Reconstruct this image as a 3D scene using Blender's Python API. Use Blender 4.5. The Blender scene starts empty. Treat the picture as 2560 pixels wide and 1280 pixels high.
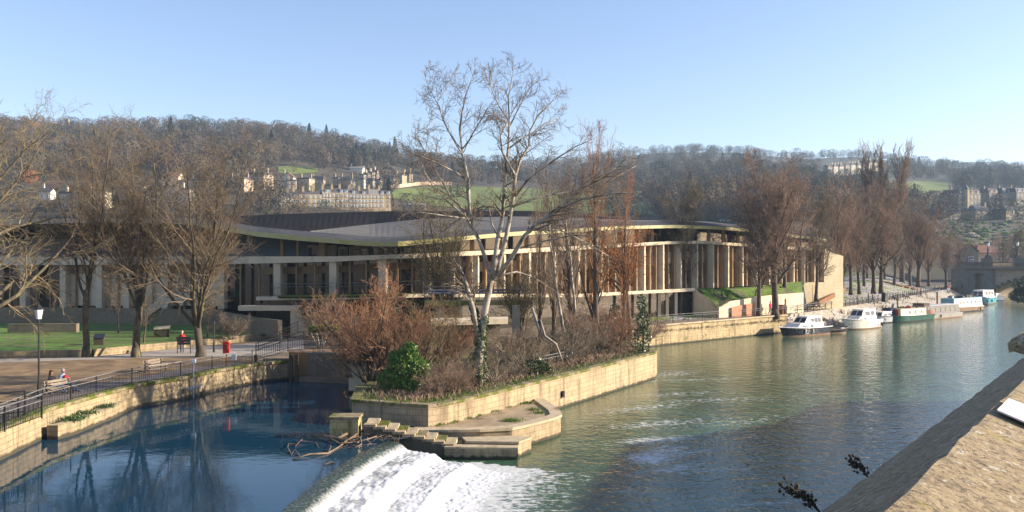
import bpy, bmesh, math, random
import numpy as np
from mathutils import Vector, Matrix
R = random.Random(11)
NR = np.random.default_rng(5)
sc = bpy.context.scene
col = sc.collection
V = Vector
# ---------------------------------------------------------------- survey: the photograph's lens, used to turn bearings into ground positions
F, CX, CY, CZ = 2130.0, 1280.0, 650.0, 10.0
ZU, ZB = 1.0, 2.4            # upper pool, bank level (lower river is z = 0)
HAZE = 0.00019
def at(px, py, Y): return V(((px-CX)/F*Y, Y, CZ-(py-CY)/F*Y))
def gd(px, py, z):
    Y = (CZ-z)*F/(py-CY); return V(((px-CX)/F*Y, Y, z))
def gx(px, Y, z): return V(((px-CX)/F*Y, Y, z))
def zat(py, Y): return CZ-(py-CY)/F*Y
def tab(t, k=1):
    xs = [a[0] for a in t]; ys = [a[k] for a in t]
    return lambda x: float(np.interp(x, xs, ys))
# ---------------------------------------------------------------- object helpers
def tag(o, label=None, cat=None, group=None, kind=None):
    if label: o['label'] = label
    if cat: o['category'] = cat
    if group: o['group'] = group
    if kind: o['kind'] = kind
    return o
def thing(name, label, cat, loc=(0, 0, 0), rz=0, group=None):
    o = bpy.data.objects.new(name, None); col.objects.link(o)
    o.location = loc; o.rotation_euler = (0, 0, rz); o.empty_display_size = .3
    return tag(o, label, cat, group)
def link(name, me, parent=None, loc=(0, 0, 0), rz=0):
    o = bpy.data.objects.new(name, me); col.objects.link(o)
    if parent: o.parent = parent
    o.location = loc; o.rotation_euler = (0, 0, rz)
    return o
def copy_tree(o, parent=None):
    c = o.copy(); col.objects.link(c)
    if parent: c.parent = parent
    for ch in list(o.children): copy_tree(ch, c)
    return c
def np_mesh(name, v, tri=None, quad=None, mats=(), smooth=False, mi=None):
    me = bpy.data.meshes.new(name)
    v = np.asarray(v, dtype=np.float32)
    fa = tri if tri is not None else quad
    k = 3 if tri is not None else 4
    fa = np.asarray(fa, dtype=np.int32)
    me.vertices.add(len(v)); me.vertices.foreach_set('co', v.ravel())
    me.loops.add(fa.size); me.loops.foreach_set('vertex_index', fa.ravel())
    me.polygons.add(len(fa)); me.polygons.foreach_set('loop_start', np.arange(0, fa.size, k, dtype=np.int32))
    me.update(calc_edges=True)
    if smooth: me.polygons.foreach_set('use_smooth', np.ones(len(fa), dtype=bool))
    for m in mats: me.materials.append(m)
    if mi is not None: me.polygons.foreach_set('material_index', np.asarray(mi, dtype=np.int32))
    return me
class MB:
    """collects faces of one part"""
    def __init__(s): s.v = []; s.f = []; s.m = []; s.uv = []
    def add(s, vs, fs, m=0, uvs=None):
        b = len(s.v); s.v += [tuple(p) for p in vs]
        for i, f in enumerate(fs):
            s.f.append([b+j for j in f]); s.m.append(m)
            s.uv.append(uvs[i] if uvs else None)
        return s
    def quad(s, a, b, c, d, m=0, uv=None): return s.add([a, b, c, d], [(0, 1, 2, 3)], m, [uv] if uv else None)
    def box(s, c, sz, rz=0, m=0, taper=1.0):
        cx, cy, cz = c; x, y, z = sz[0]/2, sz[1]/2, sz[2]/2
        ca, sa = math.cos(rz), math.sin(rz); vs = []
        for k, t in ((-1, 1.0), (1, taper)):
            for i, j in ((-1, -1), (1, -1), (1, 1), (-1, 1)):
                a, b = i*x*t, j*y*t
                vs.append((cx+a*ca-b*sa, cy+a*sa+b*ca, cz+k*z))
        return s.add(vs, [(3, 2, 1, 0), (4, 5, 6, 7), (0, 1, 5, 4), (1, 2, 6, 5), (2, 3, 7, 6), (3, 0, 4, 7)], m)
    def beam(s, p, q, w, h, m=0):
        p = V(p); q = V(q); d = (q-p).normalized()
        up = V((0, 0, 1)) if abs(d.z) < .95 else V((0, 1, 0))
        x = d.cross(up).normalized()*(w/2); y = x.cross(d).normalized()*(h/2)
        vs = [p-x-y, p+x-y, p+x+y, p-x+y, q-x-y, q+x-y, q+x+y, q-x+y]
        return s.add(vs, [(3, 2, 1, 0), (4, 5, 6, 7), (0, 1, 5, 4), (1, 2, 6, 5), (2, 3, 7, 6), (3, 0, 4, 7)], m)
    def tube(s, pts, rads, n=6, m=0, cap=True):
        pts = [V(p) for p in pts]
        if not hasattr(rads, '__len__'): rads = [rads]*len(pts)
        b = len(s.v); pv = None
        for i, p in enumerate(pts):
            d = (pts[min(i+1, len(pts)-1)]-pts[max(i-1, 0)])
            d = d.normalized() if d.length > 1e-6 else V((0, 0, 1))
            if pv is None: pv = d.cross(V((.31, .95, .1))); 
            x = (pv-d*pv.dot(d)); x = x.normalized() if x.length > 1e-6 else d.orthogonal().normalized()
            pv = x; y = d.cross(x)
            for k in range(n):
                a = 2*math.pi*k/n
                s.v.append(tuple(p+(x*math.cos(a)+y*math.sin(a))*rads[i]))
        for i in range(len(pts)-1):
            for k in range(n):
                k2 = (k+1) % n
                s.f.append([b+i*n+k, b+i*n+k2, b+(i+1)*n+k2, b+(i+1)*n+k]); s.m.append(m); s.uv.append(None)
        if cap:
            s.f.append([b+k for k in range(n)][::-1]); s.m.append(m); s.uv.append(None)
            s.f.append([b+(len(pts)-1)*n+k for k in range(n)]); s.m.append(m); s.uv.append(None)
        return s
    def prism(s, poly, z0, z1, m=0, mtop=None):
        """poly: list of (x, y); z0/z1 numbers or lists"""
        n = len(poly)
        ar = sum(poly[i][0]*poly[(i+1) % n][1]-poly[(i+1) % n][0]*poly[i][1] for i in range(n))
        if ar < 0: poly = poly[::-1]; z0 = z0[::-1] if hasattr(z0, '__len__') else z0; z1 = z1[::-1] if hasattr(z1, '__len__') else z1
        a = z0 if hasattr(z0, '__len__') else [z0]*n
        c = z1 if hasattr(z1, '__len__') else [z1]*n
        vs = [(p[0], p[1], a[i]) for i, p in enumerate(poly)]+[(p[0], p[1], c[i]) for i, p in enumerate(poly)]
        L = 0; uvs = []
        fs = []
        for i in range(n):
            j = (i+1) % n; fs.append((i, j, n+j, n+i))
            l = math.dist(poly[i][:2], poly[j][:2])
            uvs.append([(L, a[i]), (L+l, a[j]), (L+l, c[j]), (L, c[i])]); L += l
        s.add(vs, fs, m, uvs)
        s.add([(p[0], p[1], c[i]) for i, p in enumerate(poly)], [tuple(range(n))], m if mtop is None else mtop, [[(p[0], p[1]) for p in poly]])
        return s.add([(p[0], p[1], a[i]) for i, p in enumerate(poly)], [tuple(range(n))[::-1]], m)
    def ribbon(s, lo, hi, m=0):
        """vertical wall face through two matching polylines, uv in metres"""
        L = 0
        for i in range(len(lo)-1):
            l = (V(lo[i+1])-V(lo[i])).xy.length
            s.quad(lo[i], lo[i+1], hi[i+1], hi[i], m, [(L, lo[i][2]), (L+l, lo[i+1][2]), (L+l, hi[i+1][2]), (L, hi[i][2])]); L += l
        return s
    def sphere(s, c, r, nu=8, nv=6, m=0):
        vs = []; rx, ry, rz = r if hasattr(r, '__len__') else (r, r, r)
        for j in range(nv+1):
            t = math.pi*j/nv
            for i in range(nu):
                a = 2*math.pi*i/nu
                vs.append((c[0]+rx*math.sin(t)*math.cos(a), c[1]+ry*math.sin(t)*math.sin(a), c[2]+rz*math.cos(t)))
        fs = [(j*nu+i, (j+1)*nu+i, (j+1)*nu+(i+1) % nu, j*nu+(i+1) % nu) for j in range(nv) for i in range(nu)]
        return s.add(vs, fs, m)
    def mesh(s, name, mats, smooth=False):
        me = bpy.data.meshes.new(name); me.from_pydata(s.v, [], s.f)
        for m in (mats if isinstance(mats, (list, tuple)) else [mats]): me.materials.append(m)
        me.polygons.foreach_set('material_index', s.m)
        if smooth: me.polygons.foreach_set('use_smooth', [True]*len(s.f))
        if any(u for u in s.uv):
            ul = me.uv_layers.new(name='UVMap').data; k = 0
            for f, u in zip(s.f, s.uv):
                for j in range(len(f)):
                    ul[k].uv = u[j] if u else (0, 0); k += 1
        me.update(); return me
    def build(s, name, mats, parent=None, smooth=False, loc=None, rz=0, world=False):
        me = s.mesh(name, mats, smooth)
        if world and parent is not None: loc = -parent.location
        return link(name, me, parent, loc or (0, 0, 0), rz)
# ---------------------------------------------------------------- materials
def new_mat(name):
    m = bpy.data.materials.new(name); m.use_nodes = True
    nt = m.node_tree; bs = nt.nodes['Principled BSDF']
    return m, nt, bs
def N(nt, t, **kw):
    n = nt.nodes.new(t)
    for k, v in kw.items():
        if k in n.inputs: n.inputs[k].default_value = v
        else: setattr(n, k, v)
    return n
def rgba(c): return (c[0], c[1], c[2], 1)
def ramp(nt, src, stops):
    r = N(nt, 'ShaderNodeValToRGB'); e = r.color_ramp.elements
    while len(e) < len(stops): e.new(.5)
    for i, (p, c) in enumerate(stops): e[i].position = p; e[i].color = rgba(c) if hasattr(c, '__len__') else (c, c, c, 1)
    nt.links.new(src, r.inputs[0]); return r
def mix(nt, fac, a, b, mode='MIX'):
    n = N(nt, 'ShaderNodeMix', data_type='RGBA', blend_type=mode)
    for s, i in ((fac, 0), (a, 6), (b, 7)):
        if hasattr(s, 'default_value') or hasattr(s, 'is_output'): nt.links.new(s, n.inputs[i])
        elif hasattr(s, '__len__'): n.inputs[i].default_value = rgba(s)
        else: n.inputs[i].default_value = s
    return n.outputs[2]
def coords(nt, scale=(1, 1, 1), kind='Object'):
    tc = N(nt, 'ShaderNodeTexCoord'); mp = N(nt, 'ShaderNodeMapping')
    mp.inputs['Scale'].default_value = scale if hasattr(scale, '__len__') else (scale,)*3
    nt.links.new(tc.outputs[kind], mp.inputs[0]); return mp.outputs[0]
def noise(nt, vec, scale=1, detail=6, rough=.6):
    n = N(nt, 'ShaderNodeTexNoise'); n.inputs['Scale'].default_value = scale
    n.inputs['Detail'].default_value = detail; n.inputs['Roughness'].default_value = rough
    nt.links.new(vec, n.inputs['Vector']); return n.outputs[0]
def bump(nt, bs, h, strength=.4, dist=.05):
    b = N(nt, 'ShaderNodeBump'); b.inputs['Strength'].default_value = strength; b.inputs['Distance'].default_value = dist
    nt.links.new(h, b.inputs['Height']); nt.links.new(b.outputs[0], bs.inputs['Normal'])
def mat(name, c1, c2=None, scale=1., rough=.85, bmp=0., bdist=.05, c3=None, s3=.3, t3=(.55, .65), stretch=(1, 1, 1), metal=0, spec=.3, lo=.35, hi=.65, kind='Object'):
    m, nt, bs = new_mat(name)
    c2 = c2 or tuple(x*1.25 for x in c1)
    v = coords(nt, stretch, kind); n = noise(nt, v, scale)
    o = ramp(nt, n, [(lo, c1), (hi, c2)]).outputs[0]
    if c3:
        n3 = noise(nt, v, s3, 5)
        o = mix(nt, ramp(nt, n3, [(t3[0], 0.), (t3[1], 1.)]).outputs[0], o, c3)
    nt.links.new(o, bs.inputs['Base Color'])
    bs.inputs['Roughness'].default_value = rough; bs.inputs['Metallic'].default_value = metal
    bs.inputs['Specular IOR Level'].default_value = spec
    if bmp: bump(nt, bs, n, bmp, bdist)
    return m
def stone(name, c1, c2, mortar, bw=.7, bh=.3, stain=(.09, .07, .05), s_amt=(.5, .7), moss=None, mo=(.6, .7), bmp=.5, low=None):
    """coursed ashlar in uv metres, with rain streaks, stains and moss"""
    m, nt, bs = new_mat(name)
    tc = N(nt, 'ShaderNodeTexCoord')
    b = N(nt, 'ShaderNodeTexBrick'); nt.links.new(tc.outputs['UV'], b.inputs['Vector'])
    b.inputs['Color1'].default_value = rgba(c1); b.inputs['Color2'].default_value = rgba(c2); b.inputs['Mortar'].default_value = rgba(mortar)
    b.inputs['Scale'].default_value = 1; b.inputs['Brick Width'].default_value = bw; b.inputs['Row Height'].default_value = bh
    b.inputs['Mortar Size'].default_value = .016; b.inputs['Mortar Smooth'].default_value = .3
    v = coords(nt, (1, 1, 1), 'Object'); vs = coords(nt, (1.6, 1.6, .22), 'Object')
    n1 = noise(nt, v, 2.2, 8, .7); n2 = noise(nt, vs, 1.1, 7, .7); n3 = noise(nt, v, .35, 4)
    o = mix(nt, .32, b.outputs[0], ramp(nt, n1, [(.3, tuple(x*.62 for x in c1)), (.7, tuple(min(1, x*1.3) for x in c2))]).outputs[0])
    o = mix(nt, ramp(nt, n2, [(s_amt[0], 0.), (s_amt[1], 1.)]).outputs[0], o, stain)
    o = mix(nt, ramp(nt, n3, [(.45, 0.), (.75, .5)]).outputs[0], o, tuple(x*.6 for x in c1))
    if moss:
        n4 = noise(nt, v, 1.4, 7, .7)
        o = mix(nt, ramp(nt, n4, [(mo[0], 0.), (mo[1], .9)]).outputs[0], o, moss)
    if low:                                  # a tide mark: height band up to z = low
        sp = N(nt, 'ShaderNodeSeparateXYZ'); nt.links.new(tc.outputs['UV'], sp.inputs[0])
        ad = N(nt, 'ShaderNodeMath', operation='MULTIPLY_ADD'); nt.links.new(n1, ad.inputs[0]); ad.inputs[1].default_value = .5
        nt.links.new(sp.outputs[1], ad.inputs[2])
        mr = N(nt, 'ShaderNodeMapRange'); nt.links.new(ad.outputs[0], mr.inputs[0]); mr.inputs[1].default_value = low; mr.inputs[2].default_value = low+.12; mr.inputs[3].default_value = 1; mr.inputs[4].default_value = 0
        o = mix(nt, mr.outputs[0], o, (.06, .052, .035))
    nt.links.new(o, bs.inputs['Base Color']); bs.inputs['Roughness'].default_value = .9; bs.inputs['Specular IOR Level'].default_value = .2
    h = mix(nt, .5, b.outputs['Fac'], n1)
    inv = N(nt, 'ShaderNodeInvert'); nt.links.new(b.outputs['Fac'], inv.inputs['Color'])
    h = mix(nt, .5, inv.outputs[0], n1)
    bump(nt, bs, h, bmp, .04)
    return m
MT = {}
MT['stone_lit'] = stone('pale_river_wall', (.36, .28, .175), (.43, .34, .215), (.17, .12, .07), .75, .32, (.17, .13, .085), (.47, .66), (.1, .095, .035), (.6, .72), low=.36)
MT['stone_left'] = stone('left_river_wall', (.31, .245, .15), (.38, .295, .18), (.12, .09, .05), .7, .28, (.13, .105, .07), (.47, .66), (.085, .09, .025), (.58, .7), low=1.38)  # stain streaks turned up, partly standing in for tree shadows
MT['stone_far'] = stone('far_river_wall', (.37, .29, .17), (.45, .35, .2), (.17, .12, .07), .8, .35, (.13, .1, .05), (.5, .66), (.1, .1, .03), (.56, .68), low=.36)
MT['stone_old'] = stone('old_garden_wall', (.2, .16, .11), (.25, .2, .14), (.12, .1, .07), .5, .2, (.07, .06, .045), (.6, .8), (.06, .07, .02), (.64, .74))
MT['stone_dark'] = stone('dark_bridge_stone', (.2, .185, .16), (.26, .235, .2), (.08, .075, .07), 1.2, .55, (.06, .058, .055), (.6, .8))  # darker than the spandrel stone
MT['stone_bridge'] = stone('bridge_spandrel_stone', (.45, .37, .27), (.5, .41, .3), (.38, .3, .22), 1.1, .45, (.2, .13, .07), (.56, .72))
MT['ashlar'] = stone('new_ashlar', (.5, .42, .28), (.54, .45, .3), (.38, .31, .2), 2.4, .5, (.4, .32, .2), (.62, .8), bmp=.15)
MT['coping'] = mat('coping_stone', (.36, .29, .19), (.5, .41, .27), 2.5, .9, .4, c3=(.2, .16, .1), s3=.8)
MT['copingm'] = mat('mossy_coping', (.2, .16, .1), (.3, .24, .15), 2.5, .95, .5, c3=(.1, .11, .02), s3=.9, t3=(.42, .55))
MT['moss'] = mat('moss', (.07, .085, .015), (.14, .15, .03), 6, .95, .7)
MT['mulch'] = mat('leaf_litter', (.15, .1, .055), (.28, .195, .105), 1.1, .95, .6, c3=(.09, .055, .035), s3=.35, t3=(.5, .75), stretch=(1, 1, 1))
MT['bank'] = mat('bank_soil', (.11, .085, .06), (.2, .15, .1), .8, .95, .5)
MT['asphalt'] = mat('footpath_asphalt', (.16, .135, .12), (.24, .2, .175), 1.5, .9, .2, c3=(.12, .1, .085), s3=.4)
MT['paving'] = mat('pale_path', (.27, .24, .21), (.36, .32, .28), 1.2, .9, .2)
MT['grass'] = mat('lawn_grass', (.065, .145, .014), (.14, .235, .035), 1.6, .95, .5, c3=(.115, .1, .05), s3=.4, t3=(.44, .7))
MT['meadow'] = mat('meadow_grass', (.095, .13, .025), (.15, .185, .04), .06, .95, 0, c3=(.1, .13, .03), s3=.02)
MT['terrain'] = mat('hillside_soil', (.05, .045, .033), (.085, .07, .05), .05, 1, 0, c3=(.05, .06, .025), s3=.02)
MT['conc'] = mat('pale_concrete', (.53, .44, .31), (.6, .5, .36), 1.2, .8, .1, c3=(.45, .37, .26), s3=.5)
MT['concd'] = mat('weathered_concrete', (.3, .25, .18), (.4, .34, .25), 1.5, .85, .2, c3=(.2, .16, .11), s3=.6)
MT['bronze'] = mat('bronze_fin', (.24, .155, .08), (.3, .195, .1), 2, .5, spec=.4)
MT['gold'] = mat('gold_fascia', (.34, .3, .115), (.4, .35, .14), .6, .45, spec=.5)
MT['tan'] = mat('tan_fascia', (.42, .32, .22), (.5, .39, .27), .6, .6)
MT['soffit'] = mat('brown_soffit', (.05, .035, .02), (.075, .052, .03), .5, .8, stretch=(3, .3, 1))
MT['roof'] = mat('dark_roof_membrane', (.02, .02, .023), (.028, .028, .032), .7, 1, .1, c3=(.017, .017, .02), s3=3, spec=0)
MT['roofl'] = mat('light_roof_panel', (.11, .105, .1), (.145, .14, .132), .9, .9, .05, spec=.1)
MT['rim'] = mat('roof_rim_metal', (.06, .06, .065), (.08, .08, .085), .8, .8, spec=.15)
MT['black'] = mat('black_paint', (.012, .012, .013), (.025, .025, .027), 8, .4, spec=.5)
MT['rail'] = mat('worn_rail_paint', (.1, .1, .105), (.2, .2, .2), 5, .4, spec=.5)
MT['white'] = mat('white_paint', (.72, .71, .68), (.8, .79, .77), 3, .5)
MT['grey'] = mat('grey_paint', (.3, .32, .34), (.4, .42, .44), 3, .5)
MT['red'] = mat('red_paint', (.55, .02, .02), (.65, .035, .03), 4, .45)
MT['wood'] = mat('weathered_wood', (.17, .135, .1), (.27, .22, .17), 6, .85, .3, stretch=(1, 1, 1))
MT['darkwood'] = mat('dark_timber', (.05, .04, .03), (.1, .08, .06), 5, .85, .3)
MT['drift'] = mat('driftwood', (.13, .09, .06), (.25, .18, .12), 5, .9, .5)
MT['rust'] = mat('rusty_steel', (.16, .065, .025), (.24, .1, .04), 2, .8)
MT['corten'] = mat('orange_brick_panel', (.36, .18, .1), (.42, .22, .13), 2, .85)
MT['shade'] = mat('lantern_glass', (.6, .6, .58), (.7, .7, .68), 4, .3)
MT['ivy'] = mat('ivy_leaf', (.025, .055, .012), (.06, .1, .02), 3, .45, spec=.5)
MT['laurel'] = mat('laurel_leaf', (.05, .12, .014), (.13, .22, .03), 2.5, .4, spec=.5)
MT['conifer'] = mat('conifer_needle', (.015, .03, .018), (.03, .05, .027), .4, .9)
MT['tuft'] = mat('grass_tuft', (.06, .12, .015), (.14, .2, .03), 3, .9)
def glass(name, c, rough=.06, spec=.6):
    m, nt, bs = new_mat(name); v = coords(nt); n = noise(nt, v, .6, 3)
    nt.links.new(ramp(nt, n, [(.35, c), (.7, tuple(x*1.8 for x in c))]).outputs[0], bs.inputs['Base Color'])
    bs.inputs['Roughness'].default_value = rough; bs.inputs['Specular IOR Level'].default_value = spec
    return m
MT['glass'] = glass('facade_glass', (.028, .023, .016), .05, .9)
MT['glassb'] = glass('window_glass', (.03, .035, .045), .1, .8)
MT['glassw'] = glass('bright_window_glass', (.13, .15, .17), .15, .8)
def bark(name, c1, c2, c3=None): return mat(name, c1, c2, 3, .9, .5, .03, c3=c3, s3=2.2, t3=(.5, .62), stretch=(1, 1, .4))
MT['bark_lichen'] = bark('lichen_bark', (.05, .04, .03), (.1, .083, .058), (.14, .125, .06))
MT['bark_silver'] = bark('silver_bark', (.23, .195, .155), (.42, .37, .31), (.1, .08, .06))
MT['bark_brown'] = bark('brown_bark', (.07, .05, .036), (.13, .095, .07))
MT['bark_dark'] = bark('dark_bark', (.04, .03, .022), (.085, .065, .045))
def twig(name, c1, c2, s=.5): return mat(name, c1, c2, s, .9, spec=.2)
MT['tw_lichen'] = twig('lichen_twig', (.15, .112, .078), (.28, .23, .13), 1.3)
MT['tw_bud'] = twig('reddish_bud_twig', (.125, .09, .062), (.2, .155, .1), .4)
MT['tw_silver'] = twig('silver_twig', (.13, .1, .07), (.24, .19, .14))
MT['tw_red'] = twig('red_brown_twig', (.17, .115, .082), (.28, .19, .138), .35)
MT['tw_orange'] = twig('orange_twig', (.25, .1, .035), (.36, .16, .055), .5)
MT['tw_scarlet'] = twig('russet_shrub_twig', (.19, .105, .06), (.34, .18, .1), 1.1)
MT['tw_grey'] = twig('grey_brown_twig', (.13, .1, .07), (.24, .19, .135), .6)
MT['tw_olive'] = twig('olive_twig', (.1, .08, .045), (.17, .14, .075), .5)
# ---------------------------------------------------------------- camera, sky, sun
cam = bpy.data.objects.new('camera', bpy.data.cameras.new('camera')); col.objects.link(cam)
cam.location = (0, 0, CZ); cam.rotation_euler = (math.radians(90), 0, 0)
cam.data.sensor_width = 36; cam.data.lens = 36*F/2560; cam.data.shift_y = (CY-640)/2560
cam.data.clip_start = .1; cam.data.clip_end = 9000
sc.camera = cam
EL = math.radians(20); AZ = math.radians(89)
SUN = V((math.sin(AZ)*math.cos(EL), math.cos(AZ)*math.cos(EL), math.sin(EL)))
w = bpy.data.worlds.new('World'); sc.world = w; w.use_nodes = True
nt = w.node_tree; bg = nt.nodes['Background']
sk = N(nt, 'ShaderNodeTexSky'); sk.sky_type = 'NISHITA'; sk.sun_disc = False
sk.sun_elevation = EL; sk.sun_rotation = AZ; sk.altitude = 50; sk.air_density = 1.0; sk.dust_density = 0.6; sk.ozone_density = 2.0
nt.links.new(mix(nt, 1., sk.outputs[0], (1.06, .97, 1.03), 'MULTIPLY'), bg.inputs[0]); bg.inputs[1].default_value = .096
sl = bpy.data.lights.new('sun', 'SUN'); sl.energy = 5.0; sl.angle = math.radians(.5); sl.color = (1, .86, .68)
so = bpy.data.objects.new('sun', sl); col.objects.link(so); so.location = SUN*300
so.rotation_euler = (-SUN).to_track_quat('-Z', 'Y').to_euler()
sc.view_settings.view_transform = 'Standard'; sc.view_settings.look = 'None'
sc.view_settings.exposure = 1.3; sc.view_settings.gamma = 1
sc.cycles.max_bounces = 6; sc.cycles.volume_bounces = 0; sc.cycles.transparent_max_bounces = 8
sc.cycles.use_denoising = True
# ---------------------------------------------------------------- hills
sky_t = [(-400, 290), (0, 290), (150, 296), (300, 290), (500, 294), (620, 298), (720, 304), (850, 332), (950, 352), (1050, 374), (1200, 392), (1350, 396), (1450, 388),
         (1570, 368), (1700, 360), (1850, 362), (2000, 378), (2150, 372), (2250, 385), (2350, 396), (2450, 402), (2560, 402), (3000, 405)]
rid_t = [(-400, 800), (900, 800), (1250, 950), (1500, 1250), (2100, 1300), (2300, 1200), (3000, 1200)]
f_sky = tab(sky_t); f_rid = tab(rid_t); f_y0 = tab([(1850, 190), (2100, 250), (2300, 300)]); f_ex = tab([(1700, 1.12), (2250, .86)]); Y0 = 190
def ridge(px):
    RY = f_rid(px); return RY, CZ+(CY-f_sky(px))/F*RY-12
def hz(X, Y):
    px = CX+F*X/max(Y, 1); RY, zr = ridge(px)
    y0 = f_y0(px); t = (Y-y0)/(RY-y0)
    if t <= 0: return ZB
    if t > 1: return zr-(Y-RY)*.12
    z = ZB+(zr-ZB)*t**f_ex(px)
    return z+1.6*math.sin(X*.021+Y*.013)*math.sin(math.pi*min(1, t))
def solve(px, py):
    """depth at which the hillside is seen at this bearing"""
    RY, _ = ridge(px); lo, hi = f_y0(px), RY
    for _ in range(40):
        m = (lo+hi)/2; X = (px-CX)/F*m
        if CY-(hz(X, m)-CZ)/m*F > py: lo = m
        else: hi = m
    return (lo+hi)/2
def onhill(px, py):
    Y = solve(px, py); X = (px-CX)/F*Y; return V((X, Y, hz(X, Y)))
pxs = np.linspace(-500, 3050, 240); ts = np.concatenate([np.linspace(0, 1, 60), [1.15, 1.4, 1.9]])
vv = []
for px in pxs:
    RY, zr = ridge(px)
    for t in ts:
        Y = f_y0(px)+(RY-f_y0(px))*t; X = (px-CX)/F*Y; vv.append((X, Y, hz(X, Y)))
nT = len(ts)
qd = [(i*nT+j, (i+1)*nT+j, (i+1)*nT+j+1, i*nT+j+1) for i in range(len(pxs)-1) for j in range(nT-1)]
o = link('hills', np_mesh('hills', vv, quad=qd, mats=[MT['terrain']], smooth=True)); tag(o, kind='structure')
o = MB().quad((-5000, -3000, -2.5), (5000, -3000, -2.5), (5000, 7000, -2.5), (-5000, 7000, -2.5)).build('ground', MT['bank']); tag(o, kind='structure')
def meadow(top, bot, n=24, k=5, name='meadow'):
    ft, fb = tab(top), tab(bot); x0, x1 = top[0][0], top[-1][0]; vs = []
    for i in range(n+1):
        px = x0+(x1-x0)*i/n
        for j in range(k+1):
            p = onhill(px, ft(px)+(fb(px)-ft(px))*j/k); vs.append((p.x, p.y, p.z+.35))
    q = [(i*(k+1)+j, i*(k+1)+j+1, (i+1)*(k+1)+j+1, (i+1)*(k+1)+j) for i in range(n) for j in range(k)]
    o = link(name, np_mesh(name, vs, quad=q, mats=[MT['meadow']], smooth=True)); tag(o, kind='structure')
M1t = [(960, 478), (1070, 467), (1200, 468), (1370, 474), (1560, 492), (1640, 520)]; M1b = [(960, 492), (1060, 515), (1200, 524), (1370, 532), (1560, 536), (1640, 540)]
meadow(M1t, M1b)
meadow([(695, 417), (740, 415), (795, 422)], [(695, 434), (740, 436), (795, 432)])
meadow([(2215, 462), (2290, 454), (2370, 458)], [(2215, 484), (2290, 488), (2370, 474)])
# ---- woodland: one mass of bare crowns over both hills
KB = .82
kinds = [((.105, .08, .065), (.16, .125, .1)), ((.09, .078, .055), (.14, .12, .082)), ((.135, .105, .068), (.2, .16, .105)), ((.04, .045, .03), (.065, .07, .043)), ((.13, .085, .068), (.18, .122, .098))]
WM = [mat('wood_crown_%s' % n, tuple(x*KB for x in a), tuple(x*KB for x in b), .12, 1, spec=.1) for n, (a, b) in zip(('brown', 'grey', 'straw', 'dark', 'russet'), kinds)]
def crown_tris(n, h, r, rng, style='bare'):
    """upright sprays of thin triangles filling an egg-shaped crown; origin at the base"""
    u = rng.random(n); th = rng.random(n)*2*np.pi
    if style == 'conifer':
        z = h*(.06+.94*u); rr = r*(1-u)**.85*(.45+.55*np.sqrt(rng.random(n)))
    elif style == 'column':
        z = h*(.1+.9*u); rr = r*np.sin(np.pi*np.clip(.1+.9*u, 0, 1))**.6*np.sqrt(rng.random(n))
    else:
        s = 2*u-1; z = h*(.58+.41*s); lump = 1+.25*np.sin(th*3+h)+.15*np.sin(th*5+s*4)
        rr = r*np.sqrt(np.clip(1-s*s*.95, 0, 1))*np.cbrt(.25+.75*rng.random(n))*lump
    c = np.stack([rr*np.cos(th), rr*np.sin(th), z], 1)
    if style == 'conifer': d = np.stack([np.cos(th), np.sin(th), -.25+0*th], 1)
    else: d = c-np.array([0, 0, h*.1])+np.array([0, 0, .25*h]); 
    d = d/np.linalg.norm(d, axis=1, keepdims=True)+rng.normal(0, .45, (n, 3)); d /= np.linalg.norm(d, axis=1, keepdims=True)
    o = c-np.array([0, 0, h*.5]); o = o/(np.linalg.norm(o, axis=1, keepdims=True)+1e-6)+rng.normal(0, .3, (n, 3)); o /= np.linalg.norm(o, axis=1, keepdims=True)
    tg = np.array([[0, 0, 1.]])+rng.normal(0, .5, (n, 3)); tg = tg-o*(tg*o).sum(1, keepdims=True); tg /= np.linalg.norm(tg, axis=1, keepdims=True)
    rad_ = (rng.random((n, 1)) < (.5 if style != 'conifer' else .6)); d = np.where(rad_, d, tg)
    sd = np.where(rad_, np.cross(d, rng.normal(0, 1, (n, 3))), np.cross(o, d)); sd /= np.linalg.norm(sd, axis=1, keepdims=True)
    L = (r*(.2 if style != 'conifer' else .3)*(.6+.8*rng.random(n)))[:, None]; wd = (r*(.042 if style != 'conifer' else .12)*(.6+.8*rng.random(n)))[:, None]*np.where(rad_, .5, 1)
    a = c-d*L*.5-sd*wd; b = c-d*L*.5+sd*wd; t = c+d*L*.5
    return np.stack([a, b, t], 1)          # n,3,3
from mathutils import noise as mnz
tri_all = []; mi_all = []
def wood_ok(px, py):
    if 955 < px < 1640 and tab(M1t)(px)-2 < py < tab(M1b)(px)+40: return R.random() < (.02 if px < 1400 else .12)
    if 690 < px < 800 and 412 < py < 446: return False
    if 2200 < px < 2385 and 452 < py < 512: return False
    if 690 < px < 1070 and 428 < py < 600: return R.random() < .02
    if 2055 < px < 2215 and 405 < py < 470: return False
    if px < 700 and py > 446: return R.random() < .1
    if px > 2290 and py > 478: return R.random() < .05
    return True
cnt = 0
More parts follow.
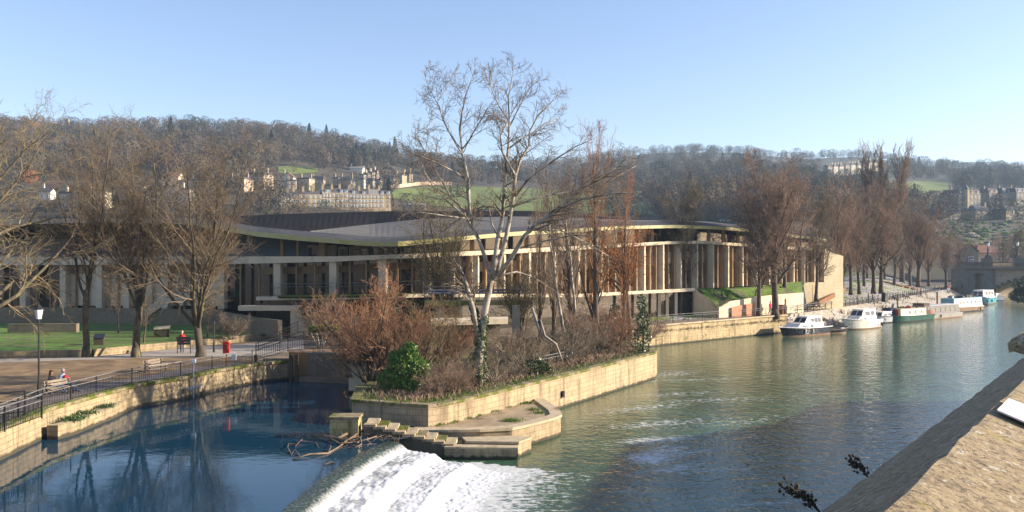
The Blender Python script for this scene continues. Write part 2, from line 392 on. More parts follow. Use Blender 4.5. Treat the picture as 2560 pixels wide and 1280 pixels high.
for _ in range(4200):
    px = R.uniform(-250, 2800); RY, zr = ridge(px)
    ytop = CY-(zr-CZ)/RY*F; py = ytop+(560-ytop)*R.random()**1.25
    if not wood_ok(px, py): continue
    p = onhill(px, py); h = R.choice((R.uniform(7, 10), R.uniform(9, 13), R.uniform(11, 17))); r = h*R.uniform(.33, .5)
    wts = [4, 4, 2.5, 1.8, 1.0] if px < 1400 else [3, 5, 3, 1.0, .4]
    if 880 < px < 1010 and py < 440: wts = [2, 2, 1, 5, 1]
    gn = mnz.noise(V((p.x*.012, p.y*.012, 3)))*2.2; wts = [max(.15, wq*(1+gn*s_)) for wq, s_ in zip(wts, (1, -1, .8, -1.2, .9))]
    k = R.choices(range(5), wts)[0]
    sty = 'conifer' if (k == 3 and R.random() < .35) else 'bare'
    if sty == 'conifer': r *= .6; h *= 1.1
    n = int(600*min(1.3, 700/p.y)*(h/13)+60)
    tri_all.append(crown_tris(n, h, r, NR, sty)+np.array([p.x, p.y, p.z-.5])); mi_all.append(np.full(n, k)); cnt += 1
# a skyline fringe of taller crowns
for i in range(260):
    px = -250+i*11.6+R.uniform(-6, 6); RY, zr = ridge(px); Y = RY-R.uniform(0, 30); X = (px-CX)/F*Y
    h = R.uniform(9, 15)*(1 if px < 1450 else .95); r = h*R.uniform(.36, .55); k = R.choices(range(5), [4, 4, 2, 1.5, .7])[0]
    tri_all.append(crown_tris(480, h, r, NR)+np.array([X, Y, hz(X, Y)-.5])); mi_all.append(np.full(480, k))
ta = np.concatenate(tri_all).reshape(-1, 3); mi = np.concatenate(mi_all)
o = link('woodland', np_mesh('woodland', ta, tri=np.arange(len(ta)).reshape(-1, 3), mats=WM, mi=mi))
tag(o, 'mass of bare winter woodland covering the hillsides', 'woodland', kind='stuff')
def crown_mesh(name, n, h, r, m, style='bare', trunk=True):
    t = crown_tris(n, h, r, NR, style).reshape(-1, 3); v = list(map(tuple, t)); f = np.arange(len(t)).reshape(-1, 3)
    if trunk:
        b = len(v); k = .02*h
        v += [(-k, -k, 0), (k, -k, 0), (0, k, 0), (0, 0, h*.75)]
        f = np.concatenate([f, [[b, b+1, b+3], [b+1, b+2, b+3], [b+2, b, b+3]]])
    return np_mesh(name, v, tri=f, mats=[m])
# single trees that stand out on the hills
def hilltree(px, py, hpx, wpx, m, label, style='bare', cat='tree', name='hillside_tree', group=None, n=420):
    p = onhill(px, py); h = hpx*p.y/F; r = wpx*p.y/F/2
    o = link(name, crown_mesh(name, n, h, r, m, style), None, (p.x, p.y, p.z-.3)); tag(o, label, cat, group); return o
COP = mat('copper_leaf', (.3, .1, .03), (.42, .16, .05), .3, .9)
YEL = mat('yellow_shrub_leaf', (.3, .2, .04), (.4, .27, .06), .3, .9)
GRN = mat('garden_evergreen_leaf', (.025, .045, .02), (.05, .075, .03), .3, .9)
hilltree(88, 334, 30, 34, COP, 'orange copper-leaved tree high on the left hillside below the skyline', name='copper_tree', n=800)
hilltree(72, 462, 40, 42, COP, 'rust orange tree low on the left hill beside the far-left houses', name='copper_tree', n=800)
hilltree(987, 372, 50, 22, MT['conifer'], 'dark conifer breaking the skyline left of the big bare island tree', 'conifer', name='conifer', n=700)
hilltree(845, 345, 30, 13, MT['conifer'], 'shorter dark conifer on the skyline, right one of the close pair', 'conifer', name='conifer')
hilltree(833, 343, 30, 12, MT['conifer'], 'dark conifer on the skyline, left one of the close pair', 'conifer', name='conifer')
hilltree(952, 420, 55, 16, MT['conifer'], 'tall narrow dark conifer on the slope above the stone villas', 'conifer', name='conifer')
hilltree(1140, 408, 20, 16, MT['conifer'], 'small dark conifer on the skyline between the two hills', 'conifer', name='conifer')
hilltree(2475, 450, 34, 22, MT['conifer'], 'dark blue-green conifer on the hillside above the right-hand houses', 'conifer', name='conifer')
# ---------------------------------------------------------------- houses on the hills
WL = {'tan': mat('bath_stone', (.3, .235, .145), (.38, .3, .19), .5, .9, c3=(.22, .17, .11), s3=.25),
      'cream': mat('cream_render', (.5, .43, .31), (.58, .5, .37), .5, .9),
      'dim': mat('dark_house_stone', (.2, .17, .13), (.27, .23, .17), .5, .9),  # darker and greyer than the tan wall
      'white': mat('white_render', (.66, .64, .6), (.72, .7, .66), .5, .9),
      'pink': mat('pinkish_stone', (.4, .29, .2), (.47, .35, .25), .5, .9)}
RF = {'slate': mat('slate_roof', (.055, .057, .065), (.085, .085, .095), 1.2, .7), 'red': mat('red_tile_roof', (.17, .085, .06), (.24, .12, .085), 1.2, .85),
      'brown': mat('brown_tile_roof', (.11, .075, .06), (.16, .11, .085), 1.2, .85), 'grey': mat('grey_tile_roof', (.17, .165, .16), (.22, .21, .2), 1.2, .85)}
winmesh = {}
def win_mesh(w, h):
    k = (round(w, 1), round(h, 1))
    if k not in winmesh:
        w, h = k; b = MB()
        b.box((0, -.04, 0), (w, .1, h), m=0); b.box((0, -.1, h*.24), (w-.24, .06, h*.42), m=1); b.box((0, -.1, -h*.24), (w-.24, .06, h*.42), m=1)
        b.box((0, -.12, -h*.5-.06), (w+.2, .24, .12), m=2)
        winmesh[k] = b.mesh('window', [MT['white'], MT['glassw'], WL['tan']])
    return winmesh[k]
def house(x0, x1, yb, ye, yr, wall, roof, nx, ny, label, style='gable', yaw=0., dfac=.95, chim=1, dorm=0, wsz=(1.0, 1.7), name='stone_house', group=None, cat='house', Y=None, pos=None, below=4, side=2, wmul=1.):
    xc = (x0+x1)/2
    if pos is None: p = onhill(xc, yb)
    elif isinstance(pos, float): p = gx(xc, pos, zat(yb, pos))
    else: p = pos
    Y = p.y; w = (x1-x0)*Y/F*wmul; hw = (yb-ye)*Y/F; hr = max(.3, (ye-yr)*Y/F); d = w*dfac if w < 14 else 11
    t = thing(name, label, cat, p, yaw, group)
    b = MB(); b.prism([(-w/2, 0), (w/2, 0), (w/2, d), (-w/2, d)], -below, hw)
    ins = .0
    if style == 'gable':       # ridge along x
        b.add([(-w/2, 0, hw), (-w/2, d, hw), (-w/2, d/2, hw+hr)], [(0, 2, 1)]); b.add([(w/2, 0, hw), (w/2, d, hw), (w/2, d/2, hw+hr)], [(0, 1, 2)])
    if style == 'front':       # gable facing the viewer
        b.add([(-w/2, 0, hw), (w/2, 0, hw), (0, 0, hw+hr)], [(0, 1, 2)]); b.add([(-w/2, d, hw), (w/2, d, hw), (0, d, hw+hr)], [(0, 2, 1)])
    b.box((0, -.06, hw-.25), (w+.1, .16, .3)); 
    b.build('wall', wall, t)
    r = MB(); e = .35; T = .18
    def slab(q):
        q = [V(a) for a in q]; nn = (q[1]-q[0]).cross(q[-1]-q[0]).normalized()*T
        r.add(q+[a+nn for a in q], [tuple(range(len(q)))[::-1], tuple(range(len(q), 2*len(q)))]+[(i, (i+1) % len(q), len(q)+(i+1) % len(q), len(q)+i) for i in range(len(q))])
    z = hw+.02
    if style == 'gable':
        slab([(-w/2-e, -e, z), (w/2+e, -e, z), (w/2+e, d/2, z+hr), (-w/2-e, d/2, z+hr)]); slab([(w/2+e, d+e, z), (-w/2-e, d+e, z), (-w/2-e, d/2, z+hr), (w/2+e, d/2, z+hr)])
    elif style == 'front':
        slab([(-w/2-e, d+e, z), (-w/2-e, -e, z), (0, -e, z+hr), (0, d+e, z+hr)]); slab([(w/2+e, -e, z), (w/2+e, d+e, z), (0, d+e, z+hr), (0, -e, z+hr)])
    elif style == 'hip':
        k = min(w*.3, d*.45)
        slab([(-w/2-e, -e, z), (w/2+e, -e, z), (w/2-k, d/2, z+hr), (-w/2+k, d/2, z+hr)]); slab([(w/2+e, d+e, z), (-w/2-e, d+e, z), (-w/2+k, d/2, z+hr), (w/2-k, d/2, z+hr)])
        slab([(w/2+e, -e, z), (w/2+e, d+e, z), (w/2-k, d/2, z+hr)]); slab([(-w/2-e, d+e, z), (-w/2-e, -e, z), (-w/2+k, d/2, z+hr)])
    elif style == 'mansard':
        i = .9
        r.add([(-w/2, .1, z), (w/2, .1, z), (w/2, d, z), (-w/2, d, z), (-w/2, i, z+hr), (w/2, i, z+hr), (w/2, d-i, z+hr), (-w/2, d-i, z+hr)],
              [(0, 1, 5, 4), (1, 2, 6, 5), (2, 3, 7, 6), (3, 0, 4, 7), (4, 5, 6, 7)])
    else:                       # flat with a parapet
        r.box((0, d/2, z+hr/2), (w+.3, d+.3, hr))
    ro = r.build('roof', roof, t)
    for k in range(chim):
        cxp = (-w/2+.6) if k == 0 else (w/2-.6) if k == 1 else 0
        c = MB(); c.box((0, 0, .9), (.9, .7, 2.4+hr*.5)); c.box((0, 0, 2.1+hr*.25), (1.05, .85, .2))
        for q in (-.25, .25): c.tube([(q, 0, 2.2+hr*.25), (q, 0, 2.75+hr*.25)], .12, 5)
        c.build('chimney', wall, ro, loc=(cxp, d/2, hw+hr*.6))
    ww, wh = wsz
    for j in range(ny):
        zc = hw*(j+.5)/ny
        for i in range(nx):
            link('window', win_mesh(min(ww, w/nx*.62), min(wh, hw/ny*.6)), t, (-w/2+w*(i+.5)/nx, 0, zc))
        for i in range(side): link('window', win_mesh(.9, min(wh, hw/ny*.55)), t, (w/2, d*(i+.5)/side, zc), math.pi/2)
    for k in range(dorm):
        dm = MB(); dm.box((0, .6, .6), (1.3, 1.2, 1.2)); dm.box((0, .5, 1.28), (1.55, 1.5, .14), m=1); dm.box((0, -.03, .6), (1., .06, .9), m=2)
        dm.build('dormer', [MT['white'], roof, MT['glassw']], ro, loc=(-w/2+w*(k+.5)/dorm, .15 if style == 'mansard' else .9, hw+hr*.12))
    return t
g = 'terraced houses in the long row above the dark roof'
row = [(700, 716, 522, 492, 482, 'dim', 'slate', 2, 2, 0), (716, 732, 522, 492, 482, 'dim', 'slate', 2, 2, 0), (732, 756, 522, 486, 479, 'tan', 'slate', 2, 3, 0), (756, 780, 522, 486, 479, 'tan', 'slate', 2, 3, 0), (780, 805, 522, 486, 479, 'tan', 'slate', 2, 3, 0),
       (805, 828, 521, 482, 473, 'tan', 'grey', 3, 3, 1), (828, 848, 521, 482, 473, 'tan', 'slate', 2, 3, 0), (848, 871, 521, 482, 472, 'tan', 'slate', 2, 3, 2), (871, 897, 520, 484, 475, 'dim', 'slate', 3, 3, 1),
       (897, 922, 520, 486, 476, 'tan', 'slate', 3, 3, 1), (922, 948, 519, 486, 473, 'tan', 'grey', 3, 3, 0), (948, 978, 519, 486, 476, 'tan', 'slate', 2, 3, 2)]
lb = ['two-storey grey stone terraced house at the far left end of the long row', 'grey stone terraced house second from the left end of the long row', 'three-storey tan terraced house, left one of the low-roofed trio', 'three-storey tan terraced house in the middle of the low-roofed trio', 'three-storey tan terraced house, right one of the low-roofed trio',
      'taller terraced house with grey roof next right of the low-roofed trio', 'narrow terraced house with plain slate roof in the middle of the row', 'terraced house with two wide dormers in the middle of the row', 'dim-fronted terraced house with a single dormer in the row', 'terraced house fourth from the right end with a single dormer', 'terraced house with plain grey roof, second from the right end of the row', 'terraced house at the right end of the long row beside the meadow']
lb[9] = 'terraced house third from the right end of the row with one dormer'
YR = solve(840, 522)
for k_, (a, l) in enumerate(zip(row, lb)): house(*a[:5], WL[a[5]], RF[a[6]], a[7], a[8], l, 'mansard', .42, pos=float(YR*(1+((a[0]+a[1])/2-840)/F*math.tan(.42))-(.15 if k_ % 2 else 0)), wmul=1/math.cos(.42)/(1-((a[0]+a[1])/2-1280)/F*math.tan(.42)), dorm=a[9], chim=1, wsz=(1.1, 1.9), name='terraced_house', group=g, side=1)
g = 'stone villas on the left hillside'
vil = [(704, 733, 455, 443, 431, 'cream', 'red', 3, 2, 'front', 'gabled villa with a reddish roof just below the small green field', 0, 1),
       (694, 719, 470, 454, 452, 'cream', 'slate', 3, 1, 'flat', 'low cream house at the left edge of the villa cluster', 0, 0),
       (717, 739, 473, 452, 449, 'pink', 'slate', 2, 2, 'flat', 'pinkish flat-topped villa beside the low cream house', .15, 1),
       (741, 774, 474, 447, 444, 'tan', 'slate', 3, 2, 'flat', 'broad square tan villa with a sunlit right side', -.25, 2),
       (776, 808, 461, 449, 440, 'tan', 'slate', 3, 1, 'mansard', 'villa with dark mansard roof and white dormers', 0, 1),
       (832, 846, 465, 446, 443, 'tan', 'slate', 1, 2, 'flat', 'narrow tan tower-like house left of the grey hipped villa', -.2, 1),
       (842, 876, 471, 450, 440, 'dim', 'slate', 3, 2, 'hip', 'grey hipped-roof villa with a bright right flank', -.3, 2),
       (874, 907, 428, 421, 414, 'white', 'grey', 5, 1, 'gable', 'long white house with a grey roof high among the trees', 0, 1),
       (897, 910, 470, 449, 446, 'cream', 'slate', 1, 2, 'flat', 'small cream house under the stepped sunlit row', -.2, 0),
       (912, 932, 469, 450, 444, 'dim', 'slate', 2, 2, 'hip', 'grey house with a small hip roof below the stepped row', -.2, 1),
       (934, 951, 469, 450, 447, 'tan', 'slate', 2, 2, 'flat', 'square tan house right of the small-hipped grey house', -.3, 1),
       (954, 984, 462, 446, 436, 'dim', 'slate', 2, 2, 'hip', 'bluish grey hip-roofed house left of the tall sunlit villa', -.3, 1),
       (982, 1007, 463, 438, 433, 'tan', 'slate', 3, 3, 'hip', 'tall sunlit tan villa above the meadow wall', -.4, 2),
       (1004, 1024, 452, 434, 429, 'tan', 'slate', 2, 2, 'hip', 'tan villa behind and right of the tall sunlit villa', -.4, 2),
       (858, 868, 410, 403, 396, 'cream', 'brown', 1, 1, 'front', 'tiny yellow gabled house alone in the trees above the white house', 0, 0)]
for a in vil: house(*a[:5], WL[a[5]], RF[a[6]], a[7], a[8], a[10], a[9], a[11], chim=a[12], name='stone_villa', group=g, cat='villa')
g = 'stepped houses of the sunlit row'
for k, l in enumerate(['lowest', 'second lowest', 'second highest', 'highest, red-topped']):
    house(898+k*11, 910+k*11, 453-k*1, 438-k*3, 435-k*3, WL['cream'], RF['red' if k == 3 else 'slate'], 2, 2, '%s house of the stepped sunlit row under the white house' % l, 'flat', -.45, chim=1, name='stepped_house', group=g, side=2)
g = 'town houses behind the left trees'
twn = [(395, 442, 508, 468, 462, 'cream', 'slate', 3, 3, 'flat', 'pale tall house block between the second and third bank trees', 0, 1), (408, 446, 450, 442, 429, 'cream', 'red', 3, 1, 'gable', 'red-roofed gabled house above the pale tall block', 0, 1),
       (470, 520, 478, 452, 446, 'cream', 'grey', 5, 2, 'flat', 'long pale block left behind the third bank tree', 0, 1), (522, 560, 478, 452, 446, 'pink', 'grey', 4, 2, 'flat', 'pale pinkish block right behind the third bank tree', 0, 1),
       (562, 612, 480, 448, 443, 'pink', 'slate', 4, 3, 'flat', 'pink-lit stone block right of the third bank tree crown', -.2, 2), (616, 662, 476, 436, 431, 'pink', 'slate', 4, 3, 'flat', 'tall pinkish stone block left of the villa cluster', -.3, 2),
       (150, 206, 524, 484, 479, 'cream', 'slate', 3, 2, 'flat', 'pale house with dark windows behind the first slender tree', 0, 1), (210, 262, 526, 478, 472, 'cream', 'slate', 2, 2, 'flat', 'pale arched-window house between the two left trees', 0, 1),
       (300, 352, 500, 470, 462, 'pink', 'brown', 3, 2, 'gable', 'brown-roofed house hidden behind the second bank tree', 0, 1), (98, 126, 500, 480, 470, 'white', 'slate', 2, 1, 'gable', 'small white house with slate roof at the far left', 0, 1),
       (446, 474, 514, 474, 470, 'cream', 'slate', 2, 3, 'flat', 'narrow cream house next to the pale tall block', -.2, 1), (640, 676, 522, 502, 490, 'dim', 'red', 2, 1, 'gable', 'red-roofed low house left of the long terrace', 0, 1), (676, 699, 524, 502, 494, 'dim', 'slate', 2, 1, 'gable', 'low slate-roofed house adjoining the left end of the terrace', 0, 1)]
for a in twn: house(*a[:5], WL[a[5]], RF[a[6]], a[7], a[8], a[10], a[9], a[11], chim=a[12], name='town_house', group=g, side=2)
house(362, 420, 354, 341, 336, WL['dim'], RF['slate'], 6, 1, 'dark flat-roofed building high in the woods above the second tree', 'flat', 0, chim=0, name='hilltop_building', cat='building')
house(503, 542, 353, 347, 345, WL['white'], RF['grey'], 6, 1, 'low white building high in the woods above the third tree', 'flat', 0, chim=0, name='hilltop_building', cat='building')
house(263, 286, 362, 354, 350, WL['white'], RF['slate'], 2, 1, 'small white building in the woods left of the dark flat-roofed one', 'gable', 0, chim=0, name='hilltop_building', cat='building')
house(140, 188, 330, 322, 320, WL['dim'], RF['slate'], 3, 1, 'dark stone lodge with a chimney tower on the left skyline gap', 'flat', 0, chim=1, name='hilltop_building', cat='building')
p = onhill(168, 326); MB().box((0, 0, 5), (3.6, 3.6, 12), taper=.9).build('stone_tower', WL['cream'], None, loc=p); tag(bpy.data.objects['stone_tower'], 'small pale chimney-like tower in the skyline gap on the left', 'tower')
g = 'right hillside houses'
rgt = [(2352, 2392, 528, 510, 496, 'tan', 'slate', 3, 2, 'hip', 'hip-roofed house with sunlit gable end left of the turret house', -.3, 1, 0), (2386, 2462, 532, 484, 474, 'dim', 'brown', 6, 3, 'mansard', 'large stone house with pointed turret and white dormers', 0, 2, 4),
       (2468, 2502, 518, 482, 472, 'dim', 'brown', 3, 2, 'mansard', 'brown-roofed bay house right of the turret house', 0, 1, 2), (2504, 2532, 516, 482, 470, 'dim', 'slate', 3, 2, 'mansard', 'slate-topped bay house with two dormers near the right edge', 0, 1, 2), (2536, 2572, 516, 480, 470, 'dim', 'slate', 3, 2, 'mansard', 'bay house cut by the right edge, upper row', 0, 1, 2),
       (2350, 2410, 549, 527, 512, 'tan', 'slate', 4, 2, 'hip', 'hip-roofed pair with a bright right chimney in the lower row, leftmost', 0, 2, 0), (2430, 2496, 549, 526, 513, 'tan', 'slate', 4, 2, 'hip', 'hip-roofed pair with skylights in the middle of the lower row', 0, 2, 0), (2506, 2572, 549, 526, 513, 'tan', 'slate', 4, 2, 'hip', 'hip-roofed pair at the right edge of the lower row', 0, 2, 0),
       (2318, 2350, 512, 500, 490, 'dim', 'brown', 3, 1, 'gable', 'brown-roofed low house at the left end of the right hillside', 0, 1, 0), (2320, 2345, 546, 536, 532, 'white', 'grey', 2, 1, 'flat', 'small white flat-topped house left of the lower row', 0, 0, 0)]
for a in rgt: house(*a[:5], WL[a[5]], RF[a[6]], a[7], a[8], a[10], a[9], .38 if a[11] == 0 else a[11], chim=a[12], dorm=a[13], wsz=(1.1, 1.7), name='hillside_house', group=g, side=1)
tur = [o for o in bpy.data.objects if o.get('label', '').startswith('large stone house')][0]
p = onhill(2411, 532); sc_ = p.y/F
b = MB(); b.tube([(0, 0, -2), (0, 0, 58*sc_)], 9*sc_, 8, m=0); b.tube([(0, 0, 58*sc_), (0, 0, 58*sc_+.01), (0, 0, 72*sc_)], [9*sc_, 10.5*sc_, .05], 8, m=1)
b.build('turret', [WL['tan'], RF['slate']], tur, loc=(p.x-tur.location.x, 0, 0))
g = 'terrace houses on the far right hill'
for k in range(9):
    x0 = 2068+k*14.6; y = 440-k*1.2
    house(x0, x0+14.6, y, y-24+(k % 3)*1.5-(k > 5)*3, y-27-(k > 5)*4, WL['dim' if k % 3 == 0 else 'cream'], RF['slate'], 2, 2, 'house number-%s-from-left of the pale terrace high on the far right hill' % ['one', 'two', 'three', 'four', 'five', 'six', 'seven', 'eight', 'nine'][k], 'flat', .5, dfac=1, chim=2, name='terrace_house', group=g, side=2)
ORD = ['leftmost', 'second', 'third', 'fourth', 'middle', 'sixth', 'seventh', 'eighth', 'rightmost']
for k, o in enumerate([o for o in bpy.data.objects if o.name.startswith('terrace_house')]): o['label'] = '%s house of the pale terrace high on the far right hill' % ORD[k]
# the wall along the top of the meadow
pt = [onhill(x, y) for x, y in ((975, 472), (1010, 468), (1050, 463), (1090, 462), (1130, 463))]
b = MB(); b.ribbon([q-V((0, 0, 1)) for q in pt], [q+V((0, 0, 2.2)) for q in pt]); b.ribbon([q+V((0, .5, 2.2)) for q in pt], [q+V((0, .5, -1)) for q in pt])
for i in range(len(pt)-1): b.quad(pt[i]+V((0, 0, 2.2)), pt[i+1]+V((0, 0, 2.2)), pt[i+1]+V((0, .5, 2.2)), pt[i]+V((0, .5, 2.2)))
tag(b.build('field_wall', WL['pink']), 'long pinkish stone wall along the top of the green meadow', 'wall')
# long low shed right of the terrace
house(1000, 1062, 520, 513, 508, WL['dim'], RF['grey'], 5, 1, 'long low grey shed below the meadow right of the terrace', 'gable', 0, dfac=.4, chim=0, name='long_shed', cat='shed')
# white caravans seen through the trees
for k, x in enumerate((1802, 1811, 1821)):
    house(x, x+8, 553, 548, 546, WL['white'], RF['grey'], 2, 1, '%s of three tiny white huts at the foot of the far wood' % ['left one', 'middle one', 'right one'][k], 'gable', .2, chim=0, name='white_hut', cat='hut', group='white huts at the foot of the wood', side=0)
# garden trees among the houses
small = [crown_mesh('crown', 420, 8, 3.4, WM[k], trunk=False) for k in (0, 1, 4)]+[crown_mesh('foliage', 420, 5, 2.8, GRN, trunk=False), crown_mesh('crown', 420, 8, 3.2, WM[2], trunk=False)]
trk = MB().tube([(0, 0, -.5), (0, 0, 2.5), (.1, 0, 5)], [.22, .16, .04], 6).mesh('trunk', MT['bark_brown']); trs = MB().tube([(0, 0, -.5), (0, 0, 1.5), (0, .05, 3)], [.2, .14, .04], 6).mesh('stem', MT['bark_brown'])
gt = [(655, 470, 1, 'pinkish bare tree left of the villa cluster'), (688, 462, 2, 'reddish bare tree beside the gabled villa'), (735, 432, 0, 'bare tree in front of the small green field'), (752, 486, 0, 'bare tree directly above the left trio of the terrace'), (770, 484, 3, 'dark evergreen shrub above the terrace, left'), (790, 478, 3, 'large dark evergreen between square villa and terrace'), (815, 468, 0, 'bare tree right of the mansard villa'),
      (822, 480, 3, 'dark shrub above the middle of the terrace'), (860, 478, 0, 'bare tree in front of the grey hipped villa'), (884, 470, 1, 'grey bare tree left of the small cream house'), (930, 478, 3, 'round dark shrub in front of the square tan house'), (955, 476, 3, 'round dark shrub near the right end of the terrace'), (985, 472, 3, 'dark shrub below the tall sunlit villa'), (1030, 460, 1, 'bare tree at the left end of the meadow wall'), (948, 428, 2, 'pinkish bare tree above the stepped row'),
      (1005, 512, 0, 'brown bare tree below the meadow near the long shed'), (1040, 507, 3, 'dark hedge bush at the lower edge of the meadow'), (690, 492, 0, 'bare tree left of the trio of terraced houses'), (730, 526, 4, 'straw-coloured bush in front of the trio'), (760, 528, 4, 'brown hedge below the trio of terraced houses'), (810, 527, 3, 'green bush below the grey-roofed terraced house'), (850, 526, 4, 'straw-coloured hedge below the middle of the terrace'), (880, 525, 2, 'russet hedge below the dim-fronted house'), (915, 525, 4, 'pale hedge below the right half of the terrace'), (1065, 522, 0, 'brown bush right of the long shed'),
      (2330, 522, 1, 'bare tree left of the hip-roofed house'), (2345, 535, 3, 'dark shrub below the hip-roofed house'), (2395, 536, 3, 'dark narrow evergreen beside the turret house'), (2455, 538, 2, 'pinkish bare tree right of the turret house'), (2470, 545, 3, 'dark round shrub above the middle pair'), (2500, 532, 1, 'bare tree above the right pair'), (2540, 530, 3, 'dark shrub near the right edge'), (2418, 556, 3, 'dark shrub between the two hip-roofed pairs'), (2445, 562, 1, 'pale bare tree below the middle pair'), (2520, 560, 3, 'dark hedge below the right pair'), (2350, 575, 2, 'pink bare tree below the leftmost pair'), (2385, 585, 2, 'pinkish bare tree above the bridge house'), (2420, 585, 1, 'pale bare tree among the garden plots'), (2452, 590, 3, 'dark cone-shaped shrub among the garden plots'), (2395, 608, 4, 'straw-coloured bush above the bridge house roof')]
for x, y, k, l in gt:
    p = onhill(x, y); s = R.uniform(.75, 1.25); o = link(['garden_tree', 'garden_tree', 'garden_tree', 'evergreen_shrub', 'garden_tree'][k], trs if k == 3 else trk, None, (p.x, p.y, p.z-.2), R.random()*6); link('foliage' if k == 3 else 'crown', small[k], o)
    o.scale = (s, s, s*R.uniform(.85, 1.15)); tag(o, l, 'tree' if k != 3 else 'shrub', 'garden trees and shrubs among the houses')
hilltree(2419, 525, 14, 16, YEL, 'round yellow shrub below the turret house', name='yellow_shrub', cat='shrub')
hilltree(2445, 622, 22, 26, YEL, 'golden bush right above the bridge house roof', name='yellow_shrub', cat='shrub')
tri_h = []
for _ in range(420):
    px = R.uniform(560, 1110); p = onhill(px, R.uniform(525, 548)); h = R.uniform(2, 4.2); tri_h.append(crown_tris(60, h, h*.6, NR)+np.array([p.x, p.y, p.z-.2]))
th_ = np.concatenate(tri_h).reshape(-1, 3)
tag(link('garden_hedge', np_mesh('garden_hedge', th_, tri=np.arange(len(th_)).reshape(-1, 3), mats=WM, mi=NR.integers(0, 5, len(th_)//3))), 'tangle of brown garden hedges below the long terrace', 'hedge', kind='stuff')
# garden plots: hedged strips on the lower right slope
b = MB()
for i in range(260):
    p = onhill(R.uniform(2330, 2600), R.uniform(556, 626)); k = R.choices([0, 1, 2], [4, 4, 1])[0]
    b.sphere((p.x, p.y, p.z+.3), (R.uniform(.4, 2.2), R.uniform(.4, 1.2), R.uniform(.3, .9)), 6, 4, m=k)
tag(b.build('allotment_greenery', [MT['tuft'], GRN, MT['paving']]), 'patchwork of garden plots on the lower right slope', 'allotment', kind='stuff')
# ---------------------------------------------------------------- water
def water_mat(name, base, b1, b2, rough, foam=False, stretch=(1, 1, 1)):
    m, nt, bs = new_mat(name); v = coords(nt, stretch)
    n1 = noise(nt, v, b1[0], 4, .55); n2 = noise(nt, v, b2[0], 3, .5)
    bs.inputs['Base Color'].default_value = rgba(base); bs.inputs['Roughness'].default_value = rough; bs.inputs['IOR'].default_value = 1.33
    ad = N(nt, 'ShaderNodeMath', operation='MULTIPLY_ADD'); nt.links.new(n1, ad.inputs[0]); ad.inputs[1].default_value = b1[1]
    mu = N(nt, 'ShaderNodeMath', operation='MULTIPLY'); nt.links.new(n2, mu.inputs[0]); mu.inputs[1].default_value = b2[1]; nt.links.new(mu.outputs[0], ad.inputs[2])
    bump(nt, bs, ad.outputs[0], 1, 1)
    if foam:
        at_ = N(nt, 'ShaderNodeAttribute', attribute_name='foam')
        f0 = noise(nt, coords(nt, (.8, 1.5, 1)), 2.4, 10, .75); f1_ = N(nt, 'ShaderNodeMath', operation='MULTIPLY_ADD'); nt.links.new(f0, f1_.inputs[0]); f1_.inputs[1].default_value = 1.6; f1_.inputs[2].default_value = -.3; f1 = f1_.outputs[0]
        s = N(nt, 'ShaderNodeMath', operation='ADD'); nt.links.new(f1, s.inputs[0]); nt.links.new(at_.outputs['Fac'], s.inputs[1])
        fr = ramp(nt, s.outputs[0], [(.86, 0.), (1.02, .85)])
        nv = noise(nt, v, .25, 4)
        basec = ramp(nt, nv, [(.35, tuple(x*.75 for x in base)), (.65, tuple(x*1.3 for x in base))]).outputs[0]
        o = mix(nt, fr.outputs[0], basec, (.62, .63, .62)); nt.links.new(o, bs.inputs['Base Color'])
        rr = ramp(nt, fr.outputs[0], [(0, rough), (1, .8)]); nt.links.new(rr.outputs[0], bs.inputs['Roughness'])
    return m
MT['pool'] = water_mat('still_pool_water', (.007, .038, .07), (.8, .0045), (3., .0012), .015, stretch=(1, 1.6, 1))  # base tinted blue to stand in for stronger sky reflection
MT['river'] = water_mat('rippled_river_water', (.036, .08, .046), (1.0, .075), (3.2, .03), .06, True, (1, 1, 1))
gxs = np.concatenate([np.arange(-14, 30, .4), np.arange(30, 80, 1.2), np.arange(80, 420, 8)])
gys = np.concatenate([np.arange(4, 75, .4), np.arange(75, 130, 1), np.arange(130, 420, 6)])
GX, GY = np.meshgrid(gxs, gys, indexing='ij')
nx_, ny_ = GX.shape
vs = np.stack([GX.ravel(), GY.ravel(), np.zeros(GX.size)], 1)
ii = np.arange(nx_*ny_).reshape(nx_, ny_)
qd = np.stack([ii[:-1, :-1].ravel(), ii[1:, :-1].ravel(), ii[1:, 1:].ravel(), ii[:-1, 1:].ravel()], 1)
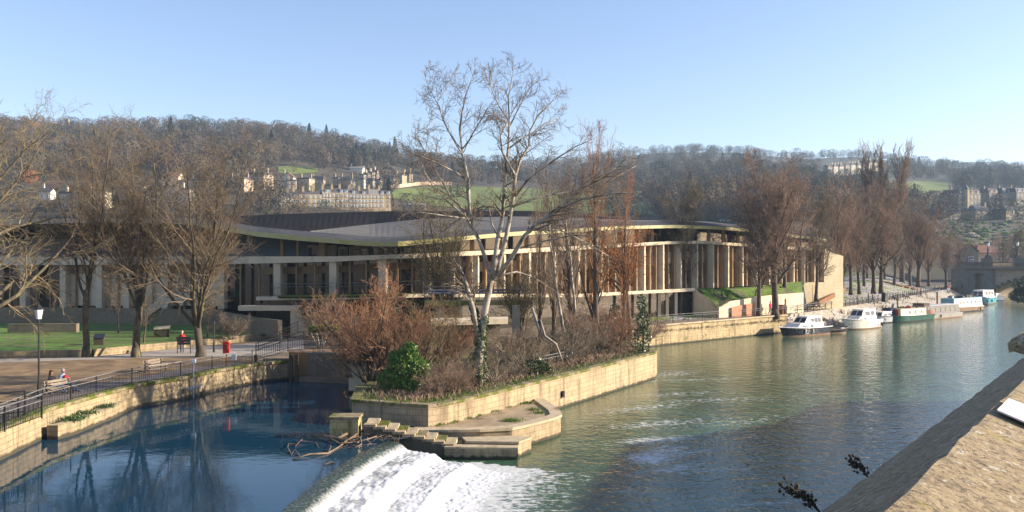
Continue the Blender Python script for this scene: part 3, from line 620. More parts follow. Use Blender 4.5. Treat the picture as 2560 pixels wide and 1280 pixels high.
# foam: distance-based band below the weir plus streak patches seen on the river
fo = np.zeros(GX.shape)
def blob(px, py, rx, ry, a, rot=.5):
    rx *= 1.9; ry *= 1.9; a *= .9; p = gd(px, py, 0); dx, dy = GX-p.x, GY-p.y; c, s = math.cos(rot), math.sin(rot)
    u = (dx*c+dy*s)/rx; v = (-dx*s+dy*c)/ry
    np.maximum(fo, a*np.exp(-(u*u+v*v)), out=fo)
for a in [(1680, 935, 3.5, 1.6, .42, .7), (1700, 950, 6, .8, .4, .2), (1690, 985, 4, .9, .4, .3), (1770, 1000, 5, .8, .4, .2), (1640, 1060, 3.4, .9, .45, .4), (1610, 1020, 4, 1, .42, .5), (1640, 1100, 2.2, .8, .5, .3),
          (1625, 1145, 1.1, 1., .6, .7), (1660, 1130, 2, .9, .5, .8), (1720, 1132, 2, .7, .42, .5), (1690, 1170, 1.6, .5, .5, .6), (1770, 1175, 2.4, .5, .42, .2), (1790, 1060, 5, 1., .36, .3), (1760, 1100, 7, 2, .3, .2), (1840, 1000, 5, 1.5, .34, .2), (1900, 1260, 1.6, .4, .4, .2), (1600, 1230, 1.5, .5, .36, 0), (1700, 1250, 2.5, .8, .33, .4), (1880, 1050, 6, 2, .33, .3), (1780, 1060, 8, 5, .2, .3), (1500, 960, 3, .6, .25, .3)]:
    blob(*a)
# weir crest
crest_px = [(1003, 1104), (985, 1111), (930, 1137), (870, 1177), (800, 1235), (745, 1281)]
cr = [gd(x, y, ZU) for x, y in crest_px]; cr += [V((-7.2, 26, ZU)), V((-6.2, 20, ZU)), V((-4.2, 13, ZU)), V((-1.5, 7, ZU))]
def resample(pts, step):
    out = []; 
    for i in range(len(pts)-1):
        n = max(1, int((pts[i+1]-pts[i]).length/step))
        out += [pts[i].lerp(pts[i+1], k/n) for k in range(n)]
    return out+[pts[-1]]
def smooth_poly(pts, it=3):
    for _ in range(it):
        q = [pts[0]]
        for i in range(len(pts)-1): q += [pts[i].lerp(pts[i+1], .25), pts[i].lerp(pts[i+1], .75)]
        pts = q+[pts[-1]]
    return pts
cs = resample(smooth_poly(cr), .12)
nrm = []
for i in range(len(cs)):
    d = (cs[min(i+6, len(cs)-1)]-cs[max(i-6, 0)]).xy.normalized(); nrm.append(V((-d.y, d.x)))
# downstream is +x side
nrm = [n if n.x > 0 else -n for n in nrm]
prof = [(-.7, 1.0), (-.55, .997), (-.35, .98), (-.18, .95), (0, .89), (.12, .8), (.25, .7), (.36, .63), (.5, .6), (.9, .585), (1.4, .58), (1.82, .575), (1.92, .54), (2.05, .46), (2.2, .36), (2.32, .3), (2.7, .285), (3.2, .28), (3.65, .275), (3.8, .24), (4., .15), (4.2, .07), (4.5, .03), (5.1, .012), (6.0, -.03)]
us = []; 
for a, b_ in zip(prof[:-1], prof[1:]):
    n = max(1, int((b_[0]-a[0])/.07)); us += [(a[0]+(b_[0]-a[0])*k/n, a[1]+(b_[1]-a[1])*k/n) for k in range(n)]
us.append(prof[-1]); nu = len(us); vs2 = []; fm = []
from mathutils import noise as mno
for i, (p, n) in enumerate(zip(cs, nrm)):
    for u, z in us:
        jx = 0
        rough_ = .0 if u < .2 else min(1, (u-.2)/.35)
        k = .05*rough_*(1.1 if z < .62 else .5)
        x, y = p.x+n.x*u, p.y+n.y*u
        h = mno.fractal(V((x*6, y*6, z*6)), .8, 2.2, 4)*k
        vs2.append((x, y, z+h+.02*(u > 3.6)))
        f = 0 if u < -.05 else min(1, (u+.05)/.3)*.46 if u < .3 else .72
        if .55 < u < 1.7: f = .46+.24*mno.noise(V((x*.9, y*.9, 0)))
        if 1.7 < u < 2.5 or 3.6 < u < 4.9: f = 1
        if 2.5 < u < 3.6: f = .5+.24*mno.noise(V((x*.9, y*.9, 3)))
        fm.append(f)
        fm[-1] = f
q2 = [(i*nu+j, i*nu+j+1, (i+1)*nu+j+1, (i+1)*nu+j) for i in range(len(cs)-1) for j in range(nu-1)]
for i, (p, n) in enumerate(zip(cs[::8], nrm[::8])):
    dx, dy = GX-(p.x+n.x*5.0), GY-(p.y+n.y*5.0); along = (dx*n.x+dy*n.y); acr = -dx*n.y+dy*n.x
    a = np.where((np.abs(acr) < 1.3) & (along > -2), .74*np.exp(-np.maximum(along, 0)/4.6), 0); np.maximum(fo, a, out=fo)
me = np_mesh('lower_river', vs, quad=qd, mats=[MT['river']], smooth=True)
a = me.attributes.new('foam', 'FLOAT', 'POINT'); a.data.foreach_set('value', fo.ravel().astype(np.float32))
tag(link('river_water', me), kind='structure')
m, nt, bs = new_mat('falling_weir_water')
at_ = N(nt, 'ShaderNodeAttribute', attribute_name='foam'); f1 = noise(nt, coords(nt, (1, 1, .6)), 7, 9, .7)
s = N(nt, 'ShaderNodeMath', operation='ADD'); nt.links.new(f1, s.inputs[0]); nt.links.new(at_.outputs['Fac'], s.inputs[1])
fr = ramp(nt, s.outputs[0], [(.5, 0.), (.95, .62), (1.35, 1.)]); nt.links.new(mix(nt, fr.outputs[0], (.02, .035, .022), (.64, .65, .66)), bs.inputs['Base Color'])
nt.links.new(ramp(nt, fr.outputs[0], [(0, .04), (1, .75)]).outputs[0], bs.inputs['Roughness']); bs.inputs['IOR'].default_value = 1.33
bump(nt, bs, f1, .3, .08)
me = np_mesh('weir_water', vs2, quad=q2, mats=[m], smooth=True)
a = me.attributes.new('foam', 'FLOAT', 'POINT'); a.data.foreach_set('value', np.array(fm, dtype=np.float32))
tag(link('weir_water', me), kind='structure')
# upper pool: from the weir brink back to the left wall and the sluice
LW = [gd(x, y, ZU) for x, y in ((0, 1154), (127, 1089), (258, 1046), (344, 1020), (464, 998), (543, 977), (640, 958), (725, 949))]
LW = [V((-22., 20, ZU)), V((-22.6, 30, ZU))]+LW
brink = [V((p.x+n.x*-.7, p.y+n.y*-.7, ZU)) for p, n in zip(cs, nrm)][::6]
SL = [gx(880, 62, ZU), gx(905, 58, ZU), V((-8.9, 47.5, ZU)), V((-7.5, 44.2, ZU)), V((-5.4, 43.2, ZU)), V((-5.6, 42.4, ZU))]
poly = [(p.x, p.y, ZU) for p in [V((-26, 5, ZU)), V((-26, 30, ZU)), V((-27, 62, ZU)), V((-17, 66, ZU))]+[V((-11, 66, ZU)), V((-5.5, 58, ZU))]+[V((-6.5, 48, ZU)), V((-3.5, 44.8, ZU)), V((-4.6, 43.3, ZU))]+brink]
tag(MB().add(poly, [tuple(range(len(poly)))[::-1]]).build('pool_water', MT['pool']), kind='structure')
# ---------------------------------------------------------------- banks
top = [V((p.x-.12, p.y, ZB)) for p in LW]
def off(pts, d):
    out = []
    for i, p in enumerate(pts):
        t = (pts[min(i+1, len(pts)-1)]-pts[max(i-1, 0)]).xy.normalized(); out.append(V((p.x-t.y*d, p.y+t.x*d, p.z)))
    return out
lt = thing('river_wall', 'long stone river wall on the left bank striped by tree shadows', 'wall', (LW[3].x, LW[3].y, 0))
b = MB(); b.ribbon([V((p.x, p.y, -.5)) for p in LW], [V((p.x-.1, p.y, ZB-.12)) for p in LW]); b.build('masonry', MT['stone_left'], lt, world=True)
b = MB(); bk = off([V((p.x, p.y, 0)) for p in LW], .55); fr_ = off([V((p.x, p.y, 0)) for p in LW], -.03)
for i in range(len(LW)-1):
    a0, a1, c0, c1 = fr_[i], fr_[i+1], bk[i], bk[i+1]
    zt = ZB+.06; zb = ZB-.12
    b.quad((a0.x, a0.y, zb), (a1.x, a1.y, zb), (a1.x, a1.y, zt), (a0.x, a0.y, zt)); b.quad((a0.x, a0.y, zt), (a1.x, a1.y, zt), (c1.x, c1.y, zt), (c0.x, c0.y, zt)); b.quad((c0.x, c0.y, zt), (c1.x, c1.y, zt), (c1.x, c1.y, zb), (c0.x, c0.y, zb))
b.build('coping', MT['copingm'], lt, world=True)
# ledge half way up the wall
lg = [gd(100, 1078, 1.75), gd(130, 1064, 1.75), gd(200, 1040, 1.75), gd(250, 1022, 1.75)]
b = MB(); b.prism([(LW[3].x+.35, LW[3].y-1), (-22.9, 44.2), (-23.3, 48.4), (-23.2, 51), (-22.9, 51.2), (-22.6, 48.4), (-22.5, 44), (LW[3].x+.9, LW[3].y-1)], -.4, 1.72, m=0, mtop=1); b.build('ledge', [MT['stone_left'], MT['coping']], lt, world=True)
RW = [V((11.5, 93.5, 0)), V((17.3, 99.5, 0)), V((26, 107.2, 0)), V((34.6, 115, 0)), V((38.2, 118, 0))]
rw = thing('river_wall', 'pale mossy stone river wall below the right bank railing', 'wall', (RW[1].x, RW[1].y, 0))
b = MB(); b.ribbon([V((p.x, p.y, -.5)) for p in RW], [V((p.x-.1, p.y+.1, ZB-.1)) for p in RW]); b.build('masonry', MT['stone_far'], rw, world=True)
b = MB(); b2 = off([V((p.x, p.y, 0)) for p in RW], .5); f2 = off([V((p.x, p.y, 0)) for p in RW], -.04)
for i in range(len(RW)-1):
    b.prism([(f2[i].x, f2[i].y), (f2[i+1].x, f2[i+1].y), (b2[i+1].x, b2[i+1].y), (b2[i].x, b2[i].y)], ZB-.1, ZB+.05)
b.build('coping', MT['coping'], rw, world=True)
# sloping stone revetment
wl = [(38.2, 118), (44, 120), (53, 129), (65, 143.5), (77, 156), (90, 173), (108, 202), (118, 219)]
tp = [(38.5, 119), (43.3, 124.5), (50, 133), (64.0, 152), (74, 165), (88, 186), (108, 214), (116, 226)]
SLP = [V((x, y, 0)) for x, y in wl]; STP = [V((x, y, ZB)) for x, y in tp]
b = MB(); n = 24; k_ = 10; vs3 = []; q3 = []; uvl = []
for i in range(len(SLP)-1):
    for s_ in range(n):
        pass
LWs = resample(SLP, 1.2); m_ = len(LWs)
fx = lambda t, P: P[min(int(t*(len(P)-1)), len(P)-2)].lerp(P[min(int(t*(len(P)-1)), len(P)-2)+1], t*(len(P)-1)-min(int(t*(len(P)-1)), len(P)-2))
nn = 90
for i in range(nn+1):
    a0 = fx(i/nn, SLP); a1 = fx(i/nn, STP)
    for j in range(k_+1):
        p = a0.lerp(a1, j/k_); e = mno.noise(V((p.x*1.3, p.y*1.3, p.z*2)))*.14*(0 < j < k_)
        vs3.append((p.x+e, p.y-e, p.z-.4*(j == 0)+abs(e)*.6))
q3 = [(i*(k_+1)+j, (i+1)*(k_+1)+j, (i+1)*(k_+1)+j+1, i*(k_+1)+j+1) for i in range(nn) for j in range(k_)]
m, nt, bs = new_mat('rubble_slope'); v = coords(nt)
vo = N(nt, 'ShaderNodeTexVoronoi'); vo.inputs['Scale'].default_value = 2.6; nt.links.new(v, vo.inputs['Vector'])
o_ = mix(nt, .6, vo.outputs['Color'], (.4, .33, .23), 'MIX'); hs = N(nt, 'ShaderNodeHueSaturation'); hs.inputs['Saturation'].default_value = .25; nt.links.new(vo.outputs['Color'], hs.inputs['Color'])
o_ = mix(nt, .75, hs.outputs[0], (.235, .18, .12)); o_ = mix(nt, ramp(nt, noise(nt, v, .5, 5), [(.5, 0.), (.7, .8)]).outputs[0], o_, (.2, .18, .07))
nt.links.new(o_, bs.inputs['Base Color']); bs.inputs['Roughness'].default_value = .95; bump(nt, bs, vo.outputs['Distance'], .8, .15)
tag(link('stone_revetment', np_mesh('stone_revetment', vs3, quad=q3, mats=[m], smooth=True)), 'sloping rubble stone bank above the moored boats', 'embankment')
# bank ground: one sheet
bp = [(-140, 15), (-24, 15)]+[(p.x-.2, p.y) for p in LW]+[(-16.3, 64), (-11.4, 64), (-8, 68), (0, 82), (11.2, 93.9)]+[(p.x-.2, p.y+.2) for p in RW[1:]]+[(x, y) for x, y in tp]+[(140, 262), (320, 330), (320, 420), (-140, 420)]
bp = [(x, y) for i, (x, y) in enumerate(bp) if i == 0 or (x, y) != bp[i-1]]
tag(MB().add([(x, y, ZB-.02) for x, y in bp], [tuple(range(len(bp)))]).build('bank_ground', MT['bank']), kind='structure')
def sheet(name, pts, m, z, parent=None):
    pts = [(p[0], p[1], z) for p in pts]
    ar = sum(pts[i][0]*pts[(i+1) % len(pts)][1]-pts[(i+1) % len(pts)][0]*pts[i][1] for i in range(len(pts)))
    if ar < 0: pts = pts[::-1]
    return tag(MB().add(pts, [tuple(range(len(pts)))]).build(name, m), kind='structure')
P = lambda x, y: tuple(gd(x, y, ZB).xy)
inner = off([V((p.x, p.y, 0)) for p in LW], .5); pathb = off([V((p.x, p.y, 0)) for p in LW], 3.0)
sheet('riverside_path', [(p.x, p.y) for p in inner[:-1]]+[(p.x, p.y) for p in pathb[:-1][::-1]], MT['asphalt'], ZB+.004)
sheet('leaf_litter_ground', [(p.x, p.y) for p in pathb[:-2]]+[P(640, 902), P(560, 893), P(360, 895), P(200, 900), P(0, 907), (-60, 60), (-70, 25), (-30, 25)], MT['mulch'], ZB+.008)
sheet('garden_path', [P(-60, 912), P(0, 907), P(200, 900), P(360, 895), P(560, 892), P(660, 890), P(760, 872), P(760, 848), P(640, 858), P(480, 868), P(240, 893), P(0, 897), P(-60, 899)], MT['paving'], ZB+.012)
# lawn terrace held by a low stone wall
ZL = ZB+.45
lf = [P(-80, 898), P(0, 896), P(120, 893), P(230, 890), P(330, 880), P(480, 866), P(560, 858), P(650, 848), P(740, 835)]
lb_ = [P(740, 812), P(560, 808), P(230, 806), P(0, 806), P(-80, 806)]
sheet('lawn', lf+lb_, MT['grass'], ZL)
b = MB()
for i in range(len(lf)-1):
    a0, a1 = V((*lf[i], 0)), V((*lf[i+1], 0)); d = (a1-a0).normalized(); nq = V((d.y, -d.x, 0))*.3
    b.prism([(a0+nq).xy[:], (a1+nq).xy[:], (a1-nq*.3).xy[:], (a0-nq*.3).xy[:]], ZB-.1, ZL+.1)
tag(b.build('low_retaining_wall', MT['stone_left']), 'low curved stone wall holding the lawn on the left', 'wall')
# turf maze path on the lawn: concentric kerbs
b = MB(); c0 = gd(230, 838, ZL)
for rr_ in (3.4, 6.2, 9.2):
    st = 48; a0 = R.random()
    for k in range(st):
        if k % 16 == 15: continue
        t0, t1 = 2*math.pi*k/st+a0, 2*math.pi*(k+1)/st+a0
        q = lambda t, r_: (c0.x+math.cos(t)*r_*1.15, c0.y+math.sin(t)*r_*.9, ZL+.012)
        b.quad(q(t0, rr_), q(t0, rr_+.32), q(t1, rr_+.32), q(t1, rr_))
tag(b.build('maze_path', MT['copingm']), kind='structure')
# stone garden wall behind the lawn
gw = [gx(-60, 97, 0), gx(120, 97, 0), gx(235, 96, 0), gx(560, 93, 0), gx(640, 84, 0), gx(700, 80, 0)]
b = MB()
for i in range(len(gw)-1):
    a0, a1 = gw[i], gw[i+1]; d = (a1-a0).normalized(); nq = V((d.y, -d.x, 0))*.22
    b.prism([(a0+nq).xy[:], (a1+nq).xy[:], (a1-nq).xy[:], (a0-nq).xy[:]], ZB-.2, 4.6 if i < 3 else 4.35)
tag(b.build('garden_wall', MT['stone_old']), 'old stone boundary wall behind the left lawn', 'wall')
# ---------------------------------------------------------------- island
IS = [V((-9.6, 53, 0)), V((-8.95, 47.6, 0)), V((-6.2, 46.3, 0)), V((-4.5, 45.8, 0)), V((-3.5, 46.6, 0)), V((-2.4, 48.2, 0)), V((4, 58.6, 0)), V((12.1, 72.0, 0)), V((12.6, 74, 0))]
ISb = [V((12.0, 80, 0)), V((8, 86, 0)), V((-2, 78, 0)), V((-9, 66, 0)), V((-10, 60, 0))]
ZI = 2.2
it = thing('island_wall', 'stone wall round the wooded island, sunlit side facing the river', 'wall', (-2.4, 48.2, 0))
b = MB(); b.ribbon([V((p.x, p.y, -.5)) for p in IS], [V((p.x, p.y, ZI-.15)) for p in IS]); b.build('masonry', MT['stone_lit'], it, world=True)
fi, bi = off(IS, -.06), off(IS, .55); b = MB()
for i in range(len(IS)-1):
    b.prism([(fi[i].x, fi[i].y), (fi[i+1].x, fi[i+1].y), (bi[i+1].x, bi[i+1].y), (bi[i].x, bi[i].y)], ZI-.15, ZI+.03)
b.build('coping', MT['copingm'], it, world=True)
b = MB(); b.box((3.4, 57.55, .95), (.22, .3, .42), rz=1.02); b.build('drain_hole', MT['black'], it, world=True)
ip = [(p.x, p.y) for p in bi]+[(p.x, p.y) for p in ISb]
MT['island'] = mat('island_soil', (.07, .055, .03), (.15, .12, .06), 1.2, .95, .6, c3=(.07, .085, .02), s3=.5, t3=(.45, .6))
vsI = []; 
tag(MB().prism(ip, -.5, ZI).build('island_ground', MT['island']), kind='structure')
# grassy rim: mounds
# ---------------------------------------------------------------- spit with coping, ledges, stepped stones
SP = [gd(x, y, 1.1) for x, y in ((1030, 1076), (1120, 1076), (1200, 1075), (1280, 1071), (1330, 1060), (1383, 1046), (1402, 1038), (1397, 1026), (1372, 1008), (1354, 996))]
sp = thing('stone_spit', 'low stone platform at the island foot above the weir', 'platform', (0, 46, 0))
ins_ = [(p.x, p.y) for p in off(SP, .1)]; spb = [(0.6, 53.6), (-2.0, 49.2), (-3.2, 47.2), (-4.3, 46.2), (-5.2, 46.3)]
b = MB(); b.prism([(p.x, p.y) for p in SP]+spb, -.5, 1.0, m=0); b.build('masonry', MT['stone_lit'], sp, world=True)
b = MB(); bo, bn = off(SP, -.07), off(SP, .62)
for i in range(len(SP)-1): b.prism([(bo[i].x, bo[i].y), (bo[i+1].x, bo[i+1].y), (bn[i+1].x, bn[i+1].y), (bn[i].x, bn[i].y)], 1.0, 1.14)
b.build('coping', MT['coping'], sp, world=True)
b = MB(); b.add([(p.x, p.y, 1.04) for p in bn]+[(x, y, 1.04) for x, y in spb], [tuple(range(len(bn)+len(spb)))])
b.build('flagstone_floor', mat('flagstone', (.25, .19, .12), (.36, .28, .18), 1.3, .95, .3, c3=(.14, .11, .07), s3=.6), sp, world=True)
# two ledges in front
for k, (pts_, zt, nm, lab) in enumerate((([(1150, 1107), (1292, 1111), (1292, 1117), (1130, 1113)], .62, 'front_ledge', 'narrow stone ledge at the weir end, front one'), ([(1165, 1104), (1290, 1098), (1340, 1085), (1290, 1107)], .78, 'rear_ledge', 'short stone ledge just behind the front ledge'))):
    a_ = [gd(x, y, zt) for x, y in pts_]
    if k == 0: pl = [(-3.4, 42.8), (.24, 42.6), (.24, 43.15), (-3.2, 43.4)]
    else: pl = [(-2.3, 43.42), (.3, 43.2), (1.0, 44.4), (0.0, 44.75), (-2.6, 44.4)]
    l = thing('stone_ledge', lab, 'ledge', (pl[0][0], pl[0][1], 0)); MB().prism(pl, -.5, zt-.1).build('masonry', MT['stone_lit'], l, world=True)
    MB().prism([(x+(.05 if x > 0 else -.02), y+(-.05 if y < 43.1 else .0)) for x, y in pl], zt-.1, zt).build('coping', MT['coping'], l, world=True)
ss = thing('stepped_stones', 'diagonal flight of stepped stone slabs descending beside the weir', 'steps', (-5.6, 43.3, 0))
sm = mat('step_slab', (.27, .21, .13), (.4, .32, .2), 2.5, .9, .4, c3=(.13, .1, .06), s3=1.2)
for k in range(9):
    x0 = -7.55+k*.5; z = 1.62-k*.115; y = 43.75-k*.045
    s_ = MB(); s_.box((x0+.3, y-.15, z-.06), (.62, .5, .13)); s_.box((x0+.3, y-.1, (z-.12-.3)/2), (.56, .4, z-.12+.3), m=1); s_.build('step', [sm, MT['stone_old']], ss, world=True)
    u = MB(); q = .08
    u.add([(x0+.05, y+.1, z+.0), (x0+.67, y+.1, z-.02), (x0+.67+q, y+.42, z+.18), (x0+.05+q, y+.42, z+.2), (x0+.05, y+.1, -.3), (x0+.67, y+.1, -.3), (x0+.67+q, y+.42, -.3), (x0+.05+q, y+.42, -.3)], [(0, 1, 2, 3), (0, 4, 5, 1), (1, 5, 6, 2), (3, 2, 6, 7), (0, 3, 7, 4)])
    u.build('kerb_slab', MT['copingm' if k % 2 else 'coping'], ss, world=True)
# square pier block
sb = thing('stone_pier', 'square mossy stone block at the head of the weir', 'pier', gx(865, 43.7, .5))
c = gx(865, 43.8, 0); b = MB(); b.prism([(c.x-.72, c.y-.55), (c.x+.72, c.y-.55), (c.x+.72, c.y+.55), (c.x-.72, c.y+.55)], .2, 1.92); b.build('masonry', stone('pier_stone', (.4, .34, .16), (.46, .39, .2), (.25, .2, .1), .7, .35, (.12, .1, .04), (.5, .65), (.11, .13, .02), (.48, .6)), sb, world=True)
b = MB(); b.box((c.x, c.y, 1.97), (1.56, 1.22, .12)); b.build('cap', MT['copingm'], sb, world=True)
# ---------------------------------------------------------------- sluice at the back of the pool
sl_ = thing('sluice_wall', 'stained concrete sluice wall closing the back of the pool', 'wall', gx(800, 63.5, 0))
m = mat('rust_stained_concrete', (.14, .11, .08), (.2, .16, .12), 1.3, .9, .2, c3=(.3, .16, .06), s3=.3, t3=(.5, .6), stretch=(1, 1, .25))
b = MB(); b.prism([gx(722, 64, 0).xy[:], gx(890, 62.5, 0).xy[:], gx(890, 64.5, 0).xy[:], gx(722, 66, 0).xy[:]], -.5, 3.1); b.build('wall_body', m, sl_, world=True)
b = MB(); b.prism([gx(728, 63.2, 0).xy[:], gx(890, 61.8, 0).xy[:], gx(890, 62.4, 0).xy[:], gx(728, 63.9, 0).xy[:]], .4, 1.35); b.build('sill', MT['stone_old'], sl_, world=True)
for px in (640, 728, 742): b = MB(); b.beam(gx(px, 63.0, .3), gx(px, 63.0, 3.0), .22, .22); b.build('guide_post', MT['darkwood'], sl_, world=True)
sg = thing('sluice_gate', 'pale concrete sluice gate with timber struts behind the red shrubs', 'gate', gx(915, 57.8, 0))
b = MB(); p0 = gx(872, 57.5, 1.3); 
b.prism([gx(872, 57.5, 0).xy[:], gx(962, 57, 0).xy[:], gx(962, 59, 0).xy[:], gx(872, 59.5, 0).xy[:]], 1.2, [3.0, 4.6, 4.6, 3.0]); b.build('concrete_body', MT['conc'], sg, world=True)
for (a0, a1) in (((884, 915), (935, 853)), ((905, 918), (905, 858)), ((925, 910), (888, 872)), ((870, 905), (960, 880))):
    b = MB(); b.beam(at(*a0, 56.7), at(*a1, 56.7), .22, .22); b.build('strut', MT['darkwood'], sg, world=True)
# pale concrete slab and footbridge deck further back
fb = thing('sluice_footbridge', 'railed footbridge deck with pipes behind the island shrubs', 'footbridge', gx(1190, 76, 5.4))
b = MB(); b.prism([gx(1060, 76, 0).xy[:], gx(1330, 78, 0).xy[:], gx(1330, 80, 0).xy[:], gx(1060, 78, 0).xy[:]], 5.9, 6.3); b.build('deck', MT['copingm'], fb, world=True)
for k in range(2):
    b = MB(); b.tube([gx(1070, 76.6, 7+.25*k), gx(1325, 78.4, 7+.25*k)], .09, 8); b.build('pipe', mat('blue_grey_pipe', (.1, .12, .17), (.16, .18, .24), 4, .4), fb, world=True)
def railing(parent, pts, h, step, post=.05, bars=None, mid=True, mats=None, wd=.045):
    """posts as parts, rails and bars as parts; pts at ground level in world coordinates"""
    mats = mats or (MT['rail'], MT['black'])
    seg = resample(pts, step)
    for p in seg:
        b = MB(); b.box((p.x, p.y, p.z+h/2), (post, post, h)); b.build('post', mats[1], parent, world=True)
    up = V((0, 0, h)); b = MB(); b.tube([p+up for p in pts], wd*.6, 6); b.build('top_rail', mats[0], parent, world=True)
    if mid: b = MB(); b.tube([p+up*.76 for p in pts], wd*.5, 5); b.build('mid_rail', mats[0], parent, world=True)
    if bars:
        b = MB(); b.tube([p+up*.1 for p in pts], wd*.45, 4)
        for p in resample(pts, bars): b.beam(p+up*.1, p+up*.76, .018, .018)
        o = b.build('bars', mats[1], parent, world=True); o['kind'] = 'stuff'
railing(fb, [gx(1062, 76, 6.3), gx(1330, 78, 6.3)], 1.3, 2.2, .07)
for px in (1100, 1290): b = MB(); b.box(gx(px, 77, 3.9), (.7, .7, 4.0)); b.build('pier', MT['concd'], fb, world=True)
cb = thing('concrete_slab', 'pale concrete slab seam visible through the island shrubs', 'slab', gx(1170, 70, 4))
b = MB(); b.prism([gx(1078, 68, 0).xy[:], gx(1270, 70, 0).xy[:], gx(1270, 73, 0).xy[:], gx(1078, 71, 0).xy[:]], 4.75, 5.15); b.build('slab_top', MT['conc'], cb, world=True)
b = MB(); b.prism([gx(1100, 70, 0).xy[:], gx(1250, 71, 0).xy[:], gx(1250, 72.6, 0).xy[:], gx(1100, 71.6, 0).xy[:]], 2.0, 4.75); b.build('base', MT['stone_old'], cb, world=True)
# ---------------------------------------------------------------- stadium
fY = tab([(-120, 122), (0, 112), (250, 106), (430, 102), (700, 93), (850, 90), (1000, 90), (1150, 93), (1300, 98.5), (1450, 105), (1600, 112), (1750, 119), (1900, 127), (2065, 137)])
s_top = tab([(-120, 642), (640, 641), (840, 641), (960, 637), (1040, 634), (1240, 625), (1440, 615), (1560, 608.5), (1680, 603), (1760, 602), (1820, 606), (1900, 611), (1950, 615), (2065, 622)])
s_bot = tab([(-120, 664), (640, 659), (840, 654), (960, 648), (1040, 645), (1240, 636), (1440, 625), (1560, 617), (1680, 610), (1760, 609), (1820, 613), (1900, 618.5), (1950, 622), (2065, 628)])
f_top = tab([(-120, 549), (0, 547), (250, 545), (400, 547), (480, 553), (560, 566), (640, 579), (740, 589), (840, 597), (900, 602), (940, 604), (990, 604), (1040, 601), (1200, 587), (1280, 580), (1440, 571), (1560, 565), (1680, 562.5), (1760, 564), (1820, 568), (1900, 575), (2035, 593), (2070, 599)])
f_bot = tab([(-120, 566), (0, 562), (250, 556), (400, 557), (480, 563), (560, 577), (640, 591), (740, 601), (840, 609), (900, 614), (940, 616), (990, 616), (1040, 613), (1200, 597), (1280, 590), (1440, 580), (1560, 573), (1680, 570), (1760, 572), (1820, 575.5), (1900, 582), (2035, 600), (2070, 605)])
r_top = tab([(-120, 548), (400, 545), (480, 546), (560, 554), (640, 566), (740, 576), (840, 584), (900, 589), (940, 592), (990, 592), (1040, 588), (1200, 575), (1280, 568), (1440, 559), (1560, 554), (1680, 553), (1760, 556), (1820, 561), (1900, 569), (2035, 589), (2070, 597)])
r_mid = tab([(-120, 547.8), (400, 544.8), (480, 545.8), (560, 553.8), (640, 565.8), (740, 575.8), (775, 577.5), (860, 568), (940, 559), (1060, 547), (1290, 541), (1440, 545), (1560, 549), (1760, 553.5), (1900, 568), (2070, 596)])
r_bak = tab([(-120, 546), (400, 543), (480, 543), (560, 541), (640, 538), (700, 535), (1000, 527), (1330, 527), (1440, 537), (1560, 546), (1760, 552.5), (1900, 567), (2070, 595)])
st = thing('stadium', 'long curved pale concrete stadium with sweeping dark roof and gold edge', 'stadium', gx(1280, 97, ZB))
PX = list(np.linspace(-120, 2066, 150))
OV = 4.0
def row(f, dy): return [at(x, f(x), fY(x)+dy) for x in PX]
def strip(b, r0, r1, m=0, sel=None):
    for i in range(len(PX)-1):
        if sel and not sel((PX[i]+PX[i+1])/2): continue
        b.quad(r0[i], r0[i+1], r1[i+1], r1[i], m)
R0, R1, R2 = row(f_bot, -OV), row(f_top, -OV), row(r_top, -OV+3)
R2b = [p+V((0, .8, -.18)) for p in R2]
RM = [at(x, r_mid(x), fY(x)-.1+24*max(0, min(1, (x-770)/160))) for x in PX]
RB = [at(x, r_bak(x), fY(x)+42) for x in PX]
b = MB(); strip(b, R2, R2b, 0); strip(b, R2b, RM, 1, lambda x: x > 775); strip(b, R2b, RM, 0, lambda x: x <= 775); strip(b, RM, RB, 0)
dn = [p+V((0, 30, -14)) for p in RB]; strip(b, RB, dn, 0)
roof = b.build('roof', [MT['roof'], MT['roofl']], st, smooth=False, world=True)
b = MB(); strip(b, R1, R2, 0); o = b.build('rim', MT['rim'], roof)
b = MB(); strip(b, R0, R1, 0, lambda x: x > 470); strip(b, R0, R1, 1, lambda x: x <= 470); b.build('fascia', [MT['gold'], MT['tan']], roof)
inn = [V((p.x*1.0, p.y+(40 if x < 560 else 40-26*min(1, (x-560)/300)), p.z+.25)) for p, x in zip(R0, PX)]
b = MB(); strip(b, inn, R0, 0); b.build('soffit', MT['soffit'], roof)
# upper ring slab
S0, S1 = row(s_bot, -OV+.6), row(s_top, -OV+.6)
S1i = [p+V((0, 7, 0)) for p in S1]; S0i = [p+V((0, 7, 0)) for p in S0]
b = MB(); strip(b, S0, S1); strip(b, S1, S1i); strip(b, S0i, S0); b.build('ring_slab', MT['conc'], st, world=True)
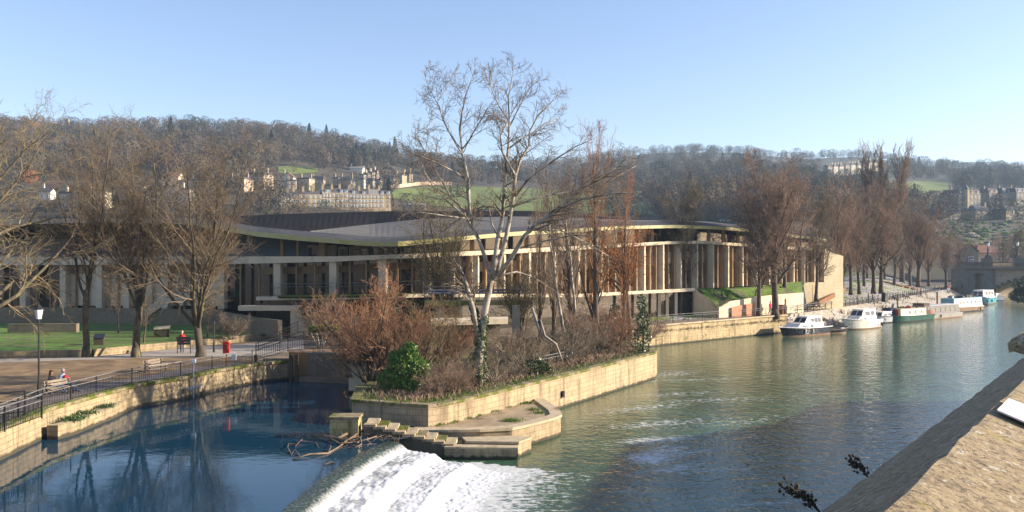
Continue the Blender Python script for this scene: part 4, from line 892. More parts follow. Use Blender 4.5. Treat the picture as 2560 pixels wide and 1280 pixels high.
# lower terrace slab
t_top = tab([(200, 741), (640, 742), (850, 741), (1068, 735), (1300, 735), (1450, 736), (1610, 727), (1737, 720)]); t_bot = tab([(200, 751), (640, 751), (850, 749), (1068, 743), (1300, 743), (1450, 743), (1610, 734), (1737, 728)])
PT = list(np.linspace(640, 1737, 60)); T0 = [at(x, t_bot(x), fY(x)-OV) for x in PT]; T1 = [at(x, t_top(x), fY(x)-OV) for x in PT]; T1i = [p+V((0, 9, 0)) for p in T1]; T0i = [p+V((0, 9, 0)) for p in T0]
b = MB()
for i in range(len(PT)-1): b.quad(T0[i], T0[i+1], T1[i+1], T1[i]); b.quad(T1[i], T1[i+1], T1i[i+1], T1i[i]); b.quad(T0i[i], T0i[i+1], T0[i+1], T0[i])
b.build('terrace_slab', MT['conc'], st, world=True)
base_y = tab([(-120, 800), (230, 775), (640, 770), (660, 742), (1068, 736), (1300, 736), (1450, 737), (1610, 729), (1737, 722), (1820, 717), (1900, 712), (1985, 707), (2065, 700)])
cols = [-40, 60, 160, 250, 318, 414, 555, 695, 834, 957, 1067, 1130, 1190, 1254, 1317, 1380, 1440, 1498, 1552, 1605, 1652, 1696, 1737, 1777, 1815, 1851, 1886, 1918, 1950, 1979, 2006, 2031, 2052]
for x in cols:
    dy = -OV+1.2; Y = fY(x)+dy; zt = zat(s_bot(x), fY(x)-OV+.6)-.02; zb = zat(base_y(x), fY(x)-OV)-.1
    wd = .55 if x > 1100 else .75; d = .9
    b = MB(); b.box(((x-CX)/F*Y, Y+.2, (zt+zb)/2), (wd*(.75 if x > 1250 else 1), d, zt-zb), rz=1.0 if x > 1250 else -.1); b.build('column', MT['conc'], st, world=True)
# fins, glass and spandrels behind the columns
fin = 0
for i in range(len(cols)-1):
    x0, x1 = cols[i], cols[i+1]
    if x0 < 1060: n = 2
    else: n = 2
    for k in range(n):
        x = x0+(x1-x0)*(k+1)/(n+1); Y = fY(x)-OV+2.0
        zt = zat(s_bot(x), fY(x)-OV+.6)-.02; zb = zat(base_y(x), fY(x)-OV)-.1
        dd = .75 if x > 1150 else .3
        b = MB(); b.box(((x-CX)/F*Y, Y, (zt+zb)/2), (.16, dd, zt-zb), rz=.62 if x > 1150 else 0); b.build('fin', MT['bronze'], st, world=True); fin += 1
g0, g1 = [], []
for x in PX: g0.append(at(x, base_y(x), fY(x)-OV)+V((0, 2.6, -.2))); g1.append(V((g0[-1].x, g0[-1].y, zat(s_bot(x), fY(x)-OV+.6))))
b = MB(); strip(b, g0, g1, 0); b.build('glazing', MT['glass'], st, world=True)
b = MB()
def band(xa, xb, ya, yb, dy, m=0):
    xs = np.linspace(xa, xb, max(2, int((xb-xa)/12)))
    for i in range(len(xs)-1):
        Ya, Yb = fY(xs[i])+dy, fY(xs[i+1])+dy; f = ya if callable(ya) else (lambda q: ya); h = yb if callable(yb) else (lambda q: yb)
        b.quad(at(xs[i], h(xs[i]), Ya), at(xs[i+1], h(xs[i+1]), Yb), at(xs[i+1], f(xs[i+1]), Yb), at(xs[i], f(xs[i]), Ya), m)
sp_t = lambda x: s_bot(x)+.17*(base_y(x)-s_bot(x)); sp_b = lambda x: s_bot(x)+.42*(base_y(x)-s_bot(x)); sp_c = lambda x: base_y(x)-.13*(base_y(x)-s_bot(x))
band(1180, 2055, sp_t, sp_b, -OV+2.3); b.build('spandrel_panel', MT['tan'], st, world=True); b = MB(); band(1480, 2055, sp_c, base_y, -OV+2.32)
b.build('sill_panel', MT['tan'], st, world=True)
b = MB()
for i in range(2, 6):
    xa, xb = cols[i], cols[i+1]
    band(xa+3, xb-3, lambda x: 684, lambda x: 764, -OV+2.3, 0)
    band(xa+3, xb-3, lambda x: 664, lambda x: 684, -OV+2.28, 1)
b.build('infill_panel', [MT['conc'], MT['bronze']], st, world=True)
b = MB(); band(660, 1060, lambda x: s_bot(x)+10, lambda x: s_bot(x)+28, -OV+2.4, 0); b.build('louvre_panel', mat('timber_louvre', (.16, .11, .06), (.2, .14, .08), 1, .7, .3, stretch=(.2, .2, 12)), st, world=True)
# upper storey: glazing to the right, posts under the roof, boxes and bays
b = MB()
xs = np.linspace(1150, 2060, 60)
for i in range(len(xs)-1):
    a, c = xs[i], xs[i+1]; Ya, Yc = fY(a)+1.2, fY(c)+1.2
    b.quad(gx(a, Ya, zat(s_top(a), fY(a)-OV+.6)), gx(c, Yc, zat(s_top(c), fY(c)-OV+.6)), gx(c, Yc, zat(f_bot(c), fY(c)-OV)+.2), gx(a, Ya, zat(f_bot(a), fY(a)-OV)+.2))
b.build('upper_glazing', MT['glass'], st, world=True)
for x, th in ((350, .35), (500, .35), (706, .3), (745, .25), (806, .7), (895, .6), (952, .6), (975, .6), (1035, .65), (1120, .5), (1180, .5), (1250, .5), (1316, .5), (1390, .45), (1470, .45), (1548, .45), (1630, .4), (1705, .4), (1772, .4), (1808, .35), (1845, .35), (1880, .35), (1915, .3), (1960, .3), (2025, .3)):
    Y = fY(x)-.8; z0 = zat(s_top(x), fY(x)-OV+.6); z1 = zat(f_bot(x), fY(x)-OV)+.25
    b = MB(); b.box(((x-CX)/F*Y, Y, (z0+z1)/2), (th, .5, z1-z0)); b.build('roof_post', MT['bronze'] if x < 1840 else MT['gold'], st, world=True)
b = MB(); q = fY(805)+3; c0 = at(805, 628, q); b.box((c0.x, q+2, c0.z-.0), (72/F*q, 4, 30/F*q)); b.build('stair_box', MT['tan'], st, world=True)
b = MB(); q = fY(792)+.95; c0 = at(775, 632, q); b.box(c0, (.4, .1, 1.1)); b.build('doorway', MT['black'], st, world=True)
for k in range(9):
    xa = 846+k*27; q = fY(xa)+3.4; a, c = at(xa, 617-k*.8, q), at(xa+23, 641-k*1.4, q)
    wn = MB(); wn.box(((a.x+c.x)/2, q, (a.z+c.z)/2), (c.x-a.x, .2, a.z-c.z)); wn.box(((a.x+c.x)/2, q-.08, (a.z+c.z)/2-.1), ((c.x-a.x)*.72, .2, (a.z-c.z)*.66), m=1)
    wn.build('bay_window', [MT['conc'], MT['glass']], st, world=True)
b = MB(); xs = np.linspace(840, 1130, 24)
for i in range(len(xs)-1):
    p = at(xs[i], s_top(xs[i]), fY(xs[i])-OV+1); q = at(xs[i+1], s_top(xs[i+1]), fY(xs[i+1])-OV+1); u = V((0, 0, .62)); b.tube([p+u, q+u], .03, 4); b.beam(p, p+u, .04, .04); b.tube([p+u*.5, q+u*.5], .015, 4)
b.build('balcony_rail', MT['black'], st, world=True)
# stand seen under the roof: rake and seat rows facing the viewer
rk = MB(); sb_ = MB()
for r_ in range(9):
    dy = 2+r_*1.3; 
    for x in np.linspace(-100, 786, 150):
        if r_ > 5 and x > 720+10*(8-r_): continue
        Y = fY(x)+dy; z = 10.25+r_*.3; X = (x-CX)/F*Y
        sb_.box((X, Y-.1, z+.22), (.36, .09, .26)); sb_.box((X, Y-.3, z+.07), (.36, .36, .06))
    xs = np.linspace(-110, 790, 40)
    for i in range(len(xs)-1):
        Ya, Yb = fY(xs[i])+dy, fY(xs[i+1])+dy; z = 10.25+r_*.3
        A, B = gx(xs[i], Ya+.4, z), gx(xs[i+1], Yb+.4, z); rk.quad(A-V((0, 1.3, 0)), B-V((0, 1.3, 0)), B, A); rk.quad(A, B, B+V((0, 0, .3)), A+V((0, 0, .3)))
rk.build('seating_rake', MT['stone_dark'], st, world=True)
o = sb_.build('seat', mat('grey_seat', (.12, .13, .14), (.17, .18, .2), 3, .5), st, world=True); o['kind'] = 'stuff'
# underside block below the left part and under the terrace
b = MB(); xs = np.linspace(640, 1740, 50)
for i in range(len(xs)-1):
    a, c = xs[i], xs[i+1]
    b.quad(gx(a, fY(a)-OV+2.2, ZB-.1), gx(c, fY(c)-OV+2.2, ZB-.1), gx(c, fY(c)-OV+2.2, zat(t_bot(c), fY(c)-OV)), gx(a, fY(a)-OV+2.2, zat(t_bot(a), fY(a)-OV)))
b.build('basement_glazing', MT['glass'], st, world=True)
for x in (1560, 1605, 1648, 1668, 1690, 1735):
    Y = fY(x)-OV+1; zt = zat(t_bot(x), fY(x)-OV); b = MB(); b.box(((x-CX)/F*Y, Y, (zt+ZB)/2), (.35, .35, zt-ZB)); b.build('basement_column', MT['conc'], st, world=True)
# left stair
b = MB(); p0, p1 = gx(366, 94.6, zat(781, 94.6)), gx(426, 95.5, zat(742, 95.5)); b.beam(p0, p1, 2.2, .75); p2 = gx(470, 96.5, p1.z); b.beam(p1-V((.2, 0, 0)), p2, 2.2, .7); b.build('stair_flight', MT['conc'], st, world=True)
# entrance under the terrace, beige beam, pillar, brown box
b = MB(); q = 84; a = at(600, 764, q); c = at(752, 776, q); b.box(((a.x+c.x)/2, q, (a.z+c.z)/2), (c.x-a.x, 1.2, a.z-c.z)); b.build('entrance_beam', MT['conc'], st, world=True)
b = MB(); a = at(729, 775, q); c = at(764, 836, q); b.box(((a.x+c.x)/2, q+.3, (a.z+ZB)/2), (c.x-a.x, 1.5, a.z-ZB)); b.build('entrance_pillar', MT['conc'], st, world=True)
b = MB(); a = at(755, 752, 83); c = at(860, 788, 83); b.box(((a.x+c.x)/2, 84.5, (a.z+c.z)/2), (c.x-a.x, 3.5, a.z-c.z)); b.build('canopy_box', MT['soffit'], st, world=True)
b = MB(); a = at(764, 788, 86.6); c = at(900, 836, 86.6); b.box(((a.x+c.x)/2, 86.6, (a.z+ZB)/2), (c.x-a.x, .2, a.z-ZB)); b.build('entrance_wall', MT['tan'], st, world=True)
b = MB()
for k in range(24): x = 642+k*3.7; p = gx(x, 83.8, ZB); b.box((p.x, p.y, ZB+1.6), (.05, .05, 3.2))
b.build('entrance_gate', MT['black'], st, world=True)
# terrace railing (stadium edge, moss strip)
tr = thing('terrace_railing', 'thin railing along the stadium terrace above the entrance', 'railing', at(760, 742, fY(760)-OV))
railing(tr, [at(x, t_top(x), fY(x)-OV+.3) for x in (678, 740, 790, 840, 880, 1000, 1067)], 1.35, 2.6, .06, .22)
ms = MB(); xs = np.linspace(700, 1000, 40)
for x in xs: p = at(x, t_top(x), fY(x)-OV-.1); ms.sphere((p.x+R.uniform(-.2, .2), p.y+R.uniform(-.1, .5), p.z), (.5, .5, .18), 6, 4)
tag(ms.build('moss_strip', MT['moss']), 'mossy green strip along the terrace edge over the entrance', 'moss', kind='stuff')
# grassy bank against the columns and the low white wall
bk_t = [(1745, 724), (1780, 720), (1820, 716), (1900, 711), (1960, 708), (2004, 706)]; bk_b = [(1795, 771), (1800, 769), (1822, 756), (1885, 746), (1935, 739), (2006, 734)]
TT = [at(x, y, fY(x)-OV-.2) for x, y in bk_t]; BB = [at(x, y, fY(x)-OV-5.5) for x, y in bk_b]; TB = []
b = MB()
for i in range(len(TT)-1):
    for k in range(6):
        l = lambda A, B_, t: A.lerp(B_, t)+V((0, 0, .25*math.sin(t*9+i)))
        b.quad(l(BB[i], TT[i], k/6), l(BB[i+1], TT[i+1], k/6), l(BB[i+1], TT[i+1], (k+1)/6), l(BB[i], TT[i], (k+1)/6))
tag(b.build('grass_bank', mat('rough_grass', (.05, .11, .012), (.13, .2, .03), 1.5, .95, .6, c3=(.1, .09, .06), s3=.5, t3=(.5, .62)), smooth=True), kind='structure')
lw = thing('low_white_wall', 'low pale wall with orange brick panels under the grass bank', 'wall', (BB[2].x, BB[2].y, ZB))
b = MB()
for i in range(len(BB)-1):
    A, B_ = BB[i], BB[i+1]; n_ = (B_-A).xy.normalized(); n_ = V((n_.y, -n_.x, 0))*.18
    b.prism([(A+n_).xy[:], (B_+n_).xy[:], (B_-n_).xy[:], (A-n_).xy[:]], ZB-.3, [A.z+.15, B_.z+.15, B_.z+.15, A.z+.15])
b.build('wall_body', MT['conc'], lw, world=True)
b = MB(); A, B_ = BB[2]-V((-.3, .25, .35)), BB[3]-V((0, .25, .35)); b.quad((A.x, A.y-.1, ZB), (B_.x, B_.y-.1, ZB), (B_.x, B_.y-.1, B_.z-.2), (A.x, A.y-.1, A.z-.25)); b.build('brick_panel', MT['corten'], lw, world=True)
rampw = thing('ramp_wall', 'pale sloping concrete cheek wall at the left end of the grass bank', 'wall', at(1745, 780, fY(1740)-OV))
Yq = fY(1738)-OV; b = MB(); A = gx(1737, Yq, 0); B_ = gx(1797, fY(1797)-OV-5.5, 0); n_ = V((-.5, .8, 0))*.3
b.prism([A.xy[:], B_.xy[:], (B_+n_).xy[:], (A+n_).xy[:]], ZB-.2, [zat(721, Yq), zat(768, B_.y), zat(768, B_.y), zat(721, Yq)]); b.build('wall_body', MT['conc'], rampw, world=True)
# end block in new ashlar
eb = thing('end_block', 'pale ashlar stone block closing the right end of the stadium', 'building', gx(2080, 136, ZB))
A, B_ = gx(2060, 133, 0), gx(2108, 135, 0); C_ = B_+V((3.2, 9, 0)); D_ = A+V((4.6, 9, 0))
b = MB(); b.prism([A.xy[:], B_.xy[:], C_.xy[:], D_.xy[:]], ZB-.2, [zat(627, A.y), zat(640, B_.y), zat(640, B_.y), zat(627, A.y)]); b.build('upper_wall', MT['ashlar'], eb, world=True)
A2 = gx(2008, 131, 0); b = MB(); b.prism([A2.xy[:], gx(2059.5, 132.9, 0).xy[:], (D_-V((.3, 0, 0))).xy[:], (A2+V((4, 9, 0))).xy[:]], ZB-.2, zat(706, 131)); b.build('lower_wall', MT['ashlar'], eb, world=True)
b = MB(); p = gx(2030, 132.4, ZB+1.4); b.box((p.x, p.y-.1, ZB+2.1), (.75, .5, 3.4), rz=.9); b.build('doorway', MT['bronze'], eb, world=True)
# ---------------------------------------------------------------- right bank lawn: crocus slope
m, nt, bs = new_mat('crocus_lawn'); v = coords(nt, (.8, .35, 1)); tc2 = coords(nt)
n1 = noise(nt, coords(nt, (.9, .22, 1)), .55, 5); n2 = noise(nt, tc2, 7, 4)
o_ = mix(nt, ramp(nt, n1, [(.42, 0.), (.56, 1.)]).outputs[0], (.19, .24, .05), (.38, .31, .4)); o_ = mix(nt, ramp(nt, n2, [(.45, 0.), (.65, .6)]).outputs[0], o_, (.2, .19, .1))
nt.links.new(o_, bs.inputs['Base Color']); bs.inputs['Roughness'].default_value = .95; bump(nt, bs, n2, .5, .08)
pathR = [(12, 94.5)]+[(p.x-.6, p.y+.6) for p in RW[1:]]+[(x-.35, y+.3) for x, y in tp]
def shift(pts, d): 
    return [(p.x, p.y) for p in off([V((x, y, 0)) for x, y in pts], d)]
pin, pout = shift(pathR, .2), shift(pathR, 2.7)
sheet('towpath', pin+pout[::-1], MT['asphalt'], ZB+.006)
vs_, q_ = [], []; L0 = pout[1:]
nL = 60; nK = 14
top_px = [(1640, 782), (1740, 776), (1800, 776), (1860, 770), (1930, 752), (2006, 738), (2100, 716), (2180, 704), (2250, 699), (2310, 704), (2360, 714), (2395, 722)]
ft = tab(top_px)
for i in range(nL+1):
    t = i/nL*(len(L0)-1); k = min(int(t), len(L0)-2); a = V((*L0[k], 0)).lerp(V((*L0[k+1], 0)), t-k); px = CX+F*a.x/a.y
    for j in range(nK+1):
        s_ = j/nK; Y = a.y+s_*(14+18*min(1, max(0, (px-1950)/150))); X = a.x+(-.25)*(Y-a.y)
        pxx = CX+F*X/Y; rise = max(0, min(3.6, (pxx-1880)/330*3.6))*(1-max(0, (pxx-2270)/140)) if pxx > 1880 else .25
        vs_.append((X, Y, ZB+.02+max(0.02, rise)*math.sin(s_*math.pi/2)**1.3+.05*mno.noise(V((X*.3, Y*.3, 0)))))
q_ = [(i*(nK+1)+j, (i+1)*(nK+1)+j, (i+1)*(nK+1)+j+1, i*(nK+1)+j+1) for i in range(nL) for j in range(nK)]
LAWN_V, LAWN_N = vs_, (nL, nK)
tag(link('crocus_lawn', np_mesh('crocus_lawn', vs_, quad=q_, mats=[m], smooth=True)), kind='structure')
def lawn_z(X, Y):
    d = [(abs(p[0]-X)+abs(p[1]-Y), p[2]) for p in vs_]; return min(d)[1]
# rusty edging strip running down the lawn and the dark retaining edge
b = MB(); A, B_ = at(2203, 703, 178), at(2296, 727, 165); prev = None
for k in range(13):
    t = k/12; px = 2203+93*t; py = 703+24*t; 
    best = min(((p[0], p[1], p[2]) for p in vs_), key=lambda p: (CX+F*p[0]/p[1]-px)**2+(CY+(CZ-p[2])/p[1]*F-py)**2); c = V(best)
    if prev is not None and (c-prev).length > .1: b.beam(prev+V((0, 0, .12)), c+V((0, 0, .12)), .7, .35)
    prev = c
tag(b.build('rusty_edging', MT['rust']), 'rusty steel edging strip running diagonally down the crocus lawn', 'edging')
b = MB(); b.beam(gx(2046, 129, ZB+1.0), gx(2112, 138, ZB+2.9), .3, .7); tag(b.build('dark_retaining_edge', MT['rust']), 'dark rusty wedge wall at the foot of the ashlar end block', 'wall')
# ---------------------------------------------------------------- bridge
br = thing('road_bridge', 'old stone bridge with balustrade, dark rusticated pier and wide arch', 'bridge', gx(2470, 228, 0))
BY = 226.0
def bx(px): return (px-CX)/F*(BY-(px-2470)*.08), BY-(px-2470)*.08
def bl(px, z, dy=0): x, y = bx(px); return V((x, y+dy, z))
zt, zc = zat(672, BY), zat(655, BY)
# spandrel with the arch cut out
WV = V((10.5, 9.2, 0)); arch = []; n = 26
for k in range(n+1):
    t = k/n*.5; ang = math.pi*(1-t); arch.append((2700+222*math.cos(ang), -.3+max(0, math.sin(ang))**.8*7.0))
b = MB()
for k in range(n):
    (xa, za), (xb, zb) = arch[k], arch[k+1]; L0_, L1_ = (xa-2478)*BY/F, (xb-2478)*BY/F
    b.quad(bl(xa, za), bl(xb, zb), bl(xb, zt), bl(xa, zt), 0, [(L0_, za), (L1_, zb), (L1_, zt), (L0_, zt)])
    b.quad(bl(xb, zb), bl(xa, za), bl(xa, za)+WV, bl(xb, zb)+WV, 1, [(0, za), (0, zb), (12, zb), (12, za)])
b.build('spandrel', [MT['stone_bridge'], MT['stone_old']], br, world=True)
b = MB()
for k in range(n):
    (xa, za), (xb, zb) = arch[k], arch[k+1]
    if k % 2 == 0: b.beam(bl(xa, za, -.12), bl(xb, zb, -.12), .3, .9)
b.build('voussoir_ring', MT['stone_dark'], br, world=True)
# pier with arched passage
def wallpart(nm, xa, xb, za, zb, m, dy=0, d=3., parent=br):
    b = MB(); A, B_ = bl(xa, 0, dy), bl(xb, 0, dy); b.prism([A.xy[:], B_.xy[:], (B_+V((0, d, 0))).xy[:], (A+V((0, d, 0))).xy[:]], za, zb); return b.build(nm, m, parent, world=True)
wallpart('pier', 2449, 2478, -.6, zt, MT['stone_dark'], -1.2, 4)
wallpart('pier', 2392, 2432, -.6, zt, MT['stone_dark'], -1.0, 4)
wallpart('passage_lintel', 2432, 2449, zat(684, BY), zt, MT['stone_dark'], -1.0, 4)
b = MB()
for k in range(9):
    a0, a1 = math.pi*k/9, math.pi*(k+1)/9; q = lambda a, r_: bl(2440.5+r_*math.cos(a), zat(690, BY)+r_*.6*math.sin(a)*BY/F, -1.25); 
    b.quad(q(a0, 8.6), q(a0, 14), q(a1, 14), q(a1, 8.6))
b.build('passage_arch', MT['stone_old'], br, world=True)
wallpart('passage_back', 2432, 2449, ZB, zat(684, BY), MT['rust'], 6, .5)
wallpart('cornice', 2392, 2720, zt, zt+.45, MT['stone_dark'], -1.5, 3)
wallpart('parapet', 2392, 2452, zt+.45, zc-.25, MT['stone_dark'], -1.0, .8)
wallpart('parapet_coping', 2392, 2720, zc-.25, zc, MT['stone_dark'], -1.3, 1.4)
for x in (2466, 2545, 2630): wallpart('pedestal', x-13 if x == 2466 else x-9, x+9, zt+.45, zat(645, BY), MT['stone_dark'], -1.35, 1.5); 
bal = MB()
for k in range(58):
    x = 2478+k*2.4
    if abs(x-2545) < 10: continue
    p = bl(x, 0, -.7); bal.tube([(p.x, p.y, zt+.45), (p.x, p.y, zt+.75), (p.x, p.y, zt+1.0), (p.x, p.y, zc-.25)], [.1, .14, .07, .1], 6)
o = bal.build('balusters', MT['stone_bridge'], br, world=True)
for px, lab in ((2467, 'black cast-iron bridge lamp with white lantern, left one'), (2540, 'black cast-iron bridge lamp with white lantern, right one near the frame edge')):
    p = bl(px, zat(645, BY), -.6); l = thing('bridge_lamp', lab, 'lamp', p, 0, 'lamps on the bridge parapet')
    b = MB(); b.box((0, 0, .35), (1.3, 1.1, .7), taper=.7); b.tube([(0, 0, .7), (0, 0, 1.2), (0, 0, 3.1)], [.35, .22, .12], 8); b.box((0, 0, 2.1), (.5, .5, .15)); b.build('column', MT['black'], l)
    b = MB(); b.tube([(0, 0, 3.1), (0, 0, 4.0)], [.22, .36], 6); b.build('lantern', MT['white'], l); b = MB(); b.tube([(0, 0, 4.0), (0, 0, 4.3), (0, 0, 4.55)], [.42, .2, .04], 6); b.build('lamp_cap', MT['black'], l)
# house behind the bridge
hb = gx(2440, 290, 6)
house(2404, 2440, 668, 630, 612, WL['dim'], RF['red'], 1, 1, 'grey gabled house wing behind the bridge parapet', 'front', 0, chim=1, name='bridge_house', pos=gx(2427, 285, zat(668, 285)), wsz=(1.6, 2.2))
house(2438, 2502, 668, 633, 612, WL['pink'], RF['red'], 3, 1, 'red-roofed house wing with white gutter behind the bridge lamp', 'hip', 0, chim=2, name='bridge_house', pos=gx(2474, 294, zat(668, 294)))
house(2380, 2406, 668, 645, 636, WL['pink'], RF['brown'], 1, 1, 'low sunlit outbuilding left of the grey gabled house', 'gable', 0, chim=0, name='outbuilding', pos=gx(2394, 288, zat(668, 288)))
# ---------------------------------------------------------------- trees
def rot_off(d, ang, rng):
    a = d.orthogonal().normalized(); a.rotate(Matrix.Rotation(rng.random()*2*math.pi, 3, d)); q = d.copy(); q.rotate(Matrix.Rotation(ang, 3, a)); return q
class Tree:
    def __init__(s, seed): s.r = random.Random(seed); s.limb = MB(); s.tw = []; s.tips = []
    def seg(s, p, q, r0, r1): s.tw.append((p.x, p.y, p.z, q.x, q.y, q.z, r0, r1))
    def grow(s, p, d, L, r, lv, P, limblv=1):
        q = P[lv]; n = q.get('n', 5); pts = [p.copy()]; rad = [r]; ds = [d.copy()]; w_ = q.get('w', .12); tr = q.get('t', .05); rend = r*q.get('end', .35)
        for i in range(n):
            d = (d+V((s.r.gauss(0, w_), s.r.gauss(0, w_), s.r.gauss(0, w_)+tr))).normalized(); p = p+d*(L/n); pts.append(p); rad.append(r+(rend-r)*(i+1)/n); ds.append(d)
        s.emit(pts, rad, lv, limblv)
        s.kids(pts, rad, ds, L, lv, P, limblv)
    def emit(s, pts, rad, lv, limblv):
        if lv <= limblv: s.limb.tube(pts, rad, 7 if lv == 0 else 5)
        else:
            for i in range(len(pts)-1): s.seg(pts[i], pts[i+1], rad[i], rad[i+1])
    def kids(s, pts, rad, ds, L, lv, P, limblv, L0=None):
        if lv+1 >= len(P): s.tips.append(pts[-1]); return
        c = P[lv+1]; q = P[lv]; n = len(pts)-1; k_ = q.get('k', 5)
        for k in range(k_):
            f = q.get('s', .25)+(1-q.get('s', .25))*(k+s.r.random())/k_; i = min(int(f*n), n-1); t = f*n-i
            pp = pts[i].lerp(pts[i+1], t); dd = rot_off(ds[i+1], c.get('a', .7)*(.7+.6*s.r.random()), s.r)
            if c.get('up'): dd = (dd+V((0, 0, c['up']))).normalized()
            if c.get('down'): dd = (dd-V((0, 0, c['down']*s.r.random()))).normalized()
            LL = c['L'] if 'L' in c else L*c.get('f', .5)
            LL *= (1.15-c.get('taper', .5)*f)*(.75+.5*s.r.random()); rr = max(c.get('rmin', .006), (rad[i]+(rad[i+1]-rad[i])*t)*c.get('rf', .6))
            s.grow(pp, dd, LL, rr, lv+1, P, limblv)
    def twig_mesh(s, m):
        a = np.array(s.tw, dtype=np.float64); n = len(a); p, q = a[:, :3], a[:, 3:6]; d = q-p; d /= np.linalg.norm(d, axis=1, keepdims=True)+1e-9
        h = np.where(np.abs(d[:, 2:3]) < .9, np.array([[0, 0, 1.]]), np.array([[1., 0, 0]])); x = np.cross(d, h); x /= np.linalg.norm(x, axis=1, keepdims=True); y = np.cross(d, x)
        vs = []
        for k in range(3):
            an = 2*math.pi*k/3; o = x*math.cos(an)+y*math.sin(an); vs += [p+o*a[:, 6:7], q+o*a[:, 7:8]]
        v = np.stack(vs, 1).reshape(-1, 3); b = np.arange(n)[:, None]*6
        f = np.stack([b+np.array([[0, 2, 3, 1]]), b+np.array([[2, 4, 5, 3]]), b+np.array([[4, 0, 1, 5]])], 1).reshape(-1, 4)
        return np_mesh('crown', v, quad=f, mats=[m])
    def meshes(s, mb, mt): return s.limb.mesh('trunk', mb, True), s.twig_mesh(mt)
def place_tree(name, ms, loc, label, rz=0, sc_=(1, 1, 1), group=None, cat='tree'):
    t = thing(name, label, cat, loc, rz, group); t.scale = sc_
    link('trunk', ms[0], t); link('crown', ms[1], t); return t
# -- left bank trees: upswept, lichen-covered
def vase(seed, H, r, nl, spread, mb='bark_lichen', mt='tw_bud', lo=.2, dense=1.0, trunkf=.22, rm=.012):
    t = Tree(seed); Ht = H*trunkf
    P = [dict(n=4, w=.04, t=0, end=.8, k=nl, s=lo+.55), dict(n=9, w=.09, t=.17, end=.22, L=H*.82, rf=.5, a=spread, taper=.25, k=int(13*dense), s=.14),
         dict(n=5, w=.13, t=.1, end=.35, f=.36, rf=.5, a=.8, taper=.5, k=int(9*dense), s=.12), dict(n=3, w=.16, t=.08, end=.5, f=.42, rf=.55, rmin=rm, a=.75, k=int(6*dense), s=.12), dict(n=2, w=.2, t=.05, end=.7, f=.55, rf=.65, rmin=rm*.75, a=.7)]
    t.grow(V((0, 0, -.2)), V((0, 0, 1)), Ht, r, 0, P)
    t.limb.tube([V((0, 0, -.3)), V((0, 0, .1)), V((0, 0, .9))], [r*1.6, r*1.35, r*1.0], 8)
    return t.meshes(MT[mb], MT[mt])
tree_a = vase(3, 17.6, .34, 8, .38, 'bark_lichen', 'tw_bud', trunkf=.3, dense=1.05)
place_tree('bank_tree', tree_a, gd(340, 893, ZB), 'tall upswept bare tree beside the mulch, second from the left', .4, (.92, .92, .86))
tree_b = vase(8, 17.0, .36, 9, .54, 'bark_lichen', 'tw_bud', trunkf=.16, dense=1.05)
place_tree('bank_tree', tree_b, gd(502, 892, ZB), 'broad bare tree with low forking limbs behind the black notice board', 1.9, (.92, .92, 1.0))
tree_c = vase(14, 16.4, .3, 5, .3, 'bark_lichen', 'tw_bud', trunkf=.38, dense=.95)
place_tree('bank_tree', tree_c, gd(215, 893, ZB), 'slender bare tree right of the lamp post on the left bank', .9, (.88, .88, .87))
# big lichen tree at the left edge: wide drooping branches
t = Tree(21)
P = [dict(n=6, w=.05, t=.02, end=.6, k=17, s=.26), dict(n=9, w=.11, t=-.012, end=.18, L=10.5, rf=.5, a=1.0, taper=.45, k=11, s=.15, up=.15), dict(n=6, w=.17, t=-.02, end=.3, f=.42, rf=.5, a=.75, taper=.5, k=7, s=.1, down=.25), dict(n=4, w=.22, t=.0, end=.5, f=.45, rf=.55, rmin=.013, a=.75, k=4, s=.1), dict(n=3, w=.26, t=.02, end=.6, f=.5, rf=.65, rmin=.01, a=.7)]
t.grow(V((0, 0, -.2)), V((.03, 0, 1)), 13, .42, 0, P)
lich = t.meshes(MT['bark_lichen'], MT['tw_lichen'])
place_tree('lichen_tree', lich, gd(-28, 925, ZB), 'sprawling lichen-yellow bare tree filling the left edge', 2.2)
place_tree('lichen_tree', lich, gx(-330, 44, ZB), 'lichen-covered bare tree whose drooping branch tips hang in from the left', 4.9, (.95, .95, .9))
# saplings
sap = vase(31, 5.2, .07, 5, .4, 'bark_lichen', 'tw_bud', trunkf=.35, dense=.6)
place_tree('sapling', sap, gd(360, 858, ZL), 'thin young tree on the lawn just right of the second bank tree', 0, (1, 1, .85))
place_tree('sapling', sap, gd(296, 833, ZL), 'thin young tree in front of the garden wall left of the second bank tree', 2, (1, 1, 1.05))
place_tree('sapling', sap, gd(519, 842, ZL), 'pale leaning young tree right of the broad forked tree', 4, (1, 1, .8))
# -- right bank trees
def roundtree(seed, H, r, mt='tw_red', mb='bark_brown', nl=20, a1=.58, L1=.46, dense=1.05, rm=.02, lean=0):
    t = Tree(seed)
    P = [dict(n=8, w=.035, t=.02, end=.25, k=nl, s=.2), dict(n=7, w=.13, t=.15, end=.25, L=H*L1, rf=.5, a=a1, taper=.38, k=int(11*dense), s=.12, up=.08), dict(n=5, w=.2, t=.07, end=.35, f=.36, rf=.5, a=.75, taper=.5, k=int(7*dense), s=.1), dict(n=3, w=.17, t=.06, end=.5, f=.48, rf=.6, rmin=rm, a=.75, k=int(5*dense), s=.1), dict(n=2, w=.2, t=.04, end=.7, f=.5, rf=.7, rmin=rm*.8, a=.75)]
    t.grow(V((0, 0, -.2)), V((lean, 0, 1)).normalized(), H*.76, r, 0, P); t.limb.tube([V((0, 0, -.4)), V((0, 0, .9))], [r*1.3, r*1.02], 8)
    return t.meshes(MT[mb], MT[mt])
ra = roundtree(41, 20, .45); rb = roundtree(42, 20, .42, a1=.64, L1=.44); rc = roundtree(43, 20, .4, 'tw_grey', a1=.7, L1=.43)
